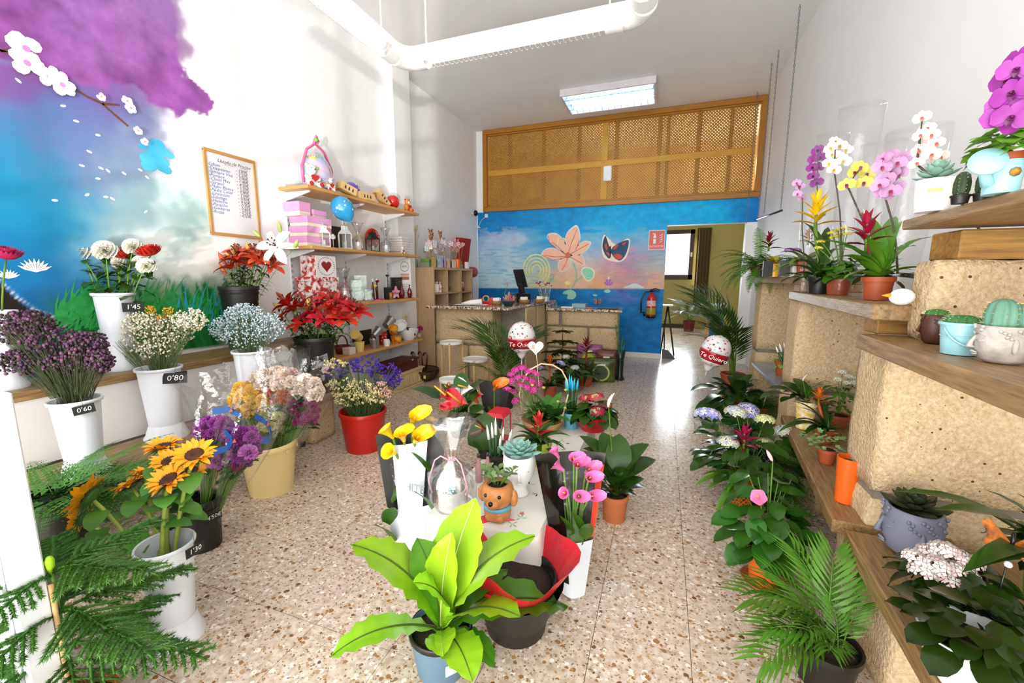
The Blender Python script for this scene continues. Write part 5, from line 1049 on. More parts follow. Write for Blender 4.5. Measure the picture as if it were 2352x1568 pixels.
cr.box(c.x-.022,c.x+.022,c.y-.0003,c.y+.0003,c.z-.006,c.z-.005); cr.box(c.x-.016,c.x+.016,c.y-.0003,c.y+.0003,c.z-.011,c.z-.010); cr.obj('printed_crown',gl_,t,False)
p=P(1318,1366,0); t,sh=sleeve('calla_bouquet','pink callas in a black sleeve with an orange edge beside the table',p,[(1228,1045,.03),(1392,1040,.02),(1342,1372,0),(1290,1360,.0)],None,None,None,None,panel=(.40,None))
cp=calla_mesh('pink_calla','c2287f','e88ab8',.52)
for x,y,dd,tl in ((1283,1050,.0,(-.4,-.3,.8)),(1295,1080,-.03,(-.7,-.3,.6)),(1318,1060,0,(.1,-.6,.7)),(1325,1075,-.02,(.2,-.5,.8)),(1345,1085,0,(.5,-.4,.7)),(1352,1100,-.02,(.3,-.7,.6)),(1330,1140,-.04,(.1,-.8,.5)),(1305,1135,-.03,(-.4,-.7,.5)),(1355,1140,-.02,(.4,-.7,.5))):
    q=at(t,x,y,dd); u=(x-1228)/164; MB().tube([sh(.5,.03,.01),sh(u*.5+.25,.35,.015),sh(u*.8+.1,.6,.0),q],.0045,6).obj('stem',stemg,t); inst('flower_head',cp,t,q,Vector(tl).to_track_quat('Z','Y').to_euler(),1)
for x,y in ((1310,1200),(1335,1190),(1325,1230),(1345,1210)): put(t,lf_cal,'leaf',at(t,x,y+30,-.01),rnd.uniform(0,6),1.3,0,.7)
m=MB(); m.grid(lambda u,v:sh(.90+.1*u,.42+.5*v,-.030*(1-u)-.005),2,6); m.obj('orange_edge',mat('sleeve_orange','e2401a',.35),t)
m=MB(); m.grid(lambda u,v:sh(.0+.42*u,.10+.86*v,-.064),3,8); m.obj('black_side',mat('black_film','0d0c0a',.15,coat=.5),t)
# ---- small things on the table
# dog planter with jade plant
p=ontable(1143,1188); t=thing('dog_planter','brown ceramic dog planter with a blue collar holding a jade plant','planter',p); dogm=mat('ginger_ceramic','c98a4e',.45,'a5652c',22,.8,bump=.4,bscale=60); s=MT(38,p); h_=HT(p,1108)-TZ
fc=facecam(p)-.35
m=MB(); m.lathe([(s*.62,0),(s*.8,h_*.08),(s*.85,h_*.25),(s*.7,h_*.38),(s*.9,h_*.55),(s*1.05,h_*.75),(s*.9,h_*.95),(s*.7,h_),(s*.6,h_*.98),(s*.55,h_*.8),(.0001,h_*.8)],24); m.obj('dog_body',dogm,t)
F=Vector((math.sin(fc)*1,-math.cos(fc),0)); S=Vector((-F.y,F.x,0))
def dl(f,s_,z): return F*f*s+S*s_*s+Vector((0,0,z*h_))
m=MB(); m.ball(dl(.85,0,.58),s*.42,12,8,1,1,.75); m.obj('muzzle',dogm,t); bkc=mat('glossy_black','0e0c0a',.2)
m=MB(); m.ball(dl(1.22,0,.66),s*.15,8,6); m.obj('nose',bkc,t)
for sd in (-1,1): 
    m=MB(); m.ball(dl(.88,sd*.42,.80),s*.12,8,6); m.obj('eye',bkc,t); m=MB(); m.ball(dl(-.05,sd*1.02,.62),s*.36,10,8,.75,.75,1.5); m.obj('ear',dogm,t); m=MB(); m.ball(dl(.55,sd*.35,.14),s*.28,10,6); m.obj('paw',dogm,t)
m=MB(); m.lathe(rg([(s*.78,h_*.30),(s*.86,h_*.33),(s*.86,h_*.40),(s*.78,h_*.43)]),24); m.obj('collar',mat('collar_blue','58a8c8',.5),t)
MB().lathe([(s*.6,0),(.001,.006)],14,(0,0,h_*.9)).obj('soil',soilm,t)
for i in range(11):
    a=i*2.4; q=Vector((math.cos(a)*s*.35,math.sin(a)*s*.35,h_*.9)); tip=Vector((math.cos(a)*s*rnd.uniform(.3,1.1),math.sin(a)*s*rnd.uniform(.3,1.1),h_+rnd.uniform(.02,.075))); MB().tube([q*.5+Vector((0,0,h_*.45)),tip],.0022,4).obj('stem',stemg,t)
    for k in range(5): put(t,lf_jade,'leaf',tip-Vector((0,0,.006*k)),k*1.6+i,rnd.uniform(.2,1.0),0,rnd.uniform(.7,1.05))
# white face pot with echeveria
p=ontable(1192,1132); t=thing('face_planter','white ceramic face planter holding a blue-green echeveria','planter',p); wc=mat('white_ceramic','f0f0ee',.3); r_=MT(36,p); h_=HT(p,1042)-TZ
m=MB(); m.lathe([(r_*.62,0),(r_*.66,.01),(r_*.5,h_*.16),(r_*.62,h_*.3),(r_*.95,h_*.5),(r_*1.05,h_*.75),(r_,h_),(r_*.92,h_),(r_*.85,h_*.8),(.0001,h_*.8)],26); m.obj('head_pot',wc,t); fc=facecam(p); F=Vector((math.sin(fc),-math.cos(fc),0)); S=Vector((-F.y,F.x,0))
m=MB(); m.tube([F*r_*.98+Vector((0,0,h_*.72)),F*r_*1.12+Vector((0,0,h_*.52)),F*r_*.95+Vector((0,0,h_*.48))],[r_*.06,r_*.12,r_*.08],7); m.obj('nose',wc,t)
for sd in (-1,1): m=MB(); m.tube([(F*.98+S*sd*.2)*r_+Vector((0,0,h_*.70)),(F*.93+S*sd*.42)*r_+Vector((0,0,h_*.73)),(F*.85+S*sd*.58)*r_+Vector((0,0,h_*.69))],r_*.045,6); m.obj('eyelid',wc,t)
m=MB(); m.tube([(F*.93+S*-.2)*r_+Vector((0,0,h_*.41)),F*r_*1.0+Vector((0,0,h_*.42)),(F*.93+S*.2)*r_+Vector((0,0,h_*.41))],r_*.06,6); m.obj('lips',wc,t)
ech=G('echeveria_blue','8fb8ae','6f9c96',.5,.05)
def succ_leaf(nm,L,W,mt): 
    m=MB(); 
    def f(u,v):
        x=u*L; w=W/2*shp(min(.99,u*.9+.1),.62,.6); a=(v-.5)*PI; return (x,w*math.sin(a)*1.0,(.25*w*math.cos(a)+ .35*u*u*L*.4))
    m.grid(f,5,4); m.grid(lambda u,v:(u*L,W/2*shp(min(.99,u*.9+.1),.62,.6)*math.sin((.5-v)*PI),-.35*W/2*shp(min(.99,u*.9+.1),.62,.6)*math.cos((v-.5)*PI)+.35*u*u*L*.4),5,4); return m.mesh(nm,mt)
sl1=succ_leaf('echeveria_leaf',.052,.026,ech)
for i in range(34):
    t_=i/33; put(t,sl1,'leaf',(0,0,h_-.002+.012*t_),i*2.39996,.08+1.2*t_**1.3,0,(r_/.036)*(1.05-.72*t_))
# sansevieria with painted tips
def sansevieria(label,p,potm,tipm,tips,wpx,hpx,group=None):
    t=thing('sansevieria_pot',label,'plant',p); r_=MT(wpx/2,p); h_=HT(p,proj(p)[1]-hpx)-p.z; zt=pot(t,r_,r_*.8,h_,potm,.002,.01); sg=mat('sansevieria_green','2f5a2c',.5,'1a3a1a',40,.8,stretch=(1,1,6))
    for i,(x,y,hp_,dd) in enumerate(tips):
        q=at(t,x,y,dd); b=Vector((q.x*.5,q.y*.5,zt-.01)); j=b.lerp(q,1-hp_); MB().tube([b,b.lerp(j,.5),j],[.0075,.0078,.007],8).obj('leaf',sg,t); MB().tube([j,j.lerp(q,.6),q],[.0078,.0065,.001],8).obj('painted_tip',tipm,t)
    return t
sansevieria('sansevieria with white dipped tips in a small pot beside the red lantern box',ontable(1142,1078),blackp,mat('dip_white','f2efe8',.6),[(1118,975,.42,-.01),(1129,970,.42,.01),(1138,958,.42,.0),(1157,980,.4,.0),(1176,985,.4,-.02),(1150,1000,.45,-.02)],40,28)
sansevieria('sansevieria with turquoise dipped tips in a light blue pot',P(1311,982,TZ+.002),mat('light_blue_pot','6fb6cf',.4),mat('dip_turquoise','28b4cf',.6),[(1299,868,.3,0),(1308,858,.35,.01),(1313,862,.35,0),(1320,868,.32,.01),(1328,870,.3,-.01),(1304,874,.3,-.01),(1316,874,.3,-.015)],36,36)
# cellophane mug, red lantern box, bottles
def gift_mug(label,p,wpx,toppy,ribm,mugm=None,mugh=.09,fills=(),neck=.55):
    t=thing('gift_mug',label,'gift',p); r_=MT(wpx/2,p); H_=HT(p,toppy)-p.z; mugm=mugm or wc
    m=MB(); mr=r_*.6; m.lathe([(mr,0),(mr,mugh),(mr*.9,mugh),(mr*.9,.01),(.0001,.01)],20); sharp(m.obj('mug',mugm,t)); MB().tube([(mr,0,mugh*.8),(mr*1.5,0,mugh*.7),(mr*1.5,0,mugh*.35),(mr,0,mugh*.25)],mr*.1,6).obj('mug_handle',mugm,t)
    for i,c in enumerate(fills):
        q=Vector((rnd.uniform(-.4,.4)*mr,rnd.uniform(-.4,.4)*mr,mugh)); bevbox(-mr*.22,mr*.22,-mr*.15,mr*.15,-.02,mr*.7,.003).obj('sweet',mat('sweet_'+c,c,.4),t,False).location=q
    zn=H_*neck; m=MB(); m.lathe([(r_*.7,0),(r_,mugh*.6),(r_*.95,zn*.7),(r_*.16,zn),(r_*.35,zn+(H_-zn)*.3),(r_*.75,H_*.9),(r_*.95,H_)],22,fn=lambda a,z:1+(.12*math.sin(a*6)+.08*math.sin(a*11+z*40))*(1 if z>zn*.6 else .25)); m.obj('cellophane_wrap',celg,t)
    MB().tube([(r_*.17*math.cos(a),r_*.17*math.sin(a),zn) for a in [i*PI/5 for i in range(11)]],r_*.05,5).obj('ribbon_knot',ribm,t)
    for sd in (-1,1): MB().tube([(0,-r_*.17,zn),(sd*r_*.35,-r_*.3,zn+r_*.2),(sd*r_*.6,-r_*.35,zn-.0),(sd*r_*.9,-r_*.4,zn-r_*.9),(sd*r_*.8,-r_*.3,zn-r_*1.5)],r_*.035,5).obj('ribbon_tail',ribm,t)
    return t
rpink=mat('ribbon_pink','e7a3b8',.4); gift_mug('cellophane wrapped white mug of sweets with a pale pink ribbon on the floral cloth',ontable(1040,1162),112,962,rpink,None,.085,('2aa3b8','c43a3a','e6e0e0'))
p=ontable(1142,1008); t=thing('lantern_box','clear gift box with a red lid and red trim on the floral cloth','gift box',p); redl=mat('lid_red','cf2028',.35); w=MT(24,p); h_=HT(p,952)-TZ
MB().box(-w,w,-w,w,0,h_).obj('clear_walls',cel2,t,False); m=MB(); m.prism([(-w*1.06,-w*1.06,h_),(w*1.06,-w*1.06,h_),(w*.7,-w*.7,h_+.02),(-w*.7,-w*.7,h_+.02)],(0,w*2.1,0)); m.obj('lid',redl,t,False)
for a in (-1,1):
    for b in (-1,1): bevbox(a*w-.003,a*w+.003,b*w-.003,b*w+.003,0,h_,.0005).obj('corner_post',redl,t,False)
bevbox(-w*1.05,w*1.05,-w*1.05,w*1.05,0,.012,.002).obj('tray',redl,t,False); m=MB(); m.ball((0,0,.035),.022,10,6); m.obj('sweet',mat('candy_white','f0e6e6',.4),t)
p=ontable(1100,1105); 
for i,(dx,l) in enumerate(((0,'pink glass bottle lying behind the cellophane mug'),(.035,'second pink glass bottle, against the dog planter side of its twin'))):
    q=p+Vector((dx,.03*i,0)); b=thing('glass_bottle',l,'bottle',q); pg=mat('pink_glass','b98a8c',.1,coat=.5); MB().lathe([(.017,0),(.018,.005),(.018,.075),(.008,.10),(.007,.13),(.0085,.131),(.0085,.137),(.0001,.137)],14).obj('bottle_body',pg,b); MB().lathe([(.009,.125),(.009,.142),(.0001,.143)],10).obj('cap',mat('cap_dark','3a2a26',.4),b)
# red bromeliad in lime pot
def brom(name,label,root,zt,leafm,nl,bract,bs,ls=1,p0=.15,p1=1.25,bz=.05):
    rosette(root,leafm,nl,(0,0,zt),p0,p1,.8*ls,1.1*ls); inst('flower_spike',bract,root,(0,0,zt+bz),(rnd.uniform(-.08,.08),rnd.uniform(-.08,.08),rnd.random()*6),bs)
br_red=bract_mesh('red_bract','d4382c','b02018',.16,12,.034,.8); br_mag=bract_mesh('magenta_bract','b01650','8c0f3c',.15,15,.032,1.2); br_or=bract_mesh('orange_bract','f07818','c83c14',.15,15,.030,1.2); br_yel=bract_mesh('yellow_bract','f6cf10','eab808',.22,18,.035,1.0); br_pk=bract_mesh('crimson_bract','a8103a','7c0a2a',.17,15,.034,1.3); br_dr=bract_mesh('dark_red_bract','7c1420','560c16',.16,14,.03,1.2)
t,zt,r_=potted('guzmania','red guzmania in a lime green pot in the middle of the table','plant',1235,1062,TZ+.002,62,52,mat('lime_pot','b9c24a',.45)); brom('','',t,zt,lf_brd,26,br_red,.95,.9,.05,1.1,.02)
# basket arrangement
p=P(1245,985,TZ+.002); t=thing('gift_basket','arched-handle wicker basket of magenta kalanchoe and mini roses with a heart pick','gift basket',p); wick=mat('wicker','c9a56c',.7,'a9824a',40,.8); m=MB(); br_=MT(48,p); bh=.07; m.lathe([(br_*.75,0),(br_,bh),(br_*.96,bh),(br_*.9,bh*.8),(.001,bh*.8)],26,fn=lambda a,z:1+.03*math.sin(a*26+z*300)); m.obj('basket',wick,t)
hp=[at(t,x,y,.02) for x,y in ((1193,905),(1198,880),(1215,850),(1243,835),(1270,838),(1290,850),(1302,872),(1305,905))]; hp=[Vector((br_*.95*-1,0,bh))]+hp+[Vector((br_*.95,0,bh))]; MB().tube(hp,.0055,7).obj('handle',mat('cane_handle','e0c39a',.6),t)
kal=floret_head('kalanchoe_cluster','d6249a','b81784',.030,26,.012,.6,'f6e6a0'); 
for i in range(16):
    x,y=((1185,850),(1200,845),(1215,852),(1230,858),(1175,875),(1190,868),(1205,870),(1222,875),(1235,880),(1165,895),(1180,900),(1210,890),(1185,920),(1195,885),(1225,895),(1175,860))[i]; q=at(t,x,y,rnd.uniform(-.04,.05)); MB().tube(bow((-.03,0,bh*.7),q,.4,4),.002,4).obj('stem',stemg,t); inst('flower_cluster',kal,t,q,(rnd.uniform(-.5,.5),rnd.uniform(-.5,.5),0),1.0)
lf_fy=leafmesh('basket_leaf',.13,.045,G('basket_leaf_green','4f8a35','356a22'),6,.7,.2,.45)
rosette(t,lf_fy,26,(.05,.04,bh*.8),.35,1.35,1.4,2.1); rosette(t,lf_broad,34,(0,.0,bh*.9),-.1,1.1,.8,1.3)
for i in range(90): 
    q=Vector((rnd.uniform(-.09,.09),rnd.uniform(-.10,.06),bh+rnd.uniform(0,.10))); put(t,lf_round,'leaf',q,rnd.random()*6,rnd.uniform(-.3,.7),0,rnd.uniform(.4,.7))
ry=rose_mesh('yellow_mini_rose','f0e27c',.013)
for x,y in ((1222,887),(1248,893),(1300,898),(1282,925),(1255,945),(1297,940)): inst('mini_rose',ry,t,at(t,x,y,-.06),(rnd.uniform(-.6,.2),rnd.uniform(-.4,.4),0),1)
# heart pick
q=at(t,1238,870,-.01); hq=at(t,1231,797,-.01); hk=thing('heart_pick','white heart card on a stick standing in the basket','card pick',t.location+q); MB().tube([(0,0,-.05),hq-q],.002,5).obj('stick',mat('stick_pale','e6d3b0',.6),hk); sc_=MT(19,p); m=MB(); m.prism([(x*sc_,0,y*sc_) for x,y in heart_pts(1,28)],(0,.003,0)); ho=m.obj('heart_card',mat('card_white','f4f2f0',.5),hk,False); ho.location=hq-q+Vector((0,-.003,0)); ho.rotation_euler=(0,0,facecam(p))
bevbox(-.012,.010,-.0008,0,-.02,.01,.0003).obj('printed_figure',mat('print_multi','e0a05a',.7,'5aa0a0',120,.6),ho,False).location=(-sc_*.3,-.0005,sc_*.1); text('Eres\nmami','card_text',mat('print_violet','7a3a8a',.7),ho,(sc_*.38,-.001,sc_*.25),(PI/2,0,0),.014)
# hydrangea (red-green) behind blue pot
hyd_r=floret_head('red_hydrangea','b52848','a8b070',.045,46,.012,.6); hyd_b=floret_head('blue_hydrangea','8c8fd6','d8d2e6',.055,52,.014,.6,'efe9a0'); hyd_w=floret_head('pale_hydrangea','dfe0c8','b8bce0',.050,48,.013,.6,'e6e4a0'); hyd_y=floret_head('cream_hydrangea','dcdc98','c8cfa0',.042,42,.012,.6)
lf_hyd=leafmesh('hydrangea_leaf',.12,.075,dgreen,6,.7,.15,.42,.6,wave=.003,waves=6)
def bush(t,zt,heads,nl,lmesh,spread,h,stem=True):
    for x,y,dd,me,s in heads:
        q=at(t,x,y,dd); MB().tube(bow((0,0,zt),q,.4,5),.0028,5).obj('stem',stemg,t); inst('flower_head',me,t,q,(rnd.uniform(-.35,.1),rnd.uniform(-.3,.3),rnd.random()*6),s)
        for k in range(2): put(t,lmesh,'leaf',Vector((q.x,q.y,q.z))*.97-Vector((0,0,.02)),rnd.random()*6,rnd.uniform(-.1,.4),0,rnd.uniform(.7,1))
    for i in range(nl):
        a=i*2.39996; f=math.sqrt((i+.5)/nl); q=Vector((math.cos(a)*spread*f,math.sin(a)*spread*f,zt+h*(1-.55*f*f)*rnd.uniform(.6,1))); put(t,lmesh,'leaf',q,a+rnd.uniform(-.4,.4),rnd.uniform(-.35,.35),rnd.uniform(-.3,.3),rnd.uniform(.75,1.1))
t=thing('hydrangea','crimson and green hydrangea in a red paper wrap at the far end of the table','plant',P(1362,985,TZ+.002)); r_=MT(34,t.location); zt=pot(t,r_,r_*.8,.08,redl,.003,.015); bush(t,zt,[(1368,915,-.05,hyd_r,1.25),(1372,945,-.10,hyd_r,1.1),(1345,915,.0,hyd_r,.9),(1390,930,-.03,hyd_r,.95)],40,lf_hyd,.085,.11)
m=MB(); m.grid(lambda u,v:((r_*(1+.6*v))*math.cos(u*2*PI),(r_*(1+.6*v))*math.sin(u*2*PI),.03+v*(.07+.02*math.sin(u*2*PI*4))),24,2); m.obj('paper_wrap',redpap,t,False)
# peace lily on the floor
t,zt,r_=potted('peace_lily','peace lily with one white flower in a terracotta floor pot beside the table','plant',1410,1190,0,62,58,terra2,.82)
for x,y,dd in ((1345,990,.0),(1355,1010,-.05),(1380,985,.03),(1430,990,.0),(1470,1000,.0),(1505,1040,.0),(1480,1090,-.03),(1485,1105,.02),(1380,1100,-.08),(1395,1130,-.08),(1345,1060,.0),(1420,1060,-.08),(1450,1060,.04),(1465,1130,-.02),(1440,1110,-.07),(1400,1040,.05),(1460,1035,.05),(1365,1040,.02),(1420,1010,.06)):
    aim(t,lf_spathi,'leaf',(rnd.uniform(-.02,.02),rnd.uniform(-.02,.02),zt),at(t,x,y,dd),.9,rnd.uniform(-.3,.3),.17)
extra(t,lf_spathi,zt,14,.14,.2,.9,.17); q=at(t,1398,935,0); MB().tube(bow((0,0,zt),q,.6,6),.003,5).obj('flower_stalk',stemg,t); spw=mat('spathe_white','f4f2ea',.5); m=MB(); petal(m,.085,.035,0,1.35,.3,.5,6,.4); o=m.obj('white_spathe',spw,t); o.location=q; o.rotation_euler=(0,0,.6); MB().tube([q,q+Vector((.004,-.006,.03))],.004,6).obj('spadix',mat('spadix_cream','e8e0b0',.6),t)
# anthuriums
an_r=anthurium_mesh('red_anthurium','cf1f2a',1.7); an_w=anthurium_mesh('white_anthurium','f2eee8',1.6); an_d=anthurium_mesh('bronze_anthurium','5a2a18',1.3)
t=thing('anthurium_arrangement','potted red and white anthuriums with dark heart leaves at the table side','plant',P(1055,1000,TZ+.002)); r_=.06; zt=pot(t,r_,.048,.09,blackp)
for x,y,dd,me,tl,s in ((1025,907,-.02,an_r,(-.6,-.4,.6),1.0),(1050,925,-.06,an_r,(.0,-.55,.6),1.25),(1068,890,.03,an_w,(.1,-.9,.4),1.0),(1098,907,.05,an_r,(.3,-.5,.8),.6),(1030,905,.05,an_r,(-.2,-.2,.9),.7)):
    q=at(t,x,y,dd); MB().tube(bow((0,0,zt),q,.4,5),.0028,5).obj('flower_stalk',stemg,t); inst('flower_head',me,t,q,Vector(tl).to_track_quat('Z','Y').to_euler(),s)
for x,y,dd in ((945,890,.0),(1000,965,-.03),(1010,930,-.08),(1065,855,.06),(1110,870,.1),(1075,940,-.04),(1020,880,.08),(1085,920,.0),(1115,935,.02),(1100,895,.04),(1040,960,-.08),(1120,960,-.02),(1075,985,-.07)):
    q=at(t,x,y,dd); b=Vector((q.x*.4,q.y*.4,zt+(q.z-zt)*.7)); MB().tube(bow((0,0,zt),b,.4,4),.0025,4).obj('leaf_stalk',stemg,t); aim(t,lf_anth,'leaf',b,q,.8,rnd.uniform(-.4,.4),.15)
extra(t,lf_anth,zt,16,.15,.16,.8,.15); t=thing('calla_bouquet','small red calla bunch in black florist paper behind the anthuriums','bouquet',P(1135,985,TZ+.002)); 
m=MB(); a_,b_,c_,d_=[at(t,x,y,.06) for x,y in ((1098,870),(1172,890),(1150,985),(1118,985))]; m.grid(lambda u,v:d_.lerp(c_,u).lerp(a_.lerp(b_,u),v)+Vector((0,.03*math.sin(PI*u),0)),6,5); m.obj('back_sheet',blackp,t)
cr_=calla_mesh('red_calla','c8382a','e8a020',.8)
for x,y,tl in ((1135,895,(.5,-.4,.7)),(1098,925,(-.3,-.5,.7))): q=at(t,x,y,0); MB().tube(bow((0,0,.01),q,.5,5),.004,5).obj('stem',stemg,t); inst('flower_head',cr_,t,q,Vector(tl).to_track_quat('Z','Y').to_euler(),1)
for x,y in ((1120,930),(1110,960),(1130,955)): aim(t,lf_cal,'leaf',(0,0,.01),at(t,x,y,.0),.5,0,.2)
t=thing('anthurium','bronze green anthurium flower on its own stalk beside the red lantern box','plant',P(1112,1050,TZ+.002)); zt=pot(t,.03,.025,.04,blackp,.002,.008); q=at(t,1103,985,0); MB().tube(bow((0,0,zt),q,.4,5),.003,5).obj('flower_stalk',stemg,t); inst('flower_head',an_d,t,q,Vector((.1,-.8,.6)).to_track_quat('Z','Y').to_euler(),.9); aim(t,lf_anth,'leaf',(0,0,zt),at(t,1085,1000,.03),.8,0,.15); aim(t,lf_anth,'leaf',(0,0,zt),at(t,1115,945,.03),.8,0,.15)
# ---- three plant stools in front of the counter
bir=mat('birch','d9b27c',.5,'c99c62',5,.6,stretch=(12,12,2)); wlac=mat('white_lacquer','efefec',.4)
def stool(label,px,py,wpx,base_py):
    # top disc centre at (px,py)
    for it in range(2):
        b=P(px,base_py,0)
    p=b; zt=HT(p,py); r_=MT(wpx/2,p); t=thing('plant_stool',label,'stool',p); sharp(MB().lathe([(r_*.97,-.032),(r_,-.028),(r_,0),(r_*.95,0),(r_*.93,-.01),(.0001,-.01)],30,(0,0,zt)).obj('seat',wlac,t))
    for k in range(3):
        a=-PI/2+.35+k*2*PI/3; q=Vector((math.cos(a)*(r_+.010),math.sin(a)*(r_+.010),0)); MB().tube([q,q+Vector((0,0,zt-.008 if k else zt-.008))],.0125,10).obj('leg',bir,t,True)
stool('tallest white plant stool on birch legs against the counter',1038,783,52,886); stool('middle white plant stool half under the palm fronds',1092,822,58,890); stool('lowest white plant stool beside the anthurium leaves',1036,868,52,950)
# ---- plants in front of the counter
kent=palm_frond('palm_frond',.62,20,.24,palmg,1.3,.014,.15,.7,.3)
def palm(name,label,base,potr,poth,potm,fronds,mesh,trunk=0):
    t=thing(name,label,'plant',base); zt=pot(t,potr,potr*.78,poth,potm)
    for tip,dd,bend,s in fronds: 
        b=Vector((rnd.uniform(-.03,.03),rnd.uniform(-.03,.03),zt)); q=at(t,tip[0],tip[1],dd); d=q-b; az=math.atan2(d.y,d.x); h=math.hypot(d.x,d.y); pt=math.atan2(d.z,h)+.42; put(t,mesh,'frond',b,az,min(1.5,pt),rnd.uniform(-.2,.2),d.length/.60*s)
    return t
palm('kentia_palm','dark kentia palm in a black pot beside the counter corner',P(1160,935,0),.10,.2,blackp,[((1095,735),-.1,1,1),((1095,760),-.2,1,.95),((1070,830),-.2,1,1),((1150,715),-.05,1,.95),((1175,715),-.05,1,.9),((1195,725),-.05,1,.9),((1120,720),0,1,1),((1130,850),-.3,1,.9),((1215,740),-.1,1,.9),((1160,760),-.25,1,.9),((1110,870),-.25,1,.8),((1200,830),-.25,1,.8)],kent)
# heart balloons on the floor
ballw=mat('balloon_foil','f0ecee',.15,coat=.6); balr=mat('balloon_red','b81226',.15,coat=.6)
def balloon(label,c,r_,txt,stick_to,rzx=0,tilt=(0,0,0)):
    t=thing('heart_balloon',label,'balloon',c,0); t.rotation_euler=tilt
    R_=lambda z:math.sqrt(max(0,1-z*z))
    def prof(z0,z1,n): return [(max(1e-5,r_*R_(z0+(z1-z0)*i/n)),r_*1.18*(z0+(z1-z0)*i/n)) for i in range(n+1)]
    MB().lathe(prof(-.02,1,9),26).obj('foil_top',ballw,t); MB().lathe([(a*1.012,b) for a,b in prof(-.62,-.02,6)],26).obj('red_band',balr,t); MB().lathe([(1e-5,-r_*1.6),(r_*.18,-r_*1.45),(r_*.3,-r_*1.25)]+prof(-.93,-.62,4),26).obj('foil_bottom',ballw,t)
    cols=['c4202c','d8901c','5a1a4a','c4202c','8ab8b4']; rr=random.Random(3); k=0
    ms=[MB() for _ in cols]
    for i in range(95):
        z=rr.choice((rr.uniform(.02,.97),rr.uniform(.02,.97),rr.uniform(-.9,-.66))); a=rr.random()*6.28; d=Vector((R_(z)*math.cos(a),R_(z)*math.sin(a),z)); nrm=d.normalized(); u=Vector((-math.sin(a),math.cos(a),0)); w=nrm.cross(u); c_=Vector((d.x*r_,d.y*r_,d.z*r_*1.18))*1.006; s_=r_*rr.uniform(.05,.1); m=ms[i%5]; rot=rr.uniform(-.6,.6)
        pts=[]
        for x,y in heart_pts(1,12): xx=x*math.cos(rot)-y*math.sin(rot); yy=x*math.sin(rot)+y*math.cos(rot); pts.append(c_+(u*xx+w*yy)*s_)
        m.poly(pts)
    for c_,m in zip(cols,ms): o=m.obj('printed_hearts',mat('print_'+c_,c_,.3),t,False); o['kind']='stuff'
    f=-Vector((c[0],c[1],0)).normalized(); text(txt,'balloon_text',mat('print_white','f4f0f0',.3),t,f*r_*1.03+Vector((0,0,-r_*.36)),(PI/2,0,math.atan2(f.y,f.x)+PI/2),r_*.42,.2)
    MB().tube([(0,0,-r_*1.6),(.01,.01,-r_*1.6-stick_to)],.004,5).obj('stick',mat('balloon_stick','e8e6e2',.5),t)
c=P(1205,955,0); c=PD(1198,775,dep(c)); balloon('foil balloon with hearts and a red Te Quiero band before the counter',c,MT(32,c),'Te Quiero',c.z-.16*1.5,0)
# Norfolk pine, bromeliads, hydrangeas by the counter
nb2=needle_branch('needle_branch_small',.26,vdark,14)
p=P(1290,885,0); t=thing('norfolk_pine','small Norfolk pine in front of the counter, among bromeliads','plant',p); pot(t,.09,.07,.15,blackp); hb=HT(p,752); MB().tube([(0,0,.13),(0,0,hb)],[.008,.004],6).obj('trunk',brown,t)
for k in range(4):
    for j in range(5): put(t,nb2,'branch',(0,0,.28+k*(hb-.30)/3.2),j*1.257+k*.6,.25,0,1.15-.22*k)
p=P(1345,885,0); t=thing('guzmania','tall dark red guzmania before the counter, beside the soil bags','plant',p); zt=pot(t,.085,.065,.14,terra); rosette(t,lf_brd,22,(0,0,zt),.2,1.25,1.0,1.5); inst('flower_spike',br_dr,t,(0,0,zt+HT(p,760)-zt-.30),(0,0,0),1.5)
MB().tube([(0,0,zt),(0,0,HT(p,760)-.2)],.012,7).obj('spike_stalk',mat('stalk_red','7a2a20',.5),t)
p=P(1262,910,0); t=thing('guzmania','orange guzmania behind the basket handle','plant',p); zt=pot(t,.075,.06,.13,terra); rosette(t,lf_brd,14,(0,0,zt),.3,1.2,.9,1.2); inst('flower_spike',br_or,t,(0,0,HT(p,850)),(0,0,0),1.15); MB().tube([(0,0,zt),(0,0,HT(p,850)+.02)],.009,7).obj('spike_stalk',mat('stalk_orange','b8521c',.5),t)
p=P(1310,900,0); t=thing('hydrangea','pale violet hydrangea low in front of the counter','plant',p); zt=pot(t,.085,.07,.13,terra); bush(t,zt,[(1288,835,0,hyd_b,1),(1320,845,-.03,hyd_w,1),(1300,820,.05,hyd_w,.9),(1240,845,0,hyd_b,.8)],26,lf_hyd,.16,.18)
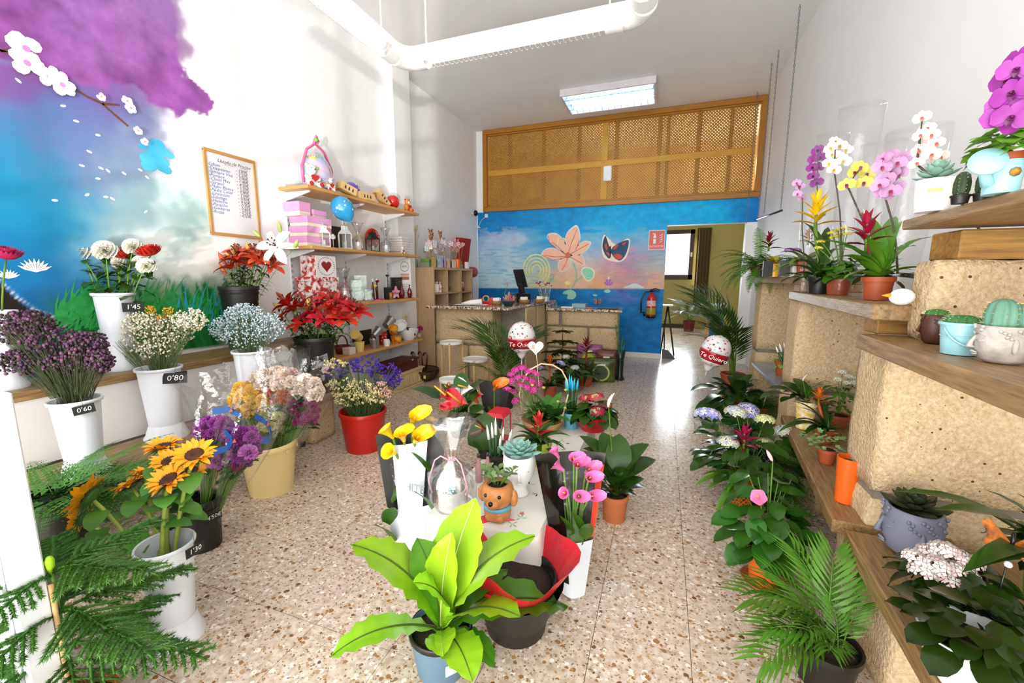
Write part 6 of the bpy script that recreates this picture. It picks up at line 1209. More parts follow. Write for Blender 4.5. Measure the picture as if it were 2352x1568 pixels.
# soil bags
def bag(label,px,py,w,h,z,cols,rz=0,dy=0,tilt=0):
    p=P(px,py,z); 
    if dy: p.y+=dy; p.x=P(px,py,z).x*(p.y/P(px,py,z).y)
    t=thing('soil_bag',label,'soil bag',p,rz); W_=MT(w/2,p); H_=h; D_=.06
    m=MB()
    def fn(u,v):
        a=u*2*PI; e=(1-(2*v-1)**8)**.5 if 0<v<1 else .04; cx=math.copysign(abs(math.cos(a))**.5,math.cos(a)); sy=math.copysign(abs(math.sin(a))**.8,math.sin(a)); return (W_*cx*(.97+.03*math.sin(v*9)),D_*sy*(.25+.75*e),H_*v)
    m.grid(fn,28,10); m.obj('sack',mat('sack_'+cols[0],cols[0],.3,cols[1],14,.5),t); fy=-D_*1.03
    m=MB(); m.poly([(W_*.62*math.cos(a),fy,H_*.42+W_*.62*math.sin(a)) for a in [i*PI/14 for i in range(28)]]); m.obj('label_disc',mat('sack_label_'+cols[2],cols[2],.4),t,False)
    m=MB(); m.poly([(W_*.5*math.cos(a),fy-.001,H_*.42+W_*.5*math.sin(a)) for a in [i*PI/14 for i in range(28)]]); m.obj('label_disc',mat('sack_label2_'+cols[3],cols[3],.4),t,False)
    bevbox(-W_*.35,W_*.35,fy-.003,fy,H_*.36,H_*.48,.001).obj('label_bar',mat('sack_bar','2a3a1c',.5),t,False); bevbox(-W_*.3,W_*.3,fy-.003,fy,H_*.72,H_*.80,.001).obj('brand_bar',mat('sack_brand','e8e8d8',.5),t,False)
    return t
bag('black and green soil bag leaning on the counter, beside the bamboo',1380,876,64,.30,0,('1f2412','5a6a2c','a8bc5a','2a3a16'),.1); bag('black and green soil bag beside its twin, behind the guzmania',1335,874,58,.29,0,('1c2012','56642a','98ac52','24321a'),-.05); bag('pink topped soil bag standing behind the two green ones',1352,848,60,.36,.0,('7a3a62','b86a9a','6ea83a','d8c83a'),0,.0)
bag('dark fruit-printed bag lying against the counter end',1392,866,50,.36,0,('3a3a1e','8a3a3a','7a9a3a','2a2a16'),.05)
# bamboo in tall dark vase
p=P(1423,872,0); t=thing('lucky_bamboo','lucky bamboo in a tall dark green vase at the end of the counter','plant',p); hv=HT(p,805); MB().lathe([(.05,0),(.062,.01),(.04,.06),(.045,hv*.7),(.062,hv),(.056,hv),(.04,hv*.7),(.0001,hv*.6)],18).obj('vase',mat('vase_dark_green','16261a',.25),t); lfb=leafmesh('bamboo_leaf',.10,.018,dgreen,5,.9,.2,.35)
for i,(x,y) in enumerate(((1420,720),(1414,745),(1430,770),(1436,785))):
    q=at(t,x,y,0); MB().tube([(0,0,hv*.6),(q.x*.7,q.y*.7,(q.z+hv)/2),q],.006,7).obj('cane',mat('bamboo_green','4a7a34',.4,'35602a',8),t)
    for k in range(9): put(t,lfb,'leaf',Vector((q.x,q.y,hv+(q.z-hv)*(.3+.09*k*.9))),k*2.4,.3,0,rnd.uniform(.7,1))
# ---- on the counter
p=P(1208,690,CZ); p=Vector((-1.95,5.75,CZ+.002)); t=thing('cash_register','black touch-screen cash register seen from behind','register',p,2.3); blk=mat('register_black','15151a',.35); o=bevbox(-.17,.17,-.012,.012,-.13,.13,.006).obj('screen',blk,t,False); o.location=(0,0,.33); o.rotation_euler=(-.28,0,0); o=bevbox(-.06,.06,-.03,.03,0,.26,.01).obj('neck',blk,t,False); o.location=(0,-.05,0); o.rotation_euler=(-.15,0,0); bevbox(-.12,.12,-.12,.10,0,.12,.012).obj('base',blk,t,False)
o=MB().lathe([(.022,0),(.022,.004),(.015,.004),(.015,0)],16).obj('logo_ring',mat('ring_silver','d8d8dc',.3),t); o.location=(.03,-.122,.07); o.rotation_euler=(PI/2,0,0)
def cpos(px,py): return P(px,py,CZ+.001)
def cy_(px,py,y): q=P(px,py,CZ+.001); return Vector((q.x*y/q.y,y,CZ+.001))
p=cpos(1150,697); p=Vector((-2.12,4.95,CZ+.001)); t=thing('tape_dispenser','red tape dispenser with a brown roll on the counter','dispenser',p,.1); redc=mat('dispenser_red','c4161c',.3); m=MB(); m.prism([(-.10,-.03,0),(.10,-.03,0),(.10,-.03,.085),(.05,-.03,.09),(.02,-.03,.04),(-.06,-.03,.04),(-.075,-.03,.08),(-.10,-.03,.08)],(0,.06,0)); m.obj('body',redc,t,False); o=MB().lathe([(.045,-.02),(.045,.02),(.032,.02),(.032,-.02),(.045,-.02)],20).obj('tape_roll',mat('tape_tan','b9955a',.4),t); o.location=(-.02,0,.07); o.rotation_euler=(PI/2,0,0)
p=Vector((-2.25,4.72,CZ+.001)); t=thing('wrapping_paper','crumpled white wrapping paper lying on the granite counter','paper',p,.15); pap=mat('tissue_white','ecebea',.7); m=MB(); m.grid(lambda u,v:((u-.5)*.42,(v-.5)*.16,.004+.006*math.sin(u*9)*v),10,3); m.obj('sheet',pap,t,False); m=MB(); m.tube([(-.12,0,.02),(0,.0,.035),(.14,.01,.045)],[.008,.03,.035],10); m.obj('paper_roll',pap,t)
p=Vector((-1.78,4.80,CZ+.001)); t=thing('lollipop_bowl','dark green bowl of wrapped lollipops on the counter edge','bowl',p); MB().lathe([(.05,0),(.055,.008),(.095,.055),(.10,.06),(.09,.056),(.05,.012),(.0001,.012)],26).obj('bowl',mat('bowl_green','12403c',.3),t); cols=['c43a2a','d8901c','3a5aa8','b84a8a','e0c040']
for i in range(22): 
    a=i*2.4; q=Vector((math.cos(a)*.055*math.sqrt(i/22),math.sin(a)*.045*math.sqrt(i/22),.02)); h=rnd.uniform(.06,.13); MB().tube([q,q+Vector((q.x*.4,q.y*.4,h))],.008,6).obj('lollipop',mat('wrap_'+cols[i%5],cols[i%5],.25,cols[(i+2)%5],60,.5),t)
for i,(x,y,l) in enumerate(((-1.98,4.92,'round woven basket of cards behind the green lollipop bowl'),(-1.60,5.55,'small woven basket of price cards beside the white flower box'),(-1.74,5.3,'straw tray of papers between the bowl and the small basket'))):
    t=thing('woven_basket',l,'basket',(x,y,CZ+.001)); MB().lathe([(.06,0),(.075,.05),(.07,.05),(.055,.01),(.0001,.01)],22,fn=lambda a,z:1+.02*math.sin(a*22+z*200)).obj('basket',mat('basket_check','b98a4a',.7,'6a4420',60,.6),t)
    for k in range(3): o=bevbox(-.04,.04,-.001,.001,0,.075,.0005).obj('card',mat('card_pale','e8e6e0',.6),t,False); o.location=(rnd.uniform(-.01,.01),.02*(k-1),.012); o.rotation_euler=(-.15,rnd.uniform(-.15,.15),rnd.uniform(-.3,.3))
    if i==1: MB().tube([(.07*math.cos(a),0,.05+.09*math.sin(a)) for a in [k*PI/10 for k in range(11)]],.004,5).obj('handle',brown,t)
p=Vector((-1.62,5.85,CZ+.001)); t=thing('flower_stick_box','white box of felt flowers on sticks beside the register','flower box',p); bevbox(-.06,.06,-.05,.05,0,.07,.003).obj('box',wc,t,False); gm=MB(); 
for i in range(160): q=Vector((rnd.uniform(-.055,.055),rnd.uniform(-.045,.045),.07)); gm.add([q,q+Vector((.003,0,0)),q+Vector((rnd.uniform(-.01,.01),rnd.uniform(-.01,.01),.03))],[(0,1,2)])
gm.obj('grass',lgreen,t,False)['kind']='stuff'; rcol=['8a5ac0','c43a5a','e08aa8','b89ae0','5a4ab0','d84a4a']
for i in range(13): q=Vector((rnd.uniform(-.05,.05),rnd.uniform(-.04,.04),.06)); tp=q+Vector((q.x*.9,q.y*.9,rnd.uniform(.15,.21))); MB().tube([q,tp],.002,4).obj('stick',mat('stick_pale','e6d3b0',.6),t); inst('felt_flower',rose_mesh('felt_'+rcol[i%6],rcol[i%6],.02),t,tp,(rnd.uniform(-.4,.4),rnd.uniform(-.4,.4),0),1)
p=Vector((-1.90,5.15,CZ+.001)); t=thing('mini_easel','small wooden easel on the counter before the register','easel',p,.2); 
for a,b in (((-.04,0,0),(0,0,.16)),((.04,0,0),(0,0,.16)),((0,.06,0),(0,0,.155))): MB().tube([a,b],.005,5).obj('leg',pine,t)
p=Vector((-2.0,5.3,CZ+.001)); t=thing('bud_vase','single pink rose leaning out of a white cup on the counter','vase',p); MB().lathe([(.03,0),(.035,.07),(.03,.07),(.0001,.02)],16).obj('cup',wc,t); MB().tube([(0,0,.02),(-.02,0,.12),(.02,0,.25)],.004,5).obj('stem',lgreen,t); inst('rose',rose_mesh('pink_rose','eab0a0',.026),t,(.02,0,.25),(0,.3,0),1)
p=Vector((-1.95,5.45,CZ+.001)); t=thing('candy_jar','clear jar of sweets with a blue lid on the counter','jar',p); MB().lathe([(.045,0),(.05,.01),(.05,.10),(.04,.115)],18).obj('glass',glassf,t); MB().lathe([(.043,.115),(.043,.135),(.0001,.136)],18).obj('lid',mat('lid_blue','1f6aa8',.3),t); 
for i in range(24): MB().ball((rnd.uniform(-.03,.03),rnd.uniform(-.03,.03),.015+.07*i/24),.011,6,4).obj('sweet',mat('wrap_'+cols[i%5],cols[i%5],.25),t)
# lower counter clutter
def c2(px,py): q=P(px,py,CZ2+.006); q.y=max(5.93,min(6.3,q.y)); return q
t=thing('butterfly_pick','small monarch butterfly ornament on the lower granite counter','ornament',Vector((-.9,6.2,CZ2+.006))); mon=mat('monarch_orange','d8781c',.5,'2a1408',60,.45)
def butterfly(t,c,s,rz,mt=mon):
    for sd in (-1,1):
        m=MB(); m.prism([(0,0,0),(sd*.9*s,0,.9*s),(sd*1.2*s,0,.6*s),(sd*.9*s,0,.05*s),(sd*1.0*s,0,-.5*s),(sd*.5*s,0,-.8*s)],(0,.002,0)); o=m.obj('wing',mt,t,False); o.location=c; o.rotation_euler=(0,0,rz+sd*.35)
    MB().tube([c+Vector((0,0,-.6*s)),c+Vector((0,0,.6*s))],s*.08,5).obj('body',bkc,t)
butterfly(t,Vector((0,0,.09)),.05,.2); MB().tube([(0,0,0),(0,0,.06)],.002,4).obj('wire',bkc,t)
for i,(x,y,w_,d_,h_,c_,l) in enumerate(((-1.3,6.0,.09,.05,.02,'e8e6e2','folded white papers on the lower granite counter'),(-.98,5.98,.05,.035,.018,'c4665a','salmon sponge on the lower granite counter'),(-.72,5.98,.14,.04,.012,'3a3834','row of dark pens and scissors on the lower granite counter'),(-1.15,6.12,.10,.08,.06,'8ab0b8','clear tub of trinkets on the lower granite counter'))):
    o=bevbox(x-w_,x+w_,y-d_,y+d_,CZ2+.005,CZ2+.005+h_,.004).obj('counter_clutter' if False else ('paper_stack','sponge','pen_row','trinket_tub')[i],mat('clutter_'+c_,c_,.5,None,30,.6),None,False); tag(o,l,('paper','sponge','pens','tub')[i])
t=thing('money_pick','card pick with a folded note above the felt flowers','card pick',Vector((-1.52,5.75,CZ+.001))); MB().tube([(0,0,0),(.03,.0,.3)],.002,4).obj('stick',mat('stick_pale','e6d3b0',.6),t); o=bevbox(-.03,.03,-.001,.001,-.06,.06,.0005).obj('note',mat('note_green','a8b49a',.6,'5a6a5a',40,.5),t,False); o.location=(.035,0,.33); o.rotation_euler=(0,.2,.2)
# ================================================================ right side plants
def onL2(px,py): return P(px,py,zL+.002)
def clay_pot(name,label,px,py,zb,wpx,hpx,mt=None,cat='plant',**k): return potted(name,label,cat,px,py,zb,wpx,hpx,mt or terra,**k)
# ---- floor row
t,zt,r_=clay_pot('hydrangea','blue and cream hydrangea in a terracotta floor pot beside the aisle',1712,1150,0,80,60,terra2)
bush(t,zt,[(1624,955,-.02,hyd_b,1.35),(1690,948,.03,hyd_w,1.25),(1716,943,.06,hyd_b,1.15),(1756,966,.0,hyd_y,1.35),(1672,1016,-.06,hyd_w,1.15),(1757,1019,-.04,hyd_y,1.1),(1796,990,.04,hyd_w,1.1),(1800,1037,-.02,hyd_y,.9)],84,lf_hyd,.25,.26)
for x,y,dd in ((1590,995,0),(1600,985,.05),(1625,1050,-.05),(1635,1075,-.03),(1640,1020,.0),(1780,1075,0)): aim(t,lf_hyd,'leaf',at(t,x+50,y+5,dd),at(t,x,y,dd),.7,0,.12)
t,zt,r_=clay_pot('guzmania','magenta guzmania in an orange floor pot in front of the hydrangea',1700,1168,0,62,78,orangep); 
for x,y,dd in ((1596,1115,-.05),(1610,1090,.0),(1625,1125,-.05),(1676,1160,-.1),(1665,1130,-.1),(1660,1010,.06),(1715,1010,.05),(1740,1060,.05),(1745,1110,0),(1640,1060,.04),(1690,1000,.08),(1725,1150,-.1),(1760,1090,.05),(1650,1180,-.1)): aim(t,lf_br,'leaf',(0,0,zt),at(t,x,y,dd),1.1,rnd.uniform(-.2,.2),.20)
q=at(t,1708,1030,0); MB().tube([(0,0,zt),q],[.011,.010],7).obj('spike_stalk',mat('stalk_red','7a2a20',.5),t); inst('flower_spike',br_mag,t,q-Vector((0,0,.02)),(0,0,.5),1.12)
t,zt,r_=clay_pot('hibiscus','hibiscus with one open pink flower in an orange floor pot',1752,1335,0,92,80,orangep); MB().lathe([(.075,0),(.088,.016),(.082,.016),(.07,.006),(.0001,.006)],26).obj('saucer',terra,t)
lf_hib=leafmesh('hibiscus_leaf',.105,.075,G('hibiscus_green','35641a','1f430f',.22),6,.6,.12,.4,.6,wave=.004,waves=6)
hm=MB()
for k in range(5): petal(hm,.042,.044,k*2*PI/5,.55,.4,.1,5,.65)
hm.m(1); hm.tube([(0,0,0),(0,0,.035)],[.004,.003],6); hm.ball((0,0,.036),.005,6,4); hibm=hm.mesh('hibiscus_flower',[mat('hibiscus_pink','ea6f9c',.5,'d94a80',20,.7),mat('spadix_yellow2','f0a830',.6)])
for x,y,dd in ((1700,1090,.02),(1730,1095,.06),(1790,1110,.05),(1800,1130,.02),(1830,1100,.08),(1760,1085,.08),(1690,1175,0),(1780,1160,-.04),(1740,1170,-.06),(1665,1190,-.02),(1690,1225,-.06),(1720,1225,-.1),(1760,1220,-.12),(1790,1215,-.1),(1740,1260,-.12),(1685,1260,-.06),(1780,1265,-.1),(1815,1175,.0),(1830,1200,0),(1840,1150,.05),(1770,1190,-.08),(1735,1130,.0),(1810,1240,-.06),(1755,1290,-.12),(1710,1280,-.1),(1800,1290,-.06),(1690,1130,.06),(1845,1220,.04),(1725,1200,-.1)):
    q=at(t,x,y,dd); b=Vector((q.x*.75,q.y*.75,q.z+.015)); MB().tube(bow((0,0,zt),b,.3,4),.0022,4).obj('leaf_stalk',stemg,t); d=Vector((q.x,q.y,0)); az=math.atan2(q.y-.06,q.x)+rnd.uniform(-.5,.5); put(t,lf_hib,'leaf',b,az,rnd.uniform(-.5,.15),rnd.uniform(-.3,.3),rnd.uniform(.85,1.15))

for i in range(26):
    a=i*2.4; f=math.sqrt((i+.5)/26); put(t,lf_hib,'leaf',(math.cos(a)*.13*f,math.sin(a)*.13*f,zt+.03+.2*(1-f)+rnd.uniform(0,.06)),a,rnd.uniform(-.5,.3),0,rnd.uniform(.8,1.1))
q=at(t,1743,1142,-.10); inst('flower_head',hibm,t,q,Vector((-.3,-.75,.5)).to_track_quat('Z','Y').to_euler(),.8); MB().tube(bow((0,0,zt),q,.4,5),.003,5).obj('flower_stalk',stemg,t)
q=at(t,1775,1060,.03); inst('flower_bud',bud('hibiscus_bud','e8b8c0',.055,.009),t,q,(-.3,-.5,0),1.0); MB().tube(bow((0,0,zt),q,.3,5),.003,5).obj('flower_stalk',stemg,t)
# chamaedorea at the near corner
arec=palm_frond('parlour_frond',.50,11,.21,G('parlour_green','5a8a26','3a6716',.35),1.1,.022,.25,.8,.3)
p=P(1890,1560,0); t=palm('parlour_palm','feathery parlour palm in a black pot beside the low plank',p,.09,.14,blackp,[((1690,1310),0,1,.95),((1680,1350),-.1,1,.95),((1740,1270),.05,1,1),((1830,1210),.1,1,1),((1900,1210),.1,1,1),((1960,1250),.1,1,.9),((1700,1420),-.15,1,.85),((1750,1470),-.2,1,.8),((1850,1290),0,1,.9),((1990,1330),.0,1,.85),((1780,1340),-.1,1,.85),((2010,1420),-.1,1,.8),((1930,1330),-.05,1,.85),((1840,1400),-.25,1,.7),((1670,1550),-.2,1,.8),((1990,1500),-.15,1,.7),((1860,1480),-.3,1,.6)],arec)
# spathiphyllum and ferns by the far floor, kentia behind
t,zt,r_=clay_pot('peace_lily','dark peace lily clump in a terracotta pot under the heart balloon',1690,960,0,70,50,terra)
for x,y,dd in ((1590,950,-.1),(1585,880,0),(1600,990,-.1),(1610,910,-.1),(1640,860,.0),(1660,930,-.15),(1700,850,.1),(1630,940,-.1),(1650,970,-.15),(1740,870,.1),(1620,870,.1),(1700,920,-.1),(1740,930,0),(1680,880,0),(1720,890,0),(1760,910,.05),(1605,935,-.05),(1675,965,-.15)): aim(t,lf_spathi,'leaf',(rnd.uniform(-.03,.03),rnd.uniform(-.03,.03),zt),at(t,x,y,dd),.9,rnd.uniform(-.3,.3),.17)
extra(t,lf_spathi,zt,26,.30,.3,.9,.17)
ffd=fern_frond('lace_fern_leaf',.30,14,.10,G('fern_mid','2f6e24','1c4c16',.4),1.0,True,4)
t,zt,r_=clay_pot('lace_fern','lacy triangular fern in a terracotta pot on the floor behind the hydrangea',1735,975,0,64,45,terra)
for i in range(20): a=i*2.39996; put(t,ffd,'frond',(0,0,zt),a,.95-.035*i,rnd.uniform(-.2,.2),rnd.uniform(.95,1.3))
for k,(x,y,l) in enumerate(((.62,3.0,'dark lacy fern on the floor between the balloon and the low plank'),(.58,2.55,'dark lacy fern on the floor under the low plank edge'),(.66,3.6,'dark lacy fern on the floor before the far stone pier'))):
    t2=thing('lace_fern',l,'plant',(x,y,0)); z2_=pot(t2,.07,.055,.12,blackp)
    for i in range(22): put(t2,ffd,'frond',(0,0,z2_),i*2.39996,1.05-.035*i,rnd.uniform(-.2,.2),rnd.uniform(.8,1.2))
MB().tube([(.03,-.05,zt),(.06,-.06,zt+.2)],.004,6).obj('cane',mat('bamboo_cane','d8b074',.6),t)
kent2=palm_frond('kentia_frond',.62,18,.24,palmg,1.3,.014,.15,.7,.3)
p=P(1680,905,0); palm('kentia_palm','tall kentia palm in a terracotta pot beside the doorway pier',p,.13,.24,terra,[((1640,670),-.1,1,1),((1625,730),-.2,1,.95),((1660,620),.0,1,.95),((1685,620),-.1,1,.9),((1695,650),-.2,1,.8),((1650,740),-.3,1,1),((1600,760),-.1,1,1.0),((1680,660),-.3,1,.9),((1700,740),-.3,1,.8),((1690,700),-.4,1,.8)],kent2)
c=PD(1643,806,3.55); balloon('foil balloon with hearts and a red band floating over the floor plants by the aisle',c,MT(36,c),'Te Quiero',.05,0,(.0,.30,0))
# ---- low plank C
t,zt,r_=clay_pot('peace_lily','small peace lily in a yellow egg-printed pot on the low plank',1846,982,zL+.002,52,62,mat('yellow_print','f0c61c',.4,'f6f0e0',55,.25))
for x,y,dd in ((1740,897,0),(1765,880,.05),(1790,870,.08),(1835,860,.08),(1850,875,.05),(1815,905,-.05),(1800,890,.0),(1870,890,.03),(1785,910,-.05),(1860,915,-.03),(1830,885,.1)): aim(t,lf_spathi,'leaf',(0,0,zt),at(t,x,y,dd),.9,rnd.uniform(-.3,.3),.17)
extra(t,lf_spathi,zt,12,.14,.15,.9,.17); q=at(t,1845,868,.03); m=MB(); petal(m,.05,.02,0,1.3,.3,.5,5,.4); o=m.obj('white_spathe',spw,t); o.location=q-Vector((0,0,.02)); MB().tube(bow((0,0,zt),q-Vector((0,0,.02)),.4,5),.002,4).obj('flower_stalk',stemg,t)
MB().tube([(r_*1.0*math.cos(a),-.01,r_*.7+r_*1.1*math.sin(a)*.7) for a in [PI*k/10 for k in range(11)]],.0018,5).obj('bail_handle',bkc,t)
t,zt,r_=clay_pot('guzmania','orange guzmania in a terracotta pot on the low plank',1893,1015,zL+.002,48,30,terra)
for x,y,dd in ((1840,930,0),(1810,960,-.05),(1790,985,-.08),(1850,985,-.08),(1900,930,.05),(1925,945,.04),(1860,900,.08),(1840,1000,-.1),(1915,990,-.05),(1820,915,.05),(1935,975,0),(1880,1010,-.1)): aim(t,lf_brd,'leaf',(0,0,zt),at(t,x,y,dd),1.1,rnd.uniform(-.2,.2),.20)
extra(t,lf_brd,zt,10,.15,.12,1.1,.2); q=at(t,1880,925,0); MB().tube([(0,0,zt),q],[.007,.007],7).obj('spike_stalk',mat('stalk_orange','b8521c',.5),t); inst('flower_spike',br_or,t,q-Vector((0,0,.015)),(0,0,.5),.70)
wfl=floret_head('white_cluster','eff0e4','dfe2b8',.022,30,.006,.7)
t,zt,r_=clay_pot('white_flower_shrub','leafy shrub with white flower clusters half behind the cactus pier',1945,1000,zL+.002,60,30,terra); t.location.y+=.15
for x,y in ((1935,855),(1950,865),(1925,872),(1962,880),(1945,880),(1970,870)): q=at(t,x,y,0); MB().tube(bow((0,0,zt),q,.3,4),.002,4).obj('stem',stemg,t); inst('flower_cluster',wfl,t,q,(0,0,0),1.1)
lf_sh=leafmesh('shrub_leaf',.06,.024,green,5,.6,.15,.42)
for i in range(60): a=i*2.4; q=Vector((math.cos(a)*.05*math.sqrt(i/20),math.sin(a)*.05*math.sqrt(i/20),zt+.03+.17*((i*7)%60)/60)); put(t,lf_sh,'leaf',q,a,rnd.uniform(-.4,.5),0,rnd.uniform(.8,1.2))
t,zt,r_=clay_pot('ivy','small variegated ivy in a terracotta pot on the low plank',1898,1062,zL+.002,46,32,terra)
ivm=MB(); ivm.poly([(0,0,0),(.012,.016,.002),(.018,.008,.001),(.034,.012,0),(.03,.004,0),(.042,0,0),(.03,-.004,0),(.034,-.012,0),(.018,-.008,.001),(.012,-.016,.002)]); ivl=ivm.mesh('ivy_leaf',G('ivy_green','4f8a3c','a8c48a',.4))
for i in range(46): 
    a=i*2.4; q=Vector((math.cos(a)*.055*math.sqrt(i/30),math.sin(a)*.055*math.sqrt(i/30),zt+.012+.10*(1-i/46)*rnd.random()+.01)); put(t,ivl,'leaf',q,a+rnd.uniform(-.7,.7),rnd.uniform(-.5,.4),rnd.uniform(-.4,.4),rnd.uniform(.6,.95))
for i in range(9): q=at(t,1838+i*6,1000-6*math.sin(i),-.01*i); put(t,ivl,'leaf',q,rnd.random()*6,0,0,.7)
MB().tube(bow((0,0,zt),at(t,1838,1000,0),.8,6),.0015,4).obj('trailing_stem',stemg,t)
t,zt,r_=clay_pot('orange_pot','tall plain orange ceramic pot of bare soil beside the pier','pot' and 1940,1150,zL+.002,62,100,orangep,'pot',taper=.82,rim=0)
# ---- low plank F
buddm=mat('grey_resin','7d7f90',.6,'6f7183',5)
def headpot(name,label,p,r_,h_,mt,face_rz,curls=True,cat='planter'):
    t=thing(name,label,cat,p); F=Vector((math.sin(face_rz),-math.cos(face_rz),0)); S=Vector((-F.y,F.x,0))
    MB().lathe([(r_*.55,0),(r_*.8,h_*.10),(r_*.98,h_*.38),(r_*1.02,h_*.62),(r_*.98,h_*.86),(r_*.93,h_),(r_*.84,h_),(r_*.8,h_*.85),(.0001,h_*.85)],26).obj('head_pot',mt,t)
    V_=lambda f,s_,z:F*f*r_+S*s_*r_+Vector((0,0,z*h_))
    MB().tube([V_(.97,0,.72),V_(1.10,0,.55),V_(1.18,0,.42),V_(.98,0,.38)],[r_*.05,r_*.08,r_*.13,r_*.06],7).obj('nose',mt,t)
    for sd in (-1,1):
        MB().tube([V_(1.0,.08*sd,.76),V_(.96,.3*sd,.80),V_(.84,.55*sd,.74)],r_*.04,6).obj('brow',mt,t); MB().tube([V_(.98,.16*sd,.60),V_(.95,.33*sd,.565),V_(.86,.5*sd,.61)],r_*.05,6).obj('eyelid',mt,t); MB().ball(V_(.05,1.02*sd,.5),r_*.18,8,6,.6,.6,2.0).obj('ear',mt,t)
    MB().tube([V_(.95,-.22,.25),V_(1.05,0,.27),V_(.95,.22,.25)],[r_*.03,r_*.07,r_*.03],6).obj('upper_lip',mt,t); MB().tube([V_(.92,-.18,.205),V_(1.0,0,.20),V_(.92,.18,.205)],[r_*.03,r_*.07,r_*.03],6).obj('lower_lip',mt,t)
    if curls:
        m=MB()
        for i in range(70):
            a=i*2.39996; z=.62+.36*((i*13)%70)/70; d=Vector((math.cos(a),math.sin(a),0))
            if d.dot(F)>.55 and z<.88: continue
            m.ball(d*r_*1.0+Vector((0,0,z*h_)),r_*.085,6,4)
        m.obj('curls',mt,t)['kind']='stuff'
    return t
p=P(2085,1268,zL+.002); r_=MT(74,p); h_=HT(p,1165)-p.z; t=headpot('head_planter','grey head planter with a dark succulent on the low plank',p,r_,h_,buddm,facecam(p)-1.15); dsl=succ_leaf('dark_succulent_leaf',.075,.04,G('dark_succulent','3a4a30','241c18',.4)); MB().lathe([(r_*.8,0),(.001,.006)],16,(0,0,h_*.88)).obj('soil',soilm,t)
for i in range(22): t_=i/21; put(t,dsl,'leaf',(0,0,h_-.008+.02*t_),i*2.39996,.0+1.1*t_,0,(r_/.075)*(1.25-.7*t_))
kw=floret_head('white_kalanchoe','f0eae2','eed6d4',.040,20,.017,.55,'c87a8a')
p=P(2185,1440,zL+.002); t=thing('kalanchoe','white kalanchoe with pink centres in a dark pot on the low plank','plant',p); zt=pot(t,.055,.045,.09,blackp)
for x,y,dd in ((2105,1285,0),(2135,1270,.02),(2165,1262,.0),(2195,1275,.0),(2225,1290,0),(2150,1300,-.03),(2185,1305,-.02),(2120,1310,-.02),(2215,1315,-.02),(2170,1330,-.03)): q=at(t,x,y,dd); MB().tube(bow((0,0,zt),q,.3,4),.002,4).obj('stem',stemg,t); inst('flower_cluster',kw,t,q,(rnd.uniform(-.3,.1),rnd.uniform(-.3,.3),0),.68)
lf_kal=leafmesh('kalanchoe_leaf',.07,.05,vdark,5,.7,.12,.5,.5,wave=.003,waves=5)
for i in range(46): a=i*2.39996; f=math.sqrt((i+.5)/46); put(t,lf_kal,'leaf',(math.cos(a)*.085*f,math.sin(a)*.085*f,zt+.02+.075*(1-f*f)),a,rnd.uniform(-.6,.3),rnd.uniform(-.3,.3),rnd.uniform(.8,1.2))
p=P(2225,1575,zL+.002); t=thing('swan_planter','white ribbed planter of dark leaves at the near end of the low plank','planter',p); MB().lathe([(.05,0),(.07,.02),(.085,.09),(.095,.12),(.09,.12),(.07,.06),(.0001,.05)],26,fn=lambda a,z:1+.05*math.sin(a*9)).obj('bowl',wc,t); MB().lathe([(.08,0),(.001,.01)],14,(0,0,.095)).obj('soil',soilm,t)
for i in range(34): a=i*2.39996; f=math.sqrt((i+.5)/34); put(t,lf_kal,'leaf',(math.cos(a)*.08*f,math.sin(a)*.08*f,.12+.08*(1-f)),a,rnd.uniform(-.4,.5),0,rnd.uniform(.9,1.3))
lf_long=leafmesh('orchid_strap_leaf',.30,.045,dgreen,9,1.3,.3,.5,strap=True)
p=Vector((1.00,1.36,zL+.002)); t=thing('strap_leaf_plant','strap-leaved plant arching over the grey head planter from a dark pot','plant',p); zt=pot(t,.06,.05,.10,blackp)
for x,y,dd in ((2060,1130,.05),(2200,1280,-.15),(2260,1120,.05),(2330,1350,-.2),(2300,1200,-.05),(2190,1190,-.1),(2340,1120,.05),(2350,1250,-.1),(2250,1330,-.2)): aim(t,lf_long,'leaf',(0,0,zt),at(t,x,y,dd),1.3,rnd.uniform(-.2,.2),.30)
for i in range(26): a=i*2.39996; f=math.sqrt((i+.5)/26); put(t,lf_kal,'leaf',(math.cos(a)*.09*f,math.sin(a)*.09*f,zt+.05+.12*rnd.random()),a,rnd.uniform(-.3,.6),0,rnd.uniform(.8,1.3))
q=PD(2325,1250,.95); t=thing('butterfly_pick','orange monarch butterfly pick above the strap-leaved plant','ornament',(q.x,q.y,zL+.1)); q2=q-t.location; MB().tube([(0,.02,-.09),q2],.002,4).obj('wire',bkc,t); butterfly(t,q2,.045,-.5); MB().ball(q2+Vector((.0,0,-.05)),.008,6,4).obj('bead',mat('bead_white','eeeeee',.3),t)
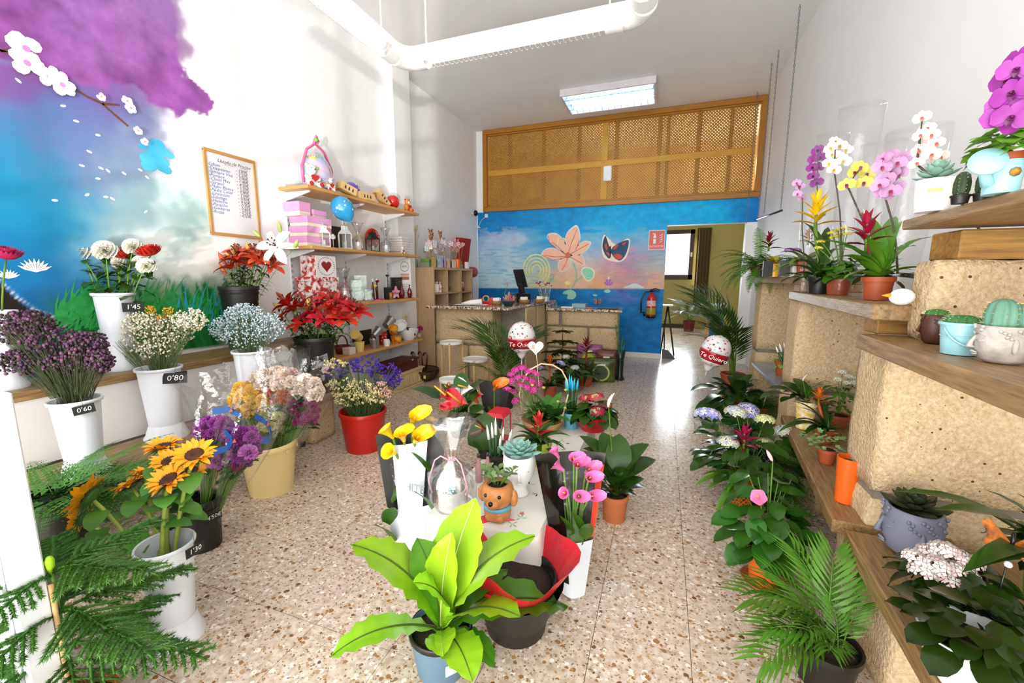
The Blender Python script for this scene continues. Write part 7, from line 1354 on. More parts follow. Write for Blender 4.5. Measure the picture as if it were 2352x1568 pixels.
# ---- plank D: cacti
cacg=G('cactus_green','3f7a3a','2a5a2a',.6,.05)
def cactus(root,c,r_,h_,ribs=12,sp='e8d890',mt=None,name='cactus_body'):
    m=MB(); pr_=[(r_*.75,0),(r_,h_*.25),(r_*1.02,h_*.55),(r_*.8,h_*.85),(r_*.35,h_*.98),(.0005,h_)]
    m.lathe(pr_,ribs*4,c,fn=lambda a,z:1+.10*math.cos(a*ribs)); m.obj(name,mt or cacg,root); s=MB()
    for k in range(ribs):
        a=2*PI*k/ribs
        for j in range(6):
            z=h_*(.12+.15*j); rr2=r_*1.1*(1-max(0,(z/h_-.55)*1.0)**2*2.2); q=Vector((c[0]+rr2*math.cos(a),c[1]+rr2*math.sin(a),c[2]+z))
            for e in range(4): d=Vector((math.cos(a)+rnd.uniform(-.7,.7),math.sin(a)+rnd.uniform(-.7,.7),rnd.uniform(-.4,.8)))*r_*.18; s.add([q+Vector((0,0,.0006)),q-Vector((0,0,.0006)),q+d],[(0,1,2)])
    s.obj('spines',mat('spine_'+sp,sp,.7),root,False)['kind']='stuff'
zDp=zD+.002
p=P(2142,788,zDp); r_=MT(36,p); h_=HT(p,722)-zDp; t=headpot('head_planter','small dark brown head planter with a round cactus on the timber plank',p,r_,h_,mat('brown_resin','4f2c20',.5),facecam(p)-1.2); cactus(t,(0,0,h_*.82),r_*.78,r_*.95)
p=P(2200,812,zDp); r_=MT(54,p); h_=HT(p,740)-zDp; t=thing('pail_planter','light blue tin pail with a low cactus on the timber plank','planter',p); lbl=mat('pale_blue_tin','9fd6dc',.35); sharp(MB().lathe(potprof(r_,r_*.8,h_,.003,.006),28).obj('pail',lbl,t)); MB().lathe(rg([(r_*.93,h_*.55),(r_*.96,h_*.57),(r_*.94,h_*.6)]),28).obj('pail_ring',lbl,t); MB().tube([(r_*math.cos(a),-r_*.25+r_*.9*math.sin(a)*-1,h_*.85-h_*.55*math.sin(a)) for a in [PI*k/12 for k in range(13)]],.0025,6).obj('bail_handle',lbl,t); cactus(t,(0,0,h_*.82),r_*.78,r_*.8,16,'a8b88a')
p=P(2300,832,zDp); r_=MT(76,p); h_=HT(p,748)-zDp; t=headpot('head_planter','white washed stone head planter with two blue-green cacti',p,r_,h_,mat('washed_stone','d6cfc6',.7,'8a8078',30,.6,bump=.4),facecam(p)-1.2); bc=G('blue_cactus','6f9a84','4f7a66',.5,.05)
for dx,s_ in ((-.25,.55),(.42,.48)): cactus(t,(dx*r_,0,h_*.82),r_*s_,r_*1.55*(s_/.55),10,'c8b86a',bc)
p=P(2064,672,zB); q=PY(2060,665,1.75); t=thing('bird_ornament','small white bird ornament with an orange beak behind the pale block','ornament',(q.x+.035,1.80,zD+.06)); t.location=(P(2050,700,zB).x-.0,P(2050,700,zB).y-.05,zB); MB().ball((0,0,.028),.026,10,8,1.3,1,1).obj('body',wc,t); m=MB(); m.lathe([(.008,0),(.0003,.022)],8); o=m.obj('beak',mat('beak_orange','f0a020',.4),t); o.location=(-.03,0,.032); o.rotation_euler=(0,-PI/2,0)
# ---- plank E
zEp=zE+.002
p=P(2140,487,zEp); r_=MT(52,p); h_=HT(p,413)-zEp; t=thing('succulent_pot','white pot with a yellow sticker holding a grey-green echeveria','plant',p); zt=pot(t,r_,r_*.82,h_,wc,.0,0); bevbox(-.014,.014,-.001,.001,-.005,.005,.0004).obj('sticker',mat('sticker_yellow','f0e27c',.6),t,False).location=Vector((math.sin(facecam(p)),-math.cos(facecam(p)),0))*r_*.97+Vector((0,0,h_*.62)); t.children[-1].rotation_euler=(0,0,facecam(p))
esl=succ_leaf('grey_succulent_leaf',.06,.03,grey_g)
for i in range(30): t_=i/29; put(t,esl,'leaf',(0,0,zt+.01+.03*t_),i*2.39996,.05+1.1*t_,0,(r_/.05)*(1.05-.6*t_))
p=P(2203,468,zEp); 
for i,(dx,l) in enumerate(((0,'dark column cactus with cream tufts beside the white succulent pot'),(.032,'second dark column cactus, against the watering can planter'))):
    t=thing('column_cactus',l,'cactus',p+Vector((dx,-.02*i,0))); zt=pot(t,.018,.015,.02,blackp,.001,.004); cactus(t,(0,0,zt-.002),.015,HT(p,392)-zEp-zt,8,'e8e2a0',mat('cactus_dark','2c3f22',.6))
p=P(2296,446,zEp); t=thing('watering_can_planter','pale blue watering can planter with a bushy green plant and an orange beak trim','planter',p); r_=MT(70,p)*.72; h_=HT(p,372)-zEp; sharp(MB().lathe(potprof(r_,r_*.92,h_,0,0),28).obj('can',lbl,t)); MB().tube([(-r_*.9,-.01,h_*.3),(-r_*1.4,-.02,h_*.7),(-r_*1.55,-.02,h_*.9)],[.012,.009,.008],8).obj('spout',lbl,t); o=MB().lathe([(.008,0),(.03,.012),(.03,.016),(.0001,.017)],18).obj('spout_rose',lbl,t); o.location=(-r_*1.52,-.03,h_*.85); o.rotation_euler=(1.1,-.7,0)
m=MB(); m.lathe([(r_*.85,h_*.8),(r_*.98,h_*1.02),(r_*1.04,h_*1.02),(r_*1.06,h_*1.22),(r_*.96,h_*1.22),(r_*.9,h_*1.1),(.0001,h_*1.1)],28); sharp(m.obj('inner_pot',terra,t)); o=MB().lathe([(.010,0),(.0003,.02)],8).obj('orange_trim',mat('beak_orange','f0a020',.4),t); o.location=Vector((math.sin(facecam(p)+.55),-math.cos(facecam(p)+.55),0))*r_*.98+Vector((0,0,h_*.6)); o.rotation_euler=(PI/2,0,facecam(p))
lf_pep=leafmesh('round_plant_leaf',.035,.026,lgreen,4,.6,.12,.5,.5)
for i in range(90): a=i*2.39996; f=math.sqrt((i+.5)/90); put(t,lf_pep,'leaf',(math.cos(a)*r_*1.25*f,math.sin(a)*r_*1.25*f,h_*1.2+.085*(1-f*f)*rnd.uniform(.3,1)),a,rnd.uniform(-.5,.4),rnd.uniform(-.3,.3),rnd.uniform(.8,1.3))
# ---- orchids
orc={'purple':orchid_mesh('purple_orchid','9a2a92','7a1a78','5a0a4a',1.2),'white':orchid_mesh('white_orchid','f4f2ee','ece8ea','e0b840',1.15),'yellow':orchid_mesh('yellow_orchid','ecdc62','dcc84a','a02a5a',1.2),'pink':orchid_mesh('pink_orchid','d9a8cf','c488bc','b0406a',1.15),'salmon':orchid_mesh('salmon_orchid','f0dcd0','e8c8b8','c8786a',.85)}
lf_orc=leafmesh('orchid_leaf',.17,.065,dgreen,7,1.0,.2,.55,.5)
def orchid(label,base,flowers,kind,toppy,slv=True,potm=None,nleaf=5,slw=.075,stem_px=None,fs=1.0):
    t=thing('orchid',label,'plant',base); zt=pot(t,.055,.045,.10,potm or cel2,.002,.01)
    rosette(t,lf_orc,nleaf,(0,0,zt),.1,.6,.8,1.0); pts=sorted([(at(t,x,y,dd),) for x,y,dd in flowers],key=lambda q:q[0].z)
    top=pts[-1][0]; mid=Vector((sum(q[0].x for q in pts)/len(pts)*.5,sum(q[0].y for q in pts)/len(pts)*.5,zt+(pts[0][0].z-zt)*.6)); path=[Vector((0,0,zt)),mid.lerp(Vector((0,0,zt)),.5)+Vector((.003,0,0)),mid]+[pts[0][0].lerp(top,k/5)+Vector((.006,.012,0)) for k in range(6)]
    MB().tube(path,[.0035]*6+[.0028,.0022,.0018],6).obj('flower_stem',mat('orchid_stem','4a4030',.6),t)
    for (q,) in pts: inst('flower_head',orc[kind],t,q,(PI/2+rnd.uniform(-.25,.25),rnd.uniform(-.4,.4),facecam(base)+rnd.uniform(-.6,.5)),fs*.82*rnd.uniform(.9,1.1))
    if slv:
        H_=HT(base,toppy)-base.z; m=MB(); m.lathe([(slw*.62,.02),(slw*.8,H_*.4),(slw*1.05,H_*.75),(slw*1.2,H_)],20,fn=lambda a,z:1+.06*math.sin(a*4+z*9)); m.obj('clear_sleeve',cel2,t)
    return t
ob=lambda px,py,y:Vector((P(px,py,zB).x/P(px,py,zB).y*y,y,zB+.002))
orchid('purple orchid in a clear sleeve behind the yellow guzmania',ob(1872,672,2.95),[(1878,345,0),(1870,365,.02),(1865,385,0),(1880,385,.03),(1868,405,0),(1876,420,.02),(1883,362,0)],'purple',310,True,slw=.065)
orchid('tall white orchid in the highest clear sleeve',ob(1930,675,2.6),[(1918,325,0),(1930,335,.02),(1908,340,0),(1925,360,.02),(1905,375,0),(1938,370,0),(1915,390,.02),(1945,345,.02),(1912,355,.03)],'white',245,True,slw=.075,fs=1.0)
orchid('yellow orchid beside the tall white one',ob(1985,680,2.35),[(1975,385,0),(1990,400,.02),(1985,420,0),(1965,395,.03),(1945,425,.02)],'yellow',330,True,slw=.07)
orchid('lilac pink orchid with many blooms behind the crimson guzmania',ob(2055,685,2.05),[(2030,365,0),(2045,360,.02),(2025,385,0),(2060,375,0),(2050,395,.02),(2035,410,0),(2065,400,.02),(2020,425,0),(2045,440,0),(2060,430,.02),(2030,445,.02),(2075,365,.03)],'pink',300,True,slw=.08)
orchid('pale salmon orchid behind the white succulent pot',Vector((1.04,1.83,zB+.002)),[(2118,270,0),(2130,295,.02),(2115,310,0),(2140,310,0),(2125,335,.02),(2150,330,0),(2112,345,.02),(2140,355,.0),(2105,375,.02),(2160,360,.02)],'salmon',215,True,slw=.085)
orchid('small pink orchid in a narrow sleeve by the black pole',ob(1835,668,3.02)+Vector((.02,.0,0)),[(1830,420,0),(1838,428,.02),(1832,445,0),(1842,455,.02)],'pink',430,True,slw=.05,fs=.8)
p=Vector((.86,1.20,zE+.002)); orchid('deep purple orchid towering at the near end of the topmost plank',p,[(2335,160,0),(2345,190,.02),(2320,180,.02),(2350,220,0),(2325,215,.0),(2340,250,0),(2305,245,.02),(2325,270,.0),(2348,275,0),(2300,270,.02),(2345,140,.02)],'purple',-30,False,fs=.85)
# ---- plank B: guzmanias and kalanchoe
t,zt,r_=clay_pot('guzmania','crimson guzmania in a glossy terracotta pot on the grey plank',2012,688,zB+.002,78,52,terra,taper=.8)
for x,y,dd in ((1880,545,0),(1930,560,-.05),(1900,590,-.08),(2090,500,0),(2130,540,.0),(2080,590,-.05),(1950,520,.05),(1960,480,.1),(2060,490,.08),(2095,560,.05),(1985,540,-.1),(2040,555,-.1),(1940,600,-.06),(2070,620,-.06),(2010,520,.08),(1965,580,-.08),(2050,590,-.1),(1925,640,-.05)): aim(t,lf_br,'leaf',(0,0,zt),at(t,x,y,dd),1.1,rnd.uniform(-.2,.2),.20)
extra(t,lf_br,zt,12,.18,.14,1.1,.2); q=at(t,1992,560,0); MB().tube([(0,0,zt),q],[.010,.010],7).obj('spike_stalk',mat('stalk_red','7a2a20',.5),t); inst('flower_spike',br_pk,t,q-Vector((0,0,.03)),(0,-.1,.5),.95)
t,zt,r_=clay_pot('kalanchoe','yellow kalanchoe with scalloped leaves in a terracotta pot on the grey plank',1923,676,zB+.002,62,45,terra,taper=.8); ky=floret_head('yellow_kalanchoe','e8d02c','c8b41c',.028,34,.007,.45)
for x,y in ((1910,535),(1925,530),(1940,525),(1930,540),(1915,545),(1945,538),(1885,555),(1880,570)): q=at(t,x,y,rnd.uniform(-.03,.03)); MB().tube(bow((0,0,zt),q,.3,4),.0025,4).obj('stem',stemg,t); inst('flower_cluster',ky,t,q,(rnd.uniform(-.2,.2),rnd.uniform(-.2,.2),0),.75)
lf_kg=leafmesh('scalloped_leaf',.075,.06,green,6,.8,.12,.55,.45,wave=.006,waves=4)
for i in range(34): a=i*2.39996; f=math.sqrt((i+.5)/34); put(t,lf_kg,'leaf',(math.cos(a)*.05*f,math.sin(a)*.05*f,zt+.01+.10*(1-f)),a,rnd.uniform(-.4,.4),rnd.uniform(-.2,.2),rnd.uniform(.8,1.15))
t=thing('guzmania','yellow flame guzmania in a dark pot behind the kalanchoe','plant',ob(1880,672,2.75)); zt=pot(t,.055,.045,.09,blackp)
for x,y,dd in ((1800,560,0),(1790,610,-.05),(1820,590,-.05),(1910,510,.05),(1930,560,0),(1850,540,.05),(1860,500,.05),(1900,570,-.05),(1840,640,-.08)): aim(t,lf_brd,'leaf',(0,0,zt),at(t,x,y,dd),1.1,rnd.uniform(-.2,.2),.20)
extra(t,lf_brd,zt,14,.18,.14,1.1,.2); q=at(t,1872,520,0); MB().tube([(0,0,zt),q],[.010,.010],7).obj('spike_stalk',stemg,t); inst('flower_spike',br_yel,t,q-Vector((0,0,.02)),(0,0,0),.98)
# ---- plank A: fern, crotons, small pots
zAp=zA+.002
fA=lambda px,y:Vector((PY(px,628,y).x,y,zAp))
bos=fern_frond('boston_fern_leaf',.36,26,.05,G('boston_green','558a24','356212',.4),1.5)
p=fA(1722,4.35); t=thing('boston_fern','Boston fern in a red pot trailing towards the doorway','plant',p); p.x=.80; t.location=p; zt=pot(t,.075,.05,.09,mat('oxblood_pot','6e1a16',.3),.004,.015)
for i in range(46): a=i*2.39996; put(t,bos,'frond',(0,0,zt),a,1.1-.025*i,rnd.uniform(-.3,.3),rnd.uniform(.85,1.25))
for x,y,dd in ((1640,572,-.1),(1665,590,-.1),(1680,600,-.05),(1745,510,.05),(1655,560,0),(1690,615,-.15)): aim(t,bos,'frond',(0,0,zt),at(t,x,y,dd),1.2,0,.34)
crot=mat('croton_leaf','d8b81c',.3,'4f6a1c',26,.6); lf_cro=leafmesh('croton_leaf_mesh',.13,.035,crot,6,.8,.2,.5,.6)
for i,(px,y,l,pm,col) in enumerate(((1778,3.75,'yellow veined croton in a yellow pot on the bluish plank',mat('yellow_pot','f0b81c',.35),0),(1760,3.95,'dark red guzmania in a black pot behind the croton',blackp,1),(1822,3.45,'purple blossomed plant in a white ribbed pot on the bluish plank',wc,2),(1848,3.3,'striped orange croton in a red-brown lettered pot on the bluish plank',terra,3))):
    p=fA(px,y); p.x=min(1.08,p.x); t=thing('potted_plant' if col>1 else ('croton' if col==0 else 'guzmania'),l,'plant',p); zt=pot(t,.052,.042,.095,pm)
    if col in (0,3): rosette(t,lf_cro,14,(0,0,zt),.1,1.2,.8,1.1)
    if col==1: rosette(t,lf_brd,14,(0,0,zt),.2,1.2,.7,.9); inst('flower_spike',br_dr,t,(0,0,zt+.12),(0,0,0),1.0)
    if col==2:
        rosette(t,lf_broad,16,(0,0,zt),.0,1.0,.7,.9); pv=floret_head('violet_cluster','7a3a9a','a868b8',.03,30,.009,.7)
        for k in range(4): inst('flower_cluster',pv,t,(rnd.uniform(-.05,.05),rnd.uniform(-.05,.05),zt+.09),(0,0,0),1)
    if col==3: 
        text('I AM\nGREEN','pot_text',mat('print_white','f4f0f0',.3),t,Vector((math.sin(facecam(p)),-math.cos(facecam(p)),0))*.054+Vector((0,0,.05)),(PI/2,0,facecam(p)),.018); rosette(t,lf_br,14,(0,0,zt),.0,.9,1.0,1.4); inst('flower_spike',bract_mesh('striped_bract','5a2a14','d8901c',.12,12,.03,1.2),t,(0,0,zt+.12),(0,0,0),.9)
for px,y,l,c_ in ((1762,3.5,'narrow black card box standing on the bluish plank','1c1a18'),(1800,3.38,'dark grey card box with a white outline on the bluish plank','4a4844')):
    p=fA(px,y); o=bevbox(p.x-.03,p.x+.03,p.y-.02,p.y+.02,zAp,zAp+.11,.002).obj('card_box',mat('box_'+c_,c_,.4),None,False); tag(o,l,'box')
tag(bevbox(.84,.98,4.22,4.34,zAp,zAp+.0,.001).obj('tmp',wc,None,False),'x','x'); bpy.data.objects.remove(bpy.data.objects['tmp'])
# ---- between piers B and A: pots on the floor shelf
tag(bevbox(.80,1.15,3.35,4.3,.50,.53,.004).obj('glass_shelf_board',mat('grey_board','8a9aa6',.2),None,False),'grey shelf board between the two farthest stone piers','board')
p=P(1755,855,.53); p=Vector((.93,3.75,.532)); t=thing('pothos','variegated pothos in a terracotta pot between the far stone piers','plant',p); zt=pot(t,.07,.055,.12,terra); lf_po=leafmesh('pothos_leaf',.10,.07,G('pothos_green','4a8a2c','8ab84a',.3),5,.9,.15,.35,.55)
rosette(t,lf_po,16,(0,0,zt),-.5,.9,.8,1.2)
t=sansevieria('tall sansevieria with white dipped tips between the far stone piers',Vector((.98,3.48,.532)),blackp,mat('dip_white','f2efe8',.6),[(1790,788,.25,-.02),(1800,785,.25,.0),(1782,795,.2,.02)],34,22)
p=Vector((1.05,3.72,.532)); t=thing('kalanchoe','dark red kalanchoe between the far stone piers','plant',p); zt=pot(t,.07,.055,.12,blackp); kr=floret_head('red_kalanchoe','8c1a22','6a1018',.04,34,.010,.5)
for k in range(6): inst('flower_cluster',kr,t,(rnd.uniform(-.09,.07),rnd.uniform(-.08,.05),zt+.27+rnd.uniform(0,.04)),(0,0,0),1)
rosette(t,lf_broad,18,(0,0,zt+.10),-.3,1.0,1.0,1.4); rosette(t,lf_broad,12,(0,0,zt),-.1,1.0,1.0,1.4)
# ---- hanging chains and the black pole
chm=mat('chain_steel','8a8f94',.3,metal=.8)
lk=MB(); lk.tube([(math.cos(a)*.006,0,math.sin(a)*.016) for a in [k*2*PI/10 for k in range(11)]],.0026,4,False); lkm=lk.mesh('chain_link',chm)
for k,(tx,ty,by,l) in enumerate(((1838,10,482,'steel chain hanging from the ceiling above the small sleeved orchid'),(1789,115,490,'steel chain hanging from the ceiling to the black pole end'),(1773,145,500,'steel chain hanging down the white wall beside the loft screen'),(1740,210,512,'steel chain hanging in front of the loft lattice'))):
    a=P(tx,ty,ZC); zb_=HT((a.x,a.y,1.5),by); t=thing('hanging_chain',l,'chain',(a.x,a.y,zb_)); n=int((ZC-zb_)/.027)
    for i in range(n): inst('link',lkm,t,(0,0,.014+i*.027),(0,0,(i%2)*PI/2))
    MB().tube([(0,0,n*.027),(0,0,ZC-zb_)],.004,6).obj('ceiling_hook',chm,t)
a=P(1838,10,ZC); b=P(1773,145,ZC); za=HT((a.x,a.y,1.5),482); zb_=HT((b.x,b.y,1.5),500); t=thing('hanging_pole','dark pole slung from the wall-side chains above the fern','pole',(a.x,a.y,za-.012)); MB().tube([(0,-.05,0),(b.x-a.x,b.y-a.y+.05,zb_-za)],.011,8).obj('pole',mat('pole_dark','3a3634',.4),t)
# ---- far room and doorway
p=P(1582,752,0); t=thing('kentia_palm','palm in a dark red pot in the far room under the window','plant',p*.93); zt=pot(t,.14,.11,.26,mat('oxblood_pot','6e1a16',.3)); 
for i in range(13): a=i*2.39996; put(t,kent2,'frond',(0,0,zt),a,1.35-.05*i,0,1.25-.03*i)
t=thing('trolley','pale wooden display stand with a blue panel beside the doorway','stand',PY(1668,745,7.6)); t.location.z=0; t.location.x=.85; 
for a,b in ((-.12,0),(.12,0),(-.12,.3),(.12,.3)): bevbox(a-.015,a+.015,b-.015,b+.015,0,.85).obj('post',pine,t,False)
bevbox(-.10,.10,-.01,.01,.2,.78,.002).obj('blue_panel',mat('panel_blue','3f74a8',.3),t,False); bevbox(-.14,.14,-.02,.32,.83,.86,.003).obj('top_board',mat('board_blue_white','c8d8e0',.4),t,False)
t=thing('folding_stand','dark folding stand leaning just inside the doorway','stand',(.10,7.45,0)); 
for a in ((-.10,0,0),(.12,0,0)): MB().tube([a,(-.02,0,.85)],.014,6).obj('leg',bkc,t)
bevbox(-.12,.06,-.1,.1,.83,.85,.003).obj('tray',wc,t,False)
t=thing('dustpan','dark dustpan standing on the floor at the doorway edge','dustpan',(.09,7.12,0)); m=MB(); m.prism([(-.06,-.05,0),(.14,-.05,0),(.02,-.05,.14),(-.06,-.05,.16)],(0,.1,0)); m.obj('pan',bkc,t,False); MB().tube([(-.03,0,.14),(-.05,.0,.62)],.01,6).obj('handle',bkc,t)
# ---- fire extinguisher and sign
q=PY(1496,700,YB-.09); t=thing('fire_extinguisher','red fire extinguisher with a black hose hung on the blue wall','extinguisher',(q.x,YB-.085,PY(1496,730,YB-.085).z)); er=mat('extinguisher_red','b81418',.25,coat=.4); hE=PY(1496,675,YB-.085).z-t.location.z; MB().lathe([(.05,0),(.066,.012),(.07,.03),(.07,hE-.06),(.055,hE-.02),(.028,hE),(.022,hE+.03),(.0001,hE+.03)],22).obj('cylinder',er,t); MB().lathe(rg([(.0705,hE*.16),(.0712,hE*.17),(.0712,hE*.42),(.0705,hE*.43)]),22).obj('yellow_label',mat('label_yellow_black','d8c41c',.4,'2a2a20',60,.5),t)
MB().lathe(rg([(.052,-.002),(.071,.01),(.0715,.035),(.07,.037)]),22).obj('foot_ring',bkc,t); MB().lathe(rg([(.0702,hE*.5),(.0708,hE*.51),(.0708,hE*.72),(.0702,hE*.73)]),22).obj('white_print',mat('label_red_white','d85a50',.4,'f0e0dc',30,.5),t)
MB().tube([(0,0,hE+.03),(0,0,hE+.06)],.014,8).obj('valve',bkc,t); MB().tube([(-.03,0,hE+.06),(.05,-.02,hE+.085),(.12,-.04,hE+.06)],.009,6).obj('squeeze_handle',bkc,t); MB().tube([(-.02,0,hE+.045),(.06,-.02,hE+.05),(.10,-.03,hE+.035)],.008,6).obj('carry_handle',bkc,t); MB().tube([(-.01,-.02,hE+.04),(-.10,-.03,hE+.03),(-.155,-.03,hE-.1),(-.15,-.03,hE-.3),(-.11,-.03,.09)],.011,8).obj('hose',bkc,t); MB().tube([(-.11,-.03,.10),(-.095,-.03,.03)],[.013,.018],8).obj('nozzle',bkc,t)
a,b=PY(1491,529,YB-.004),PY(1526,573,YB-.004); t=thing('extinguisher_sign','red EXTINTOR sign with a white extinguisher pictogram on the mural','sign',((a.x+b.x)/2,YB-.004,b.z)); W_=abs(b.x-a.x); H_=a.z-b.z; sr=mat('sign_red','d8503c',.4); swm=mat('sign_white','f2e8e2',.4); MB().box(-W_/2,W_/2,-.002,.003,0,H_).obj('plate',swm,t,False); MB().box(-W_/2+.008,W_/2-.008,-.0035,-.0021,.008,H_-.008).obj('red_field',sr,t,False)
MB().box(-.05,-.012,-.005,-.0036,H_*.32,H_*.72).obj('cylinder_icon',swm,t,False); MB().box(-.04,-.022,-.005,-.0036,H_*.72,H_*.84).obj('valve_icon',swm,t,False); MB().box(-.065,-.035,-.005,-.0036,H_*.80,H_*.84).obj('handle_icon',swm,t,False); MB().box(-.05,-.012,-.0062,-.0051,H_*.55,H_*.60).obj('band_icon',sr,t,False)
for k in range(4): 
    m=MB(); z=H_*(.34+.11*k); m.poly([(.03,-.0045,z),(.075,-.0045,z+.02),(.085,-.0045,z+.055),(.07,-.0045,z+.03)]); m.obj('flame_icon',swm,t,False)
text('EXTINTOR','sign_text',swm,t,(0,-.0052,H_*.17),(PI/2,0,0),.042)
# ---- little wall fittings
q=onB(1118,496,0); t=thing('cable_adapter','white network adapter and cable on the blue wall edge','adapter',(q.x,YB-.012,q.z)); bevbox(-.03,.03,-.015,.011,-.03,.03,.004).obj('adapter_box',wc,t,False); e=onB(1100,520,0); MB().tube([(-.02,-.005,-.02),(-.09,-.005,-.06),(e.x-q.x,-.005,e.z-q.z)],.005,5).obj('cable',wc,t); MB().lathe([(.012,0),(.05,-.03),(.0001,-.03)],14,(e.x-q.x,-.005,e.z-q.z)).obj('plug',wc,t)
q=PX(1083,490,XL); t=thing('wall_camera','small black security camera on the white side wall','camera',(XL,min(6.9,q.y),q.z)); MB().tube([(0,0,0),(.06,0,.0)],.012,6).obj('mount',wc,t); MB().ball((.08,0,0),.05,12,8,.7,1,1).obj('camera_body',bkc,t)
q=PY(1395,398,YB-.04); t=thing('wifi_box','white wireless box fixed to the lattice upright','router',(q.x,YB-.0,q.z)); bevbox(-.065,.065,-.045,-.013,-.115,.115,.012).obj('case',wc,t,False); bevbox(-.03,-.01,-.047,-.0452,-.09,-.086,.0005).obj('led',mat('led_blue','3a6ad8',.4),t,False)
# ---- suspended tube light and ceiling fixture
z_=2.76; L0=P(980,130,z_); L1=P(1392,48,z_); tubem=mat('lamp_white','f2f2f0',.35); t=thing('tube_light','white suspended tube light with louvred grilles and elbow joints','lamp',(L0.x,L0.y,z_)); R_=.072
xa,xb=-.10,(L1.x-L0.x)+.10; yy=0
def vis(m,n,mm=tubem,s=True): o=m.obj(n,mm,t,s); return o
halfshell=lambda x0,x1,ax:[(x0,x1)]
m=MB(); nseg=18
def trough(p0,p1,a0,a1,r=R_):
    d=(p1-p0).normalized(); sd=d.cross(Vector((0,0,1))).normalized(); up=Vector((0,0,1))
    return lambda u,v:tuple(p0.lerp(p1,u)+sd*r*math.cos(a0+(a1-a0)*v)+up*r*math.sin(a0+(a1-a0)*v))
A,B=Vector((0,0,0)),Vector((L1.x-L0.x,0,0)); m.grid(trough(A,B,-.75,PI+.2),1,18); m.grid(trough(B,B+Vector((.10,0,0)),0,2*PI),1,24); m.grid(trough(A-Vector((.06,0,0)),A,0,2*PI),1,24); vis(m,'housing')
n=34; d=(B-A)/n
for i in range(n+1):
    c=A+d*i; mm=MB(); mm.tube([c+Vector((0,R_*.95*math.cos(a)*1,R_*.95*math.sin(a))) for a in [-.75-k*(2*PI-(PI+.95))/6*1 for k in range(7)]],.0022,4); vis(mm,'louvre_rib')
vis(MB().tube([A+Vector((0,0,.0)),B],.016,10),'fluorescent_tube',mat('tube_glow','fff2e2',.3,emit=5)); m=MB(); m.grid(trough(A,B,.15,PI-.15,R_*.9),1,12); vis(m,'reflector')
e=[Vector((-.06,0,0))+Vector((-.12*math.sin(a),-.12*(1-math.cos(a)),0)) for a in [k*PI/2/6 for k in range(7)]]; vis(MB().tube(e,R_,20),'elbow')
e2=[B+Vector((.10,0,0))+Vector((.12*math.sin(a),-.12*(1-math.cos(a)),0)) for a in [k*PI/2/6 for k in range(7)]]; vis(MB().tube(e2,R_,20),'elbow')
for s0 in (e[-1],e2[-1]):
    q=s0+Vector((0,-.10,0)); q2=s0+Vector((0,-1.45,0)); m=MB(); m.grid(trough(q,q2,-.75,PI+.75) if False else trough(q2,q,-.3,PI+.3),1,18); m.grid(trough(q,s0,0,2*PI),1,24); vis(m,'housing'); vis(MB().tube([q,q2],.016,10),'fluorescent_tube',MATS['tube_glow'])
    for i in range(41):
        c=q.lerp(q2,i/40); mm=MB(); mm.tube([c+Vector((R_*.95*math.cos(a),0,R_*.95*math.sin(a))) for a in [PI+.3+k*(PI-.6)/6 for k in range(7)]],.0022,4); vis(mm,'louvre_rib')
for c in (A+Vector((0,0,R_)),e[-1]+Vector((0,-.12,R_)),B+Vector((.02,0,R_)),e2[-1]+Vector((0,-.12,R_)),e[-1]+Vector((0,-1.4,R_)),e2[-1]+Vector((0,-1.4,R_))): vis(MB().tube([c-Vector((0,0,.02)),c+Vector((0,0,ZC-z_-R_))],.006,6),'suspension_rod')
fx0,fx1,fy0,fy1,fz=-1.455,-.225,5.90,6.60,3.695
t=thing('ceiling_light','square-celled fluorescent ceiling light in front of the loft screen','lamp',((fx0+fx1)/2,(fy0+fy1)/2,fz)); cx_,cy2=(fx1-fx0)/2,(fy1-fy0)/2; lam=mat('fixture_white','dcd6dc',.4)
for a in ((-cx_,cx_,-cy2,-cy2+.03),(-cx_,cx_,cy2-.03,cy2),(-cx_,-cx_+.03,-cy2+.03,cy2-.03),(cx_-.03,cx_,-cy2+.03,cy2-.03)): bevbox(a[0],a[1],a[2],a[3],0,ZC-fz-.001,.003).obj('casing_side',lam,t,False)
lv=mat('louvre_mirror','c8dce6',.08,metal=.9)
for i in range(1,13): x=-cx_+.03+(2*cx_-.06)*i/13; MB().box(x-.002,x+.002,-cy2+.03,cy2-.03,.004,.05).obj('louvre_blade',lv,t,False)
for j in range(1,4): y=-cy2+.03+(2*cy2-.06)*j/4; MB().box(-cx_+.03,cx_-.03,y-.004,y+.004,.003,.055).obj('louvre_blade',lv,t,False)
for j in range(4): y=-cy2+.03+(2*cy2-.06)*(j+.5)/4; MB().tube([(-cx_+.05,y,.065),(cx_-.05,y,.065)],.013,8).obj('fluorescent_tube',mat('tube_cool','dff2ff',.3,emit=9),t)
MB().box(-cx_+.03,cx_-.03,-cy2+.03,cy2-.03,.083,.088).obj('reflector_pan',lv,t,False)
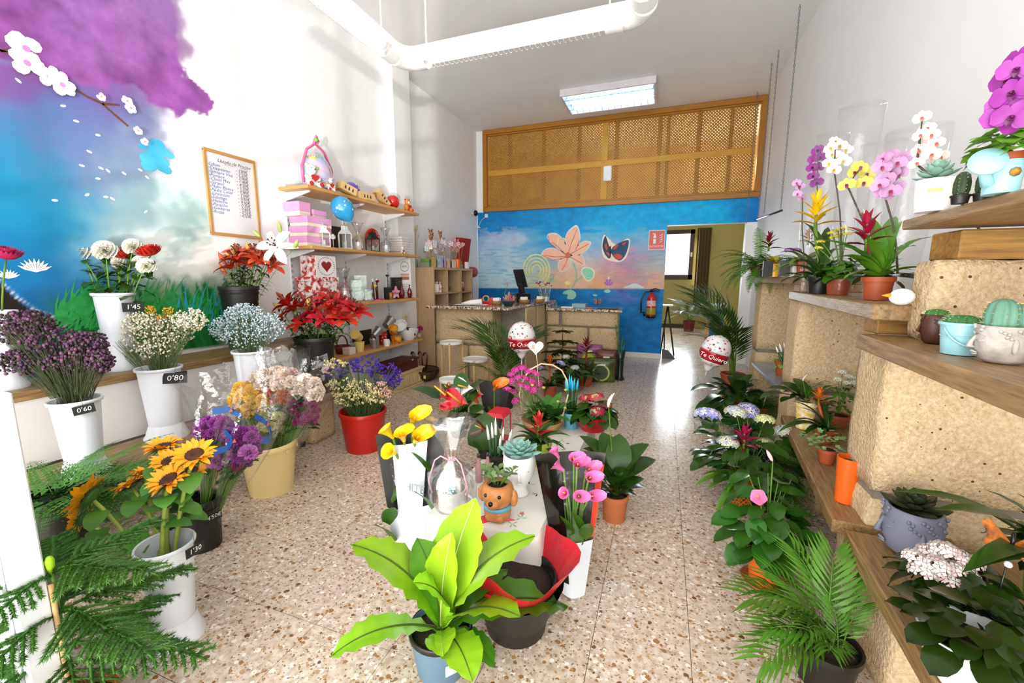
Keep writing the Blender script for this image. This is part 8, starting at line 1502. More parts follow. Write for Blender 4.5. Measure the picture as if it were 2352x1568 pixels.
# ================================================================ goods on the wall shelves and cabinet
def sp(px,py,k,x=None):
    """spot on shelf k under pixel; optional fixed x (distance from wall)"""
    p=P(px,py,SZ[k]) if abs(SZ[k]-CAMH)>.12 else PX(px,py,x or -2.98)
    if x is not None:
        q=PX(px,py,x); p=Vector((x,q.y,SZ[k]))
    p.z=SZ[k]+.001; p.y=max(SY0+.05,min(SY1-.05,p.y)); return p
def yx(px,x): return PX(px,600,x).y
plush=lambda n,c:mat(n,c,.95,None,80,.8,bump=.6,bscale=200)
def teddy(label,p,s,body,heartm,rz=1.57,ears=None):
    t=thing('teddy_bear',label,'soft toy',p,rz); b=body
    m=MB(); m.ball((0,0,s*.30),s*.27,12,8,1,1,1.15); m.obj('torso',b,t); m=MB(); m.ball((0,-.02*s,s*.78),s*.24,12,8); m.obj('head',b,t); m=MB(); m.ball((0,-.22*s,s*.72),s*.11,10,6); m.obj('muzzle',mat('plush_cream','f2e6d4',.95),t); m=MB(); m.ball((0,-.33*s,s*.75),s*.035,6,4); m.obj('nose',mat('plush_nose','5a1a1a',.5),t)
    for sd in (-1,1):
        m=MB(); m.ball((sd*.2*s,0,s*.98),s*.085,8,6,1,.6,1); m.obj('ear',ears or b,t); m=MB(); m.ball((sd*.09*s,-.215*s,s*.84),s*.025,6,4); m.obj('eye',bkc,t)
        m=MB(); m.tube([(sd*.24*s,-.02*s,s*.48),(sd*.3*s,-.16*s,s*.38),(sd*.14*s,-.27*s,s*.36)],[s*.1,s*.09,s*.08],8); m.obj('arm',b,t); m=MB(); m.tube([(sd*.16*s,-.05*s,s*.12),(sd*.24*s,-.36*s,s*.11)],[s*.13,s*.12],9); m.obj('leg',b,t); m=MB(); m.ball((sd*.245*s,-.4*s,s*.12),s*.10,8,6,1,.4,1); m.obj('foot_pad',heartm,t)
    m=MB(); m.prism([(x*s*.2,-.33*s,s*.40+y*s*.18) for x,y in heart_pts(1,16)],(0,.06*s,0)); m.obj('heart',heartm,t,False); return t
redplush=plush('plush_red','c21f22')
# ---- top shelf
yb_=PX(720,440,-2.95).y
foil=mat('floral_foil','e8b8c8',.2,'8ab8d8',9,.4,coat=.5)
t=thing('gift_bag','floral egg-shaped gift bag with a pink handle on the top shelf','gift bag',(-3.0,3.12,SZ[0]+.001)); sz=.16
MB().lathe([(.08,0),(.13,.03),(.15,.12),(.13,.22),(.08,.30),(.02,.335),(.0005,.34)],24,sx=.8).obj('egg_bag',foil,t)
fcols=['e58ab8','9ac8e8','b8a0e0','f0d84a','7ab85a','f2f0f0','d86a9a']; 
for i in range(46):
    z=rnd.uniform(.02,.30); rr_=(.13 if z<.15 else .155-.36*(z-.1)); a=rnd.uniform(-2.2,1.0)-.3; n=Vector((math.cos(a)*.8,math.sin(a),.25)).normalized(); c=Vector((math.cos(a)*rr_*.86,math.sin(a)*rr_*1.07,z)); u=n.orthogonal().normalized(); w=n.cross(u); m=MB(); R2=rnd.uniform(.015,.032)
    for k in range(6): b=k*PI/3; e=u*math.cos(b)+w*math.sin(b); g=u*-math.sin(b)+w*math.cos(b); m.poly([c,c+e*R2*.6+g*R2*.3,c+e*R2,c+e*R2*.6-g*R2*.3])
    m.m(1); m.poly([c+n*.002+(u*math.cos(q)+w*math.sin(q))*R2*.25 for q in [k*PI/3 for k in range(6)]]); m.obj('printed_flower',[mat('pf_'+fcols[i%7],fcols[i%7],.4),mat('pf_center','f0c83a',.4)],t,False)
pinkh=mat('handle_pink','d86a9a',.4); MB().tube([(0,-.16,.05),(.0,-.17,.18),(0,-.10,.34),(0,.0,.41),(0,.10,.36),(0,.18,.22),(0,.17,.08)],.012,8).obj('handle',pinkh,t); MB().tube([(0,-.02,.40),(.02,.0,.47),(.01,.03,.44),(0,.01,.40)],.012,7).obj('bow',pinkh,t); MB().ball((.01,0,.44),.022,8,6).obj('bow_leaf',mat('bow_green','7ab83a',.4),t)
teddy('large white teddy holding a red heart in front of the floral bag',Vector((-2.93,2.98,SZ[0]+.001)),.19,plush('plush_white','f1ece4'),redplush,1.3)
teddy('small white teddy with a red heart between the floral bag and the crates',Vector((-2.90,3.16,SZ[0]+.001)),.12,plush('plush_white','f1ece4'),redplush,1.3)
def balloon_plain(label,c,r_,col,rot=(0,0,0),name='balloon'):
    t=thing(name,label,'balloon',c); t.rotation_euler=rot; bm2=mat('latex_'+col,col,.2,coat=.5); MB().lathe([(1e-4,r_*1.2),(r_*.5,r_*1.08),(r_*.85,r_*.72),(r_,r_*.15),(r_*.9,-r_*.4),(r_*.6,-r_*.85),(r_*.22,-r_*1.15),(r_*.06,-r_*1.25),(r_*.1,-r_*1.33),(1e-4,-r_*1.33)],26).obj('balloon_body',bm2,t); wd_=MB()
    for i in range(26):
        z=rnd.uniform(-.5,.85); a=rnd.random()*6.28; q=math.sqrt(1-z*z); d=Vector((q*math.cos(a),q*math.sin(a),z)); c_=Vector((d.x,d.y,d.z*1.08))*r_*1.02; u=d.orthogonal().normalized(); w=d.cross(u); s_=r_*rnd.choice((.05,.1,.13))
        for k in range(5): b=k*2*PI/5; e=(u*math.cos(b)+w*math.sin(b))*s_; wd_.poly([c_+e*.55+(u*math.cos(x)+w*math.sin(x))*s_*.42 for x in [j*PI/3 for j in range(6)]])
    wd_.obj('printed_flowers',mat('print_white','f4f0f0',.3),t,False)['kind']='stuff'; return t
crate=mat('crate_wood','d9b983',.6,'c8a468',4,.6)
def mini_crate(label,p,rot,l=.17,w=.09,h=.07):
    t=thing('wooden_crate',label,'crate',p); t.rotation_euler=rot; th=.005
    for a in ((-l/2,l/2,-w/2,-w/2+th),(-l/2,l/2,w/2-th,w/2),(-l/2,-l/2+th,-w/2+th,w/2-th),(l/2-th,l/2,-w/2+th,w/2-th)): bevbox(*a,0,h,.001).obj('side_board',crate,t,False)
    bevbox(-l/2+th,l/2-th,-w/2+th,w/2-th,0,.004,.001).obj('bottom_board',crate,t,False)
    for k in (-1,0,1):
        m=MB(); m.poly([(k*.04+x*.012,-w/2-.001,h*.5+y*.02) for x,y in ((-.3,-1),(.3,-1),(.3,-.7),(1,-.7),(.5,0),(.8,0),(0,1),(-.8,0),(-.5,0),(-1,-.7),(-.3,-.7))]); m.obj('tree_cutout',mat('cutout_dark','4a2a3a',.7),t,False)
z0=SZ[0]+.001; mini_crate('pale wooden crate with tree cutouts leaning by the teddy',(-2.90,3.36,z0+.028),(.0,.3,1.3)); mini_crate('pale wooden crate with three tree cutouts lying flat under the purple balloon',(-2.90,3.62,z0),(0,0,1.45),.2,.1,.07); mini_crate('pale wooden crate tipped on its end beside the red balloon',(-2.95,3.95,z0+.06),(.0,.75,1.45),.2,.09,.06)
balloon_plain('purple striped balloon behind the wooden crates on the top shelf',(-3.04,3.62,z0+.10),.08,'7a5ac0',(1.2,.3,0)); balloon_plain('red flowered balloon beside the brown teddy on the top shelf',(-2.98,4.22,z0+.085),.075,'cf2018',(1.4,0,.4)); balloon_plain('sky blue flowered balloon tucked under the top shelf',(-2.82,3.22,SZ[0]-.15),.10,'2a9ad0',(0,-.5,.8))
teddy('small orange-brown teddy holding a red heart at the end of the top shelf',Vector((-2.91,4.40,z0)),.14,plush('plush_orange','e0954a'),redplush,1.3,redplush)
# ---- second shelf
z1=SZ[1]+.001; pinkb=mat('box_pink','dfa6cc',.5,'d48abf',3,.7); cream2=mat('box_cream','efdfc8',.6)
def stripbox(label,x,y,z,l,w,h,group=None):
    t=thing('gift_box',label,'box',(x,y,z),0,group); bevbox(-w/2,w/2,-l/2,l/2,0,h*.34,.002).obj('box_body',cream2,t,False); bevbox(-w/2-.002,w/2+.002,-l/2-.002,l/2+.002,h*.34,h,.002).obj('pink_lid',pinkb,t,False); return t
zz=z1
for i in range(3): stripbox('pink and cream striped gift box in the low stack of three, %s'%('bottom one','middle one','top one')[i],-3.02,3.01+.01*i,zz,.28,.20,.085); zz+=.0855
stripbox('pink and cream striped gift box crowning the stack at the shelf end',-3.07,2.93,zz,.12,.18,.12); stripbox('long pink and cream gift box on the low stack, under the blue balloon',-3.05,3.09,zz,.15,.16,.07)
lwm=mat('lantern_white','e2e2e0',.4)
def lantern(label,p,w,h,mt,rz=.6,n=4):
    t=thing('lantern',label,'lantern',p,rz); r2=w*.7071
    MB().lathe([(r2,0),(r2,h*.05),(r2*.9,h*.05)],n).obj('base',mt,t,False); MB().lathe([(r2*.95,h*.60),(r2*1.02,h*.62),(r2*.5,h*.78),(r2*.48,h*.92),(r2*.55,h*.93),(.0001,h*.95)],n).obj('roof',mt,t,False)
    for k in range(n): a=2*PI*k/n; q=Vector((math.cos(a)*r2*.92,math.sin(a)*r2*.92,0)); MB().tube([q+Vector((0,0,h*.04)),q+Vector((0,0,h*.62))],w*.045,4).obj('corner_post',mt,t,False)
    m=MB(); 
    for k in range(n):
        a=2*PI*k/n; b=2*PI*(k+1)/n; q0=Vector((math.cos(a),math.sin(a),0))*r2*.86; q1=Vector((math.cos(b),math.sin(b),0))*r2*.86; m.poly([q0+Vector((0,0,h*.06)),q1+Vector((0,0,h*.06)),q1+Vector((0,0,h*.6)),q0+Vector((0,0,h*.6))])
    m.obj('panes',glassf,t,False); MB().lathe([(w*.16,h*.05),(w*.16,h*.3),(.0001,h*.3)],10).obj('candle',mat('candle','efe8d8',.5),t); MB().tube([(0,-w*.25,h*.93),(0,-w*.2,h*1.05),(0,w*.2,h*1.05),(0,w*.25,h*.93)],w*.03,5).obj('handle',mt,t)
    for k in range(5): bevbox(r2*.3,r2*.305,-w*.2+k*w*.1-.004,-w*.2+k*w*.1+.004,h*.82,h*.89,.0005).obj('vent_slot',bkc,t,False)
    return t
lantern('small white four-sided lantern beside the pink boxes',Vector((-2.90,yx(742,-2.90)+.03,z1)),.075,.20,lwm,.5); lantern('larger white six-sided lantern with cut patterns and an angel charm',Vector((-2.96,yx(795,-2.96),z1)),.10,.24,lwm,.3,6); lantern('black lantern between the two cellophane mugs',Vector((-2.97,yx(858,-2.97),z1)),.11,.22,mat('lantern_black','1a1614',.4),.5)
o=bevbox(-3.16,-3.10,3.27,3.5,z1,z1+.23,.003).obj('wooden_case',mat('case_dark_wood','3a2216',.5,'2a160e',4),None,False); tag(o,'dark brown wooden case standing behind the white lanterns','case')
t=thing('heart_balloon','red heart-printed balloon behind the black lantern','balloon',(-3.08,yx(858,-3.08),z1+.10)); MB().ball((0,0,.06),.10,16,10,.7,1,1.1).obj('balloon_body',mat('latex_cf2018','cf2018',.2,coat=.5),t); m=MB(); 
for i in range(14): c=Vector((.073,rnd.uniform(-.06,.06),.06+rnd.uniform(-.06,.07))); m.poly([c+Vector((0,x*.008,y*.008)) for x,y in heart_pts(1,10)])
m.obj('printed_hearts',mat('print_white','f4f0f0',.3),t,False)['kind']='stuff'
def shelf_mug(label,x,y,z,w,h,rib,fills,mugh=.08):
    p=Vector((x,y,z)); t=gift_mug(label,p,10,0,rib,None,mugh,fills) if False else None
    px,py=proj(p); px2,py2=proj((p.x,p.y,p.z+h)); return gift_mug(label,p,w/MT(1,p),py2,rib,None,mugh,fills)
shelf_mug('cellophane wrapped mug with a yellow ribbon beside the black lantern',-2.93,yx(825,-2.93),z1,.115,.27,mat('ribbon_yellow','e8c81c',.4),('c43a3a','e6e0e0','7a4a2a')); shelf_mug('cellophane wrapped mug with a light blue ribbon beside the folded linen',-2.93,yx(888,-2.93),z1,.11,.27,mat('ribbon_blue','4ab0d0',.4),('e6e0e0','c43a6a'))
linen=mat('linen_print','e8e4e0',.8,'c8c4c4',14,.6)
for i in range(7): o=bevbox(-3.08,-2.90,4.25+rnd.uniform(-.008,.008),4.47,z1+i*.029,z1+i*.029+.0285,.006).obj('folded_linen',linen,None,False); tag(o,'folded pale printed linen in the pile at the second shelf end, %s'%('lowest','second lowest','third lowest','middle','third from the top','second from the top','topmost')[i],'linen',None)
teddy('tiny white teddy with a red heart sitting before the folded linen',Vector((-2.885,yx(925,-2.885),z1)),.085,plush('plush_white','f1ece4'),redplush,1.3)
t=thing('angel_charm','white angel charm on a stand between the two white lanterns','ornament',(-2.92,yx(768,-2.92),z1)); MB().tube([(0,0,0),(0,0,.09)],.003,5).obj('stand',lwm,t); MB().ball((0,0,.115),.014,8,6).obj('head',lwm,t); MB().lathe([(.018,0),(.004,.03)],8,(0,0,.08)).obj('gown',lwm,t)
for sd in (-1,1): MB().ball((0,sd*.02,.10),.015,8,6,.3,1,1.2).obj('wing',lwm,t)
# ---- third shelf
z2=SZ[2]+.001; petb=mat('petal_print','f0e6e4',.5,'b8281c',26,.16); petb.node_tree.nodes['Noise Texture'].inputs['Detail'].default_value=1; redv=mat('rose_red','a3181c',.5,'86101a',40,.7)
zz=z2
for i,(h,l_) in enumerate(((.12,.30),(.13,.28))): 
    t=thing('heart_box','rose-petal printed box in the stack, %s one'%('bottom','middle')[i],'box',(-3.02,3.06,zz)); bevbox(-.11,.11,-l_/2,l_/2,0,h*.72,.002).obj('box_body',petb,t,False); bevbox(-.115,.115,-l_/2-.005,l_/2+.005,h*.72,h,.002).obj('box_lid',petb,t,False); zz+=h+.0005
t=thing('heart_box','upright white box with a red rose heart, topmost of the petal boxes','box',(-3.0,3.06,zz)); bevbox(-.09,.088,-.12,.12,0,.19,.002).obj('box_body',mat('petal_print_red','b8281c',.5,'f0e6e4',30,.2),t,False); bevbox(.0885,.094,-.12,.12,0,.19,.001).obj('front_panel',mat('panel_white','f2eef0',.5),t,False)
m=MB(); m.prism([(.0945,x*.062,.10+y*.058) for x,y in heart_pts(1,26)],(.003,0,0)); m.obj('rose_heart',redv,t,False); m=MB()
for i in range(26): a=i*2*PI/26; c=Vector((.0952,math.cos(a)*.098,.097+math.sin(a)*.08)); m.poly([c+Vector((0,math.cos(q)*.006,math.sin(q)*.005)) for q in [k*PI/3 for k in range(6)]])
m.obj('printed_petals',redv,t,False)['kind']='stuff'
def tubevase(label,x,y,z,w,h,rnd_=False):
    t=thing('glass_vase',label,'vase',(x,y,z)); 
    if rnd_: MB().lathe([(w/2,0),(w/2,h),(w/2*.92,h),(w/2*.92,.01),(.0001,.01)],16).obj('glass',glassf,t)
    else: MB().box(-w/2,w/2,-w/2,w/2,.0,h).obj('glass',mat('grey_glass','a8b4b0',.05,spec=.8),t,False) if False else MB().lathe([(w*.7,0),(w*.72,h),(w*.66,h),(w*.64,.012),(.0001,.012)],4).obj('glass',glassf,t,False)
tubevase('tall clear tube vase beside the petal boxes',-3.08,yx(765,-3.08),z2,.05,.33,True); tubevase('tall square glass vase behind the cellophane parcel',-3.02,yx(815,-3.02),z2,.10,.22); tubevase('short square glass vase with etched stars',-2.97,yx(843,-2.97),z2,.085,.12); tubevase('flat glass panel vase at the back of the third shelf',-3.1,yx(825,-3.1),z2,.13,.27)
shelf_mug('cellophane parcel with a fuchsia ribbon beside the petal boxes',-2.95,yx(788,-2.95),z2,.13,.34,mat('ribbon_fuchsia','d81a7a',.4),('e6dcd8','e0b8c0','f0e8e0'),.12)
def rosebox(label,x,y,z,col,h=.24):
    t=thing('rose_box',label,'rose box',(x,y,z),.3); bevbox(-.036,.036,-.036,.036,0,h*.4,.002).obj('black_base',mat('box_black','14110f',.4),t,False); MB().box(-.034,.034,-.034,.034,h*.4,h).obj('clear_cover',cel2,t,False); MB().tube([(0,0,h*.4),(0,0,h*.75)],.003,5).obj('stem',bkc,t); inst('rose',rose_mesh('prose_'+col,col,.026),t,(0,0,h*.74),(0,0,0),1)
    for k in range(4): put(t,lf_round,'leaf',(0,0,h*.45+.02*k),k*1.7,.4,0,.5).data
    return t
rosebox('orange preserved rose in a clear cover on a black box',-3.06,yx(798,-3.0)+.02,z2,'d8701c',.30); rosebox('black preserved rose in a clear cover on a black box',-3.0,yx(888,-3.0),z2,'201c1e',.34)
t=thing('rose_gift','yellow and red roses on a pink ribboned wooden base','gift',(-2.92,yx(862,-2.92),z2)); MB().lathe([(.055,0),(.06,.012),(.0001,.013)],20).obj('base',mat('pale_wood_disc','e0c8a0',.5),t); MB().lathe(rg([(.061,.008),(.064,.014),(.061,.02)]),20).obj('ribbon',mat('ribbon_fuchsia','d81a7a',.4),t)
for dx,dz,c in ((-.02,.14,'f0d81c'),(.02,.19,'8c1420')): MB().tube([(0,dx*.5,.01),(0,dx,dz)],.003,5).obj('stem',brown,t); inst('rose',rose_mesh('prose_'+c,c,.026),t,(0,dx,dz),(0,0,0),1)
for dy in (-.035,.03): MB().lathe([(.014,0),(.014,.13),(.006,.17),(.006,.20),(.0001,.20)],12,(-.02,dy,.012)).obj('mini_bottle',mat('bottle_wine','3a0e16',.15),t); MB().lathe([(.0075,0),(.0075,.035),(.0001,.036)],10,(-.02,dy,.20)).obj('cork_capsule',wc,t)
o=thing('wine_box','black wine box with gold roses beside the pink star bag','box',(-3.06,yx(908,-3.06),z2)); bevbox(-.045,.045,-.06,.06,0,.25,.003).obj('carton',mat('carton_black','16120e',.4),o,False); MB().lathe([(.03,0),(.0005,.002)],10,(.0465,0,.2)).obj('gold_print',mat('gold_print','c89a2a',.4),o)
t=thing('star_bag','pink star-shaped parcel with a glass of gold drink beside it','gift',(-2.92,yx(905,-2.92),z2)); m=MB(); m.prism([(.0,math.sin(k*PI/5)*(.075 if k%2==0 else .038),.075+math.cos(k*PI/5)*(.075 if k%2==0 else .038)) for k in range(10)],(.02,0,0)); m.obj('star',mat('star_pink','e05a98',.4,'f2d0de',12,.4),t,False)
text('Mama','star_text',mat('print_black','1a1618',.5),t,(.0215,0,.07),(PI/2,0,PI/2),.04,.2); MB().lathe([(.018,0),(.02,.08),(.017,.08),(.0001,.01)],14,(.0,-.085,0)).obj('glass',mat('gold_glass','a8742a',.1),t)
for i,(px,l) in enumerate(((924,'red faceted glass vase beside the pink star parcel'),(937,'red faceted glass vase at the third shelf end'))):
    t=thing('glass_vase',l,'vase',(-2.96 if i==0 else -2.93,yx(px,-2.94),z2)); MB().lathe([(.018,0),(.026,.02),(.032,.06),(.024,.10),(.012,.125),(.011,.15),(.015,.16),(.01,.16),(.0001,.03)],14).obj('vase_body',mat('red_glass','6e0f18',.1,coat=.5),t,i==0)
t=thing('wall_calendar','paper calendar with a round emblem hung beside the shelf end','calendar',(-2.99,4.42,z2+.02)); q=thing('x','x','x'); bpy.data.objects.remove(q)
MB().box(-.085,.085,-.002,.0,.0,.46).obj('sheet',mat('paper_white','f4f4f0',.7),t,False); o=MB().lathe([(.055,0),(.06,0),(.06,.001),(.055,.001),(.055,0)],30).obj('ring_print',mat('print_brown','6a4a30',.6),t); o.location=(0,-.003,.36); o.rotation_euler=(PI/2,0,0); bevbox(-.06,.06,-.004,-.0021,.20,.24,.0005).obj('brown_bar',mat('print_tan','b07a4a',.6),t,False); bevbox(-.06,.06,-.004,-.0021,.25,.275,.0005).obj('pink_bar',mat('print_rose','d8a0a0',.6),t,False); m=MB()
for i in range(5):
    for j in range(7): m.box(-.06+j*.018,-.05+j*.018,-.003,-.0021,.04+i*.025,.052+i*.025)
m.obj('date_grid',mat('print_grey2','b8b0b0',.6),t,False)['kind']='stuff'; 
m=MB(); m.tube([(-.03,-.0035,.35),(-.015,-.0035,.375),(0,-.0035,.35),(.015,-.0035,.375),(.03,-.0035,.35)],.003,4); m.obj('emblem_stroke',bkc,t)
# ---- lowest shelf
z3=SZ[3]+.001; yelp=mat('pail_yellow','efd27a',.4); steel=mat('pail_steel','b8b8bc',.25,metal=.9)
def pail(label,x,y,z,rt,h,mt,rot=(0,0,0),handle=True,name='metal_pail'):
    t=thing(name,label,'pail',(x,y,z)); t.rotation_euler=rot; sharp(MB().lathe(potprof(rt,rt*.78,h,.002,.005),22).obj('pail_body',mt,t))
    if handle: MB().tube([(rt*math.cos(a),0,h*.9+rt*1.0*math.sin(a)) for a in [PI*k/10 for k in range(11)]],.0025,5).obj('handle',mt,t)
    return t
pail('cream yellow pail standing upright on the lowest shelf',-2.93,yx(815,-2.93),z3,.052,.10,yelp,(0,0,0),False); pail('cream yellow pail lying tilted on top of the upright one',-2.96,yx(818,-2.95),z3+.135,.052,.10,yelp,(1.0,.3,0)); pail('steel pail standing upright beside the yellow pails',-2.91,yx(850,-2.91),z3,.05,.10,steel); pail('steel pail tipped over behind the upright one',-2.97,yx(853,-2.95),z3+.12,.05,.11,steel,(-.9,.2,0),False); pail('large steel pail tipped on the polka-dot pot',-3.0,yx(880,-3.0),z3+.20,.06,.12,steel,(-.9,.1,0),False)
polka=mat('polka_red','a8141c',.4); t=pail('red polka-dot pot under the tipped steel pail',-2.99,yx(872,-2.99),z3,.05,.14,polka,(0,0,0),False,'polka_dot_pot'); m=MB()
for i in range(40): a=rnd.random()*6.28; z=rnd.uniform(.01,.13); r2=.039+.011*z/.14+.0012; c=Vector((math.cos(a)*r2,math.sin(a)*r2,z)); u=Vector((-math.sin(a),math.cos(a),0)); m.poly([c+u*math.cos(q)*.005+Vector((0,0,math.sin(q)*.005)) for q in [k*PI/3 for k in range(6)]])
m.obj('dots',mat('print_white','f4f0f0',.3),t,False)['kind']='stuff'
tin=mat('tin_yellow_floral','e0b82a',.35,'b8301c',24,.3); pail('yellow floral tin standing on the lowest shelf before the white bowl',-2.9,yx(903,-2.9),z3,.065,.085,tin,(0,0,0),False,'floral_tin'); pail('yellow floral tin tilted on top of its twin',-2.93,yx(897,-2.93),z3+.125,.055,.08,tin,(.5,.4,0),False,'floral_tin')
t=thing('white_mug','white enamel mug on the lowest shelf edge','mug',(-2.88,yx(880,-2.88),z3)); sharp(MB().lathe(potprof(.034,.032,.075),20).obj('mug_body',wc,t)); MB().tube([(0,.034,.06),(0,.06,.05),(0,.055,.025),(0,.033,.015)],.004,5).obj('handle',wc,t)
t=thing('white_bowl','large white bowl with a black label at the lowest shelf end','bowl',(-2.93,yx(932,-2.93),z3)); sharp(MB().lathe([(.06,0),(.10,.06),(.125,.13),(.118,.13),(.09,.06),(.0001,.03)],26).obj('bowl_body',wc,t)); bevbox(-.001,.001,-.012,.012,.06,.1,.0004).obj('label',bkc,t,False).location=(.106,-.02,0)
t=thing('white_bowl','smaller white bowl tipped into the large bowl','bowl',(-2.97,yx(918,-2.97),z3+.14)); t.rotation_euler=(.9,.3,0); sharp(MB().lathe([(.04,0),(.07,.04),(.085,.09),(.079,.09),(.06,.04),(.0001,.02)],24).obj('bowl_body',wc,t))
rosebox('coral preserved rose in a clear cover on the lowest shelf',-3.06,yx(900,-3.0),z3+.0,'e0603a',.34); rosebox('yellow preserved rose in a clear cover at the lowest shelf end',-3.03,4.47,z3,'f0d81c',.34)
o=bevbox(-2.96,-2.87,yx(793,-2.9)-.045,yx(793,-2.9)+.045,z3,z3+.07,.003).obj('white_cube_pot',mat('cream_ceramic','e8dcd0',.4),None,False); tag(o,'pale cube pot beside the cream yellow pails','pot')
t=thing('red_basket','small dark red basket with an arched handle behind the cube pot','basket',(-3.02,yx(778,-3.0),z3)); MB().lathe([(.06,0),(.08,.08),(.075,.08),(.055,.01),(.0001,.01)],20).obj('basket',mat('basket_red','6e1a18',.6),t); MB().tube([(0,.075*math.cos(a),.08+.10*math.sin(a)) for a in [PI*k/10 for k in range(11)]],.007,6).obj('handle',mat('basket_red','6e1a18',.6),t)
for i in range(3): t=thing('white_dish','white dish in the nested pile behind the cube pot, %s'%('lowest','middle','uppermost')[i],'dish',(-3.07,yx(800,-3.07),z3+.022*i)); MB().lathe([(.05,0),(.07,.02),(.066,.0215),(.0001,.006)],20).obj('dish',wc,t)
o=bevbox(-3.17,-3.15,3.65,3.95,z3,z3+.17,.003).obj('black_tray',mat('tray_black','1a1816',.4),None,False); tag(o,'black tray leaning against the wall behind the pails','tray')
t=thing('pompom_toy','rainbow and magenta pompom ornaments at the lowest shelf end','ornament',(-2.87,4.50,z3)); MB().ball((0,0,.035),.034,10,8).obj('rainbow_ball',mat('rainbow','d8a83a',.6,'4a7ac0',60,.5),t); inst('magenta_pompom',pompon('mag_pom','d81a8a','b01070',.04,60),t,(.01,.01,.12),(0,0,0),1); MB().tube([(0,0,.06),(.01,.01,.1)],.003,5).obj('wire',bkc,t)
# ---- under the shelves
t=thing('planter_box','beige ribbed planter trough on a saucer under the lowest shelf','planter',(-2.88,4.12,0)); bge=mat('beige_plastic','d8bf92',.5); m=MB(); vs=[]
for z,a,b in ((0,.10,.24),(.17,.125,.27),(.17,.14,.285),(.185,.14,.285)): 
    for sx_,sy_ in ((-1,-1),(1,-1),(1,1),(-1,1)): vs.append((sx_*a,sy_*b,z+.02))
m.add(vs,[(k*4+i,k*4+(i+1)%4,(k+1)*4+(i+1)%4,(k+1)*4+i) for k in range(3) for i in range(4)]+[(3,2,1,0),(12,13,14,15)]); m.obj('trough',bge,t,False)
for k in range(14): bevbox(.102,.125,-.225+k*.0345,-.21+k*.0345,.03,.18,.002).obj('rib',bge,t,False)
bevbox(-.13,.13,-.27,.27,0,.022,.004).obj('saucer',bge,t,False)
t=thing('planter_box','maroon planter trough stacked on the beige one','planter',(-2.90,4.08,.207)); mar=mat('maroon_plastic','4a1210',.4); MB().box(-.11,.11,-.25,.25,0,.10).obj('trough',mar,t,False); bevbox(-.125,.125,-.265,.265,.10,.125,.003).obj('rim',mar,t,False); bevbox(.126,.127,.1,.13,.105,.12,.0004).obj('sticker',mat('sticker_yellow','f0e27c',.6),t,False)
p=P(972,872,0); t=thing('coir_basket','brown coir hanging basket of wrapped candy canes on the floor','basket',p); MB().lathe([(.08,0),(.15,.03),(.19,.10),(.195,.14),(.185,.14),(.15,.05),(.0001,.03)],26,fn=lambda a,z:1+.015*math.sin(a*20)).obj('coir_bowl',mat('coir','5a3a1a',.9,'3a240e',30,.8),t)
for k in range(12): a=k*PI/6; MB().tube([(.085*math.cos(a),.085*math.sin(a),.002),(.157*math.cos(a),.157*math.sin(a),.03),(.198*math.cos(a),.198*math.sin(a),.10),(.202*math.cos(a),.202*math.sin(a),.145)],.003,4).obj('wire',bkc,t)
MB().tube([(.20*math.cos(a),.20*math.sin(a),.143) for a in [k*2*PI/26 for k in range(27)]],.005,5).obj('rim_wire',bkc,t); bevbox(-.015,.015,-.001,.001,.06,.10,.0004).obj('price_tag',mat('sticker_yellow','f0e27c',.6),t,False).location=(.12,-.155,0)
for k,(dx,dy,l) in enumerate(((-.08,.0,'wrapped brown candy cane in the coir basket, leaning to the shelves'),(-.02,.03,'wrapped brown candy cane standing upright in the coir basket'),(.05,.0,'wrapped brown candy cane in the coir basket, leaning to the cabinet'),(-.03,-.08,'clear wrapped candy cane leaning over the coir basket rim'))):
    c=thing('candy_cane',l,'candy',t.location+Vector((dx*.8,dy,.06))); h=.26; MB().tube([(0,0,0),(dx*.6,0,h),(dx*.6-.02,0,h+.03),(dx*.6-.045,0,h+.03),(dx*.6-.055,0,h)],.011,7).obj('cane',mat('cane_brown','4f1a16',.2,coat=.5) if k<3 else mat('cane_clear','b89a98',.1,'6a3a3a',20,.5),c)
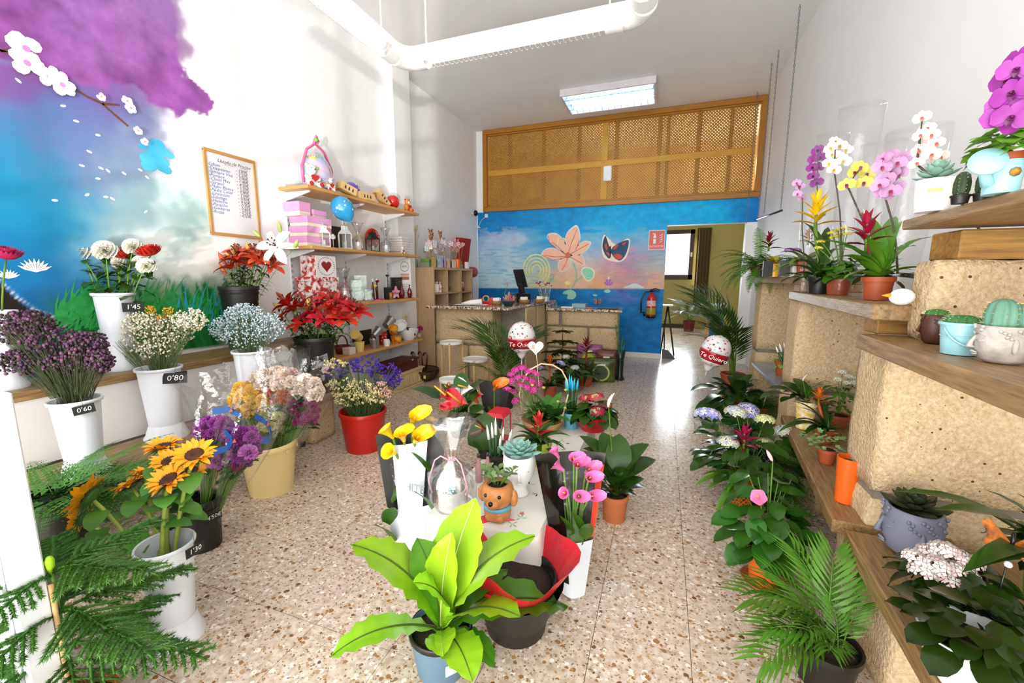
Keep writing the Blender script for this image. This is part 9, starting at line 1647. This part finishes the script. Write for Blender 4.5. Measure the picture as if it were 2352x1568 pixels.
# ---- on and in the cabinet
zc=cz+.001
def ctop(y,x=-2.98): return Vector((x,y,zc))
pickc=['d8a0b0','8ac0d0','b8a0d0','e8e0d8','c86a5a','7a9ac0','e0c890','a878a8']
for bi,(y,n,l,cc,h) in enumerate(((4.98,26,'tray of greeting picks with pastel cards on the cabinet, nearest the shelves',pickc,.30),(5.32,24,'tray of greeting picks with mixed small cards in the middle of the cabinet',pickc[2:]+['2a3a6a','c8b0e0'],.33),(5.72,26,'tray of greeting picks with white heart cards at the cabinet end',['f2eeee','f4f0ee','e8d0d0','f0e8ea'],.37))):
    t=thing('pick_tray',l,'pick tray',ctop(y)); bevbox(-.07,.07,-.13,.13,0,.065,.003).obj('tray',mat('tray_grey_green','8a9a84',.4),t,False); bevbox(-.065,.065,-.125,.125,.065,.105,.006).obj('floral_foam',mat('moss','7aa844',.95,'5a8430',60,.8),t,False)
    for i in range(n):
        b=Vector((rnd.uniform(-.055,.055),rnd.uniform(-.115,.115),.09)); tp=b+Vector((rnd.uniform(-.03,.06),rnd.uniform(-.05,.05),h*rnd.uniform(.6,1.0)-.05)); MB().tube([b,tp],.0022,4).obj('stick',mat('stick_straw','c8a874',.7),t)
        c=cc[i%len(cc)]; m=MB(); 
        if bi==2: m.prism([(0,x*.045,y_*.042) for x,y_ in heart_pts(1,12)],(.002,0,0))
        else: m.box(0,.002,-.03,.03,-.036,.036)
        o=m.obj('card',mat('pick_'+c,c,.5,'f4eeee' if bi<2 else 'd84a5a',60,.35),t,False); o.location=tp; o.rotation_euler=(rnd.uniform(-.4,.4),rnd.uniform(-.3,.3),rnd.uniform(-1.0,.3))
for i,(y,px) in enumerate(((5.15,1005),(5.42,1030))):
    t=thing('butterfly_pick','monarch butterfly cluster on a stick above the cabinet trays, %s'%('nearer the wheat ears','nearer the heart cards')[i],'ornament',ctop(y,-3.05)); MB().tube([(0,0,.0),(0,0,.40)],.003,4).obj('stick',mat('stick_straw','c8a874',.7),t)
    for k in range(4): butterfly(t,Vector((.02,rnd.uniform(-.04,.04),.36+.045*k)),.035,1.2+rnd.uniform(-.4,.4))
t=thing('wheat_bunch','dried wheat ears standing behind the pastel greeting picks','dried flowers',ctop(4.86,-3.12)); MB().lathe([(.03,0),(.04,.1),(.036,.1),(.0001,.02)],14).obj('pot',mat('tray_grey_green','8a9a84',.4),t)
for i in range(12):
    tp=Vector((rnd.uniform(-.03,.05),rnd.uniform(-.1,.1),rnd.uniform(.38,.48))); MB().tube(bow((0,0,.03),tp,.3,4),.0018,4).obj('stalk',mat('straw','c9ad78',.7),t); d=(tp-Vector((0,0,.2))).normalized(); o=MB().lathe([(.001,0),(.008,.015),(.007,.05),(.0005,.075)],7).obj('ear',mat('wheat_ear','d8c49a',.8,'a89468',40),t); o.location=tp; o.rotation_euler=d.to_track_quat('Z','Y').to_euler()
for i,(y,w_,h_,c_,c2_,l) in enumerate(((4.93,.11,.13,'b8c88a','d8702a','butterfly-print card standing on the cabinet edge'),(5.10,.14,.16,'cfd4e4','8aa0b8','lilac photo card standing on the cabinet edge'),(5.24,.04,.165,'c8a0d8','b890c8','lilac card spine beside the photo card'),(5.33,.09,.13,'e8d0b0','c8a080','small peach card standing on the cabinet edge'),(5.50,.11,.12,'ece4d8','c8b098','pale card with a figure standing on the cabinet edge'))):
    o=bevbox(-2.885,-2.878,y-w_/2,y+w_/2,zc,zc+h_,.001).obj('greeting_card',mat('gcard_'+c_,c_,.5,c2_,26,.4),None,False); tag(o,l,'card')
t=thing('orange_pot','small orange pot on the cabinet top edge','pot',ctop(5.60,-2.875)); pot(t,.045,.032,.13,orangep,.0,0,True)
o=bevbox(-2.89,-2.84,5.86,5.93,zc,zc+.10,.003).obj('white_carton',wc,None,False); tag(o,'plain white carton beside the small orange pot','box')
t=thing('red_bag','red fabric hung in folds on wall hooks behind the cabinet','fabric',(XL+.06,6.28,1.62)); m=MB(); m.grid(lambda u,v:(.02+.10*v*math.sin(PI*u)+.02*math.sin(u*11),(u-.5)*.5,.42*(v-.3)-.10*math.sin(PI*u)*(1-v)),14,6); m.obj('fabric',mat('red_cloth','b82418',.7,'98180f',5),t)
t=thing('ribbon_roll','big red ribbon roll on a wall peg below the hung fabric','ribbon roll',(XL+.16,6.35,1.38)); o=MB().lathe([(.02,-.15),(.085,-.15),(.09,-.14),(.09,.14),(.085,.15),(.02,.15)],22).obj('roll',mat('ribbon_red','b81c14',.4),t); o.rotation_euler=(PI/2,0,0); MB().tube([(-.15,0,0),(.02,0,0)],.008,6).obj('peg',chm,t)
rcols2=['b8281c','3a5a7a','d8d0a8','e8e0d0','7a9a4a']
for i in range(7):
    t=thing('ribbon_spool','spool of %s ribbon on the wall pegs behind the cabinet%s'%(('red','slate blue','cream','white','olive','dark red','sand')[i],''),'ribbon',(XL+.10,6.18+.09*(i%4),1.12-.12*(i//4))); o=MB().lathe([(.012,-.03),(.045,-.03),(.045,.03),(.012,.03)],16).obj('spool',mat('rsp_%d'%i,['b8281c','3a5a7a','d8d0a8','efe9dc','8a9a5a','8c1418','c8b088'][i],.5),t); o.rotation_euler=(PI/2,0,0); MB().tube([(-.09,0,0),(.0,0,0)],.005,5).obj('peg',chm,t); m=MB(); m.grid(lambda u,v:(.046+.01*math.sin(v*6),(u-.5)*.03,-v*(.25+.05*i)),1,6); m.obj('ribbon_tail',mat('rsp_%d'%i,'b8281c',.5),t,False)
# cabinet contents
zs_=czs[2]+.010
for i,(y,c,l) in enumerate(((4.90,'a8141c','red'),(4.97,'e8dcd8','white'),(5.04,'ece0dc','pale'),(5.12,'b81a22','bright red'))):
    t=thing('memorial_candle','%s cemetery candle in the top cubby of the cabinet'%l,'candle',(-2.91,y,zs_)); MB().lathe([(.026,0),(.03,.01),(.03,.11),(.024,.12)],14).obj('glass',mat('candle_'+c,c,.25,'f0e8e0',30,.3),t); MB().lathe([(.026,.12),(.026,.14),(.012,.15),(.006,.165),(.0001,.166)],14).obj('lid',mat('candle_lid','c8b8a8',.3,metal=.6),t)
t=thing('green_bowl','small dark green bowl in the middle top cubby','bowl',(-2.95,5.36,zs_)); MB().lathe([(.04,0),(.075,.07),(.07,.07),(.0001,.01)],18).obj('bowl_body',mat('bowl_leaf','2f4f34',.4),t)
t=thing('photo_frame','white framed picture with red trinkets in the end cubby','picture',(-2.92,5.78,zs_)); bevbox(-.006,.006,-.085,.085,0,.14,.002).obj('frame',wc,t,False); bevbox(.006,.008,-.065,.065,.04,.12,.001).obj('print',mat('photo_print','9aa4b0',.4,'3a3a44',20),t,False)
for k in (-.05,.02): MB().ball((.03,k,.03),.028,8,6).obj('trinket',mat('trinket_red','a01820',.3),t)
t=thing('green_bowl','pale green floral bowl in the second cubby row','bowl',(-2.92,5.40,czs[1]+.01)); MB().lathe([(.035,0),(.07,.05),(.075,.09),(.0001,.02)],18).obj('bowl_body',mat('bowl_floral','a8b89a',.4,'6a7a5a',40),t)
o=bevbox(-2.98,-2.86,5.08,5.18,czs[0]+.01,czs[0]+.07,.004).obj('green_package',mat('pkg_green','2a9a4a',.4),None,False); tag(o,'bright green package in a low cubby beside the counter','package')
for i,y in enumerate((4.92,5.02)): t=thing('white_jar','white jar in the second cubby row by the counter, %s'%('nearer the shelves','nearer the register')[i],'jar',(-2.9,y,czs[1]+.01-.345+.0)); MB().lathe([(.03,0),(.032,.08),(.024,.09),(.024,.11),(.0001,.111)],14).obj('jar_body',wc,t)
# ---- repeats share a group
cnt={}
for o in bpy.data.objects:
    if not o.parent and 'category' in o: cnt.setdefault(o.name.split('.')[0],[]).append(o)
for n,l in cnt.items():
    if len(l)>2:
        for o in l:
            if 'group' not in o: o['group']=n.replace('_',' ')+'s of the flower shop'
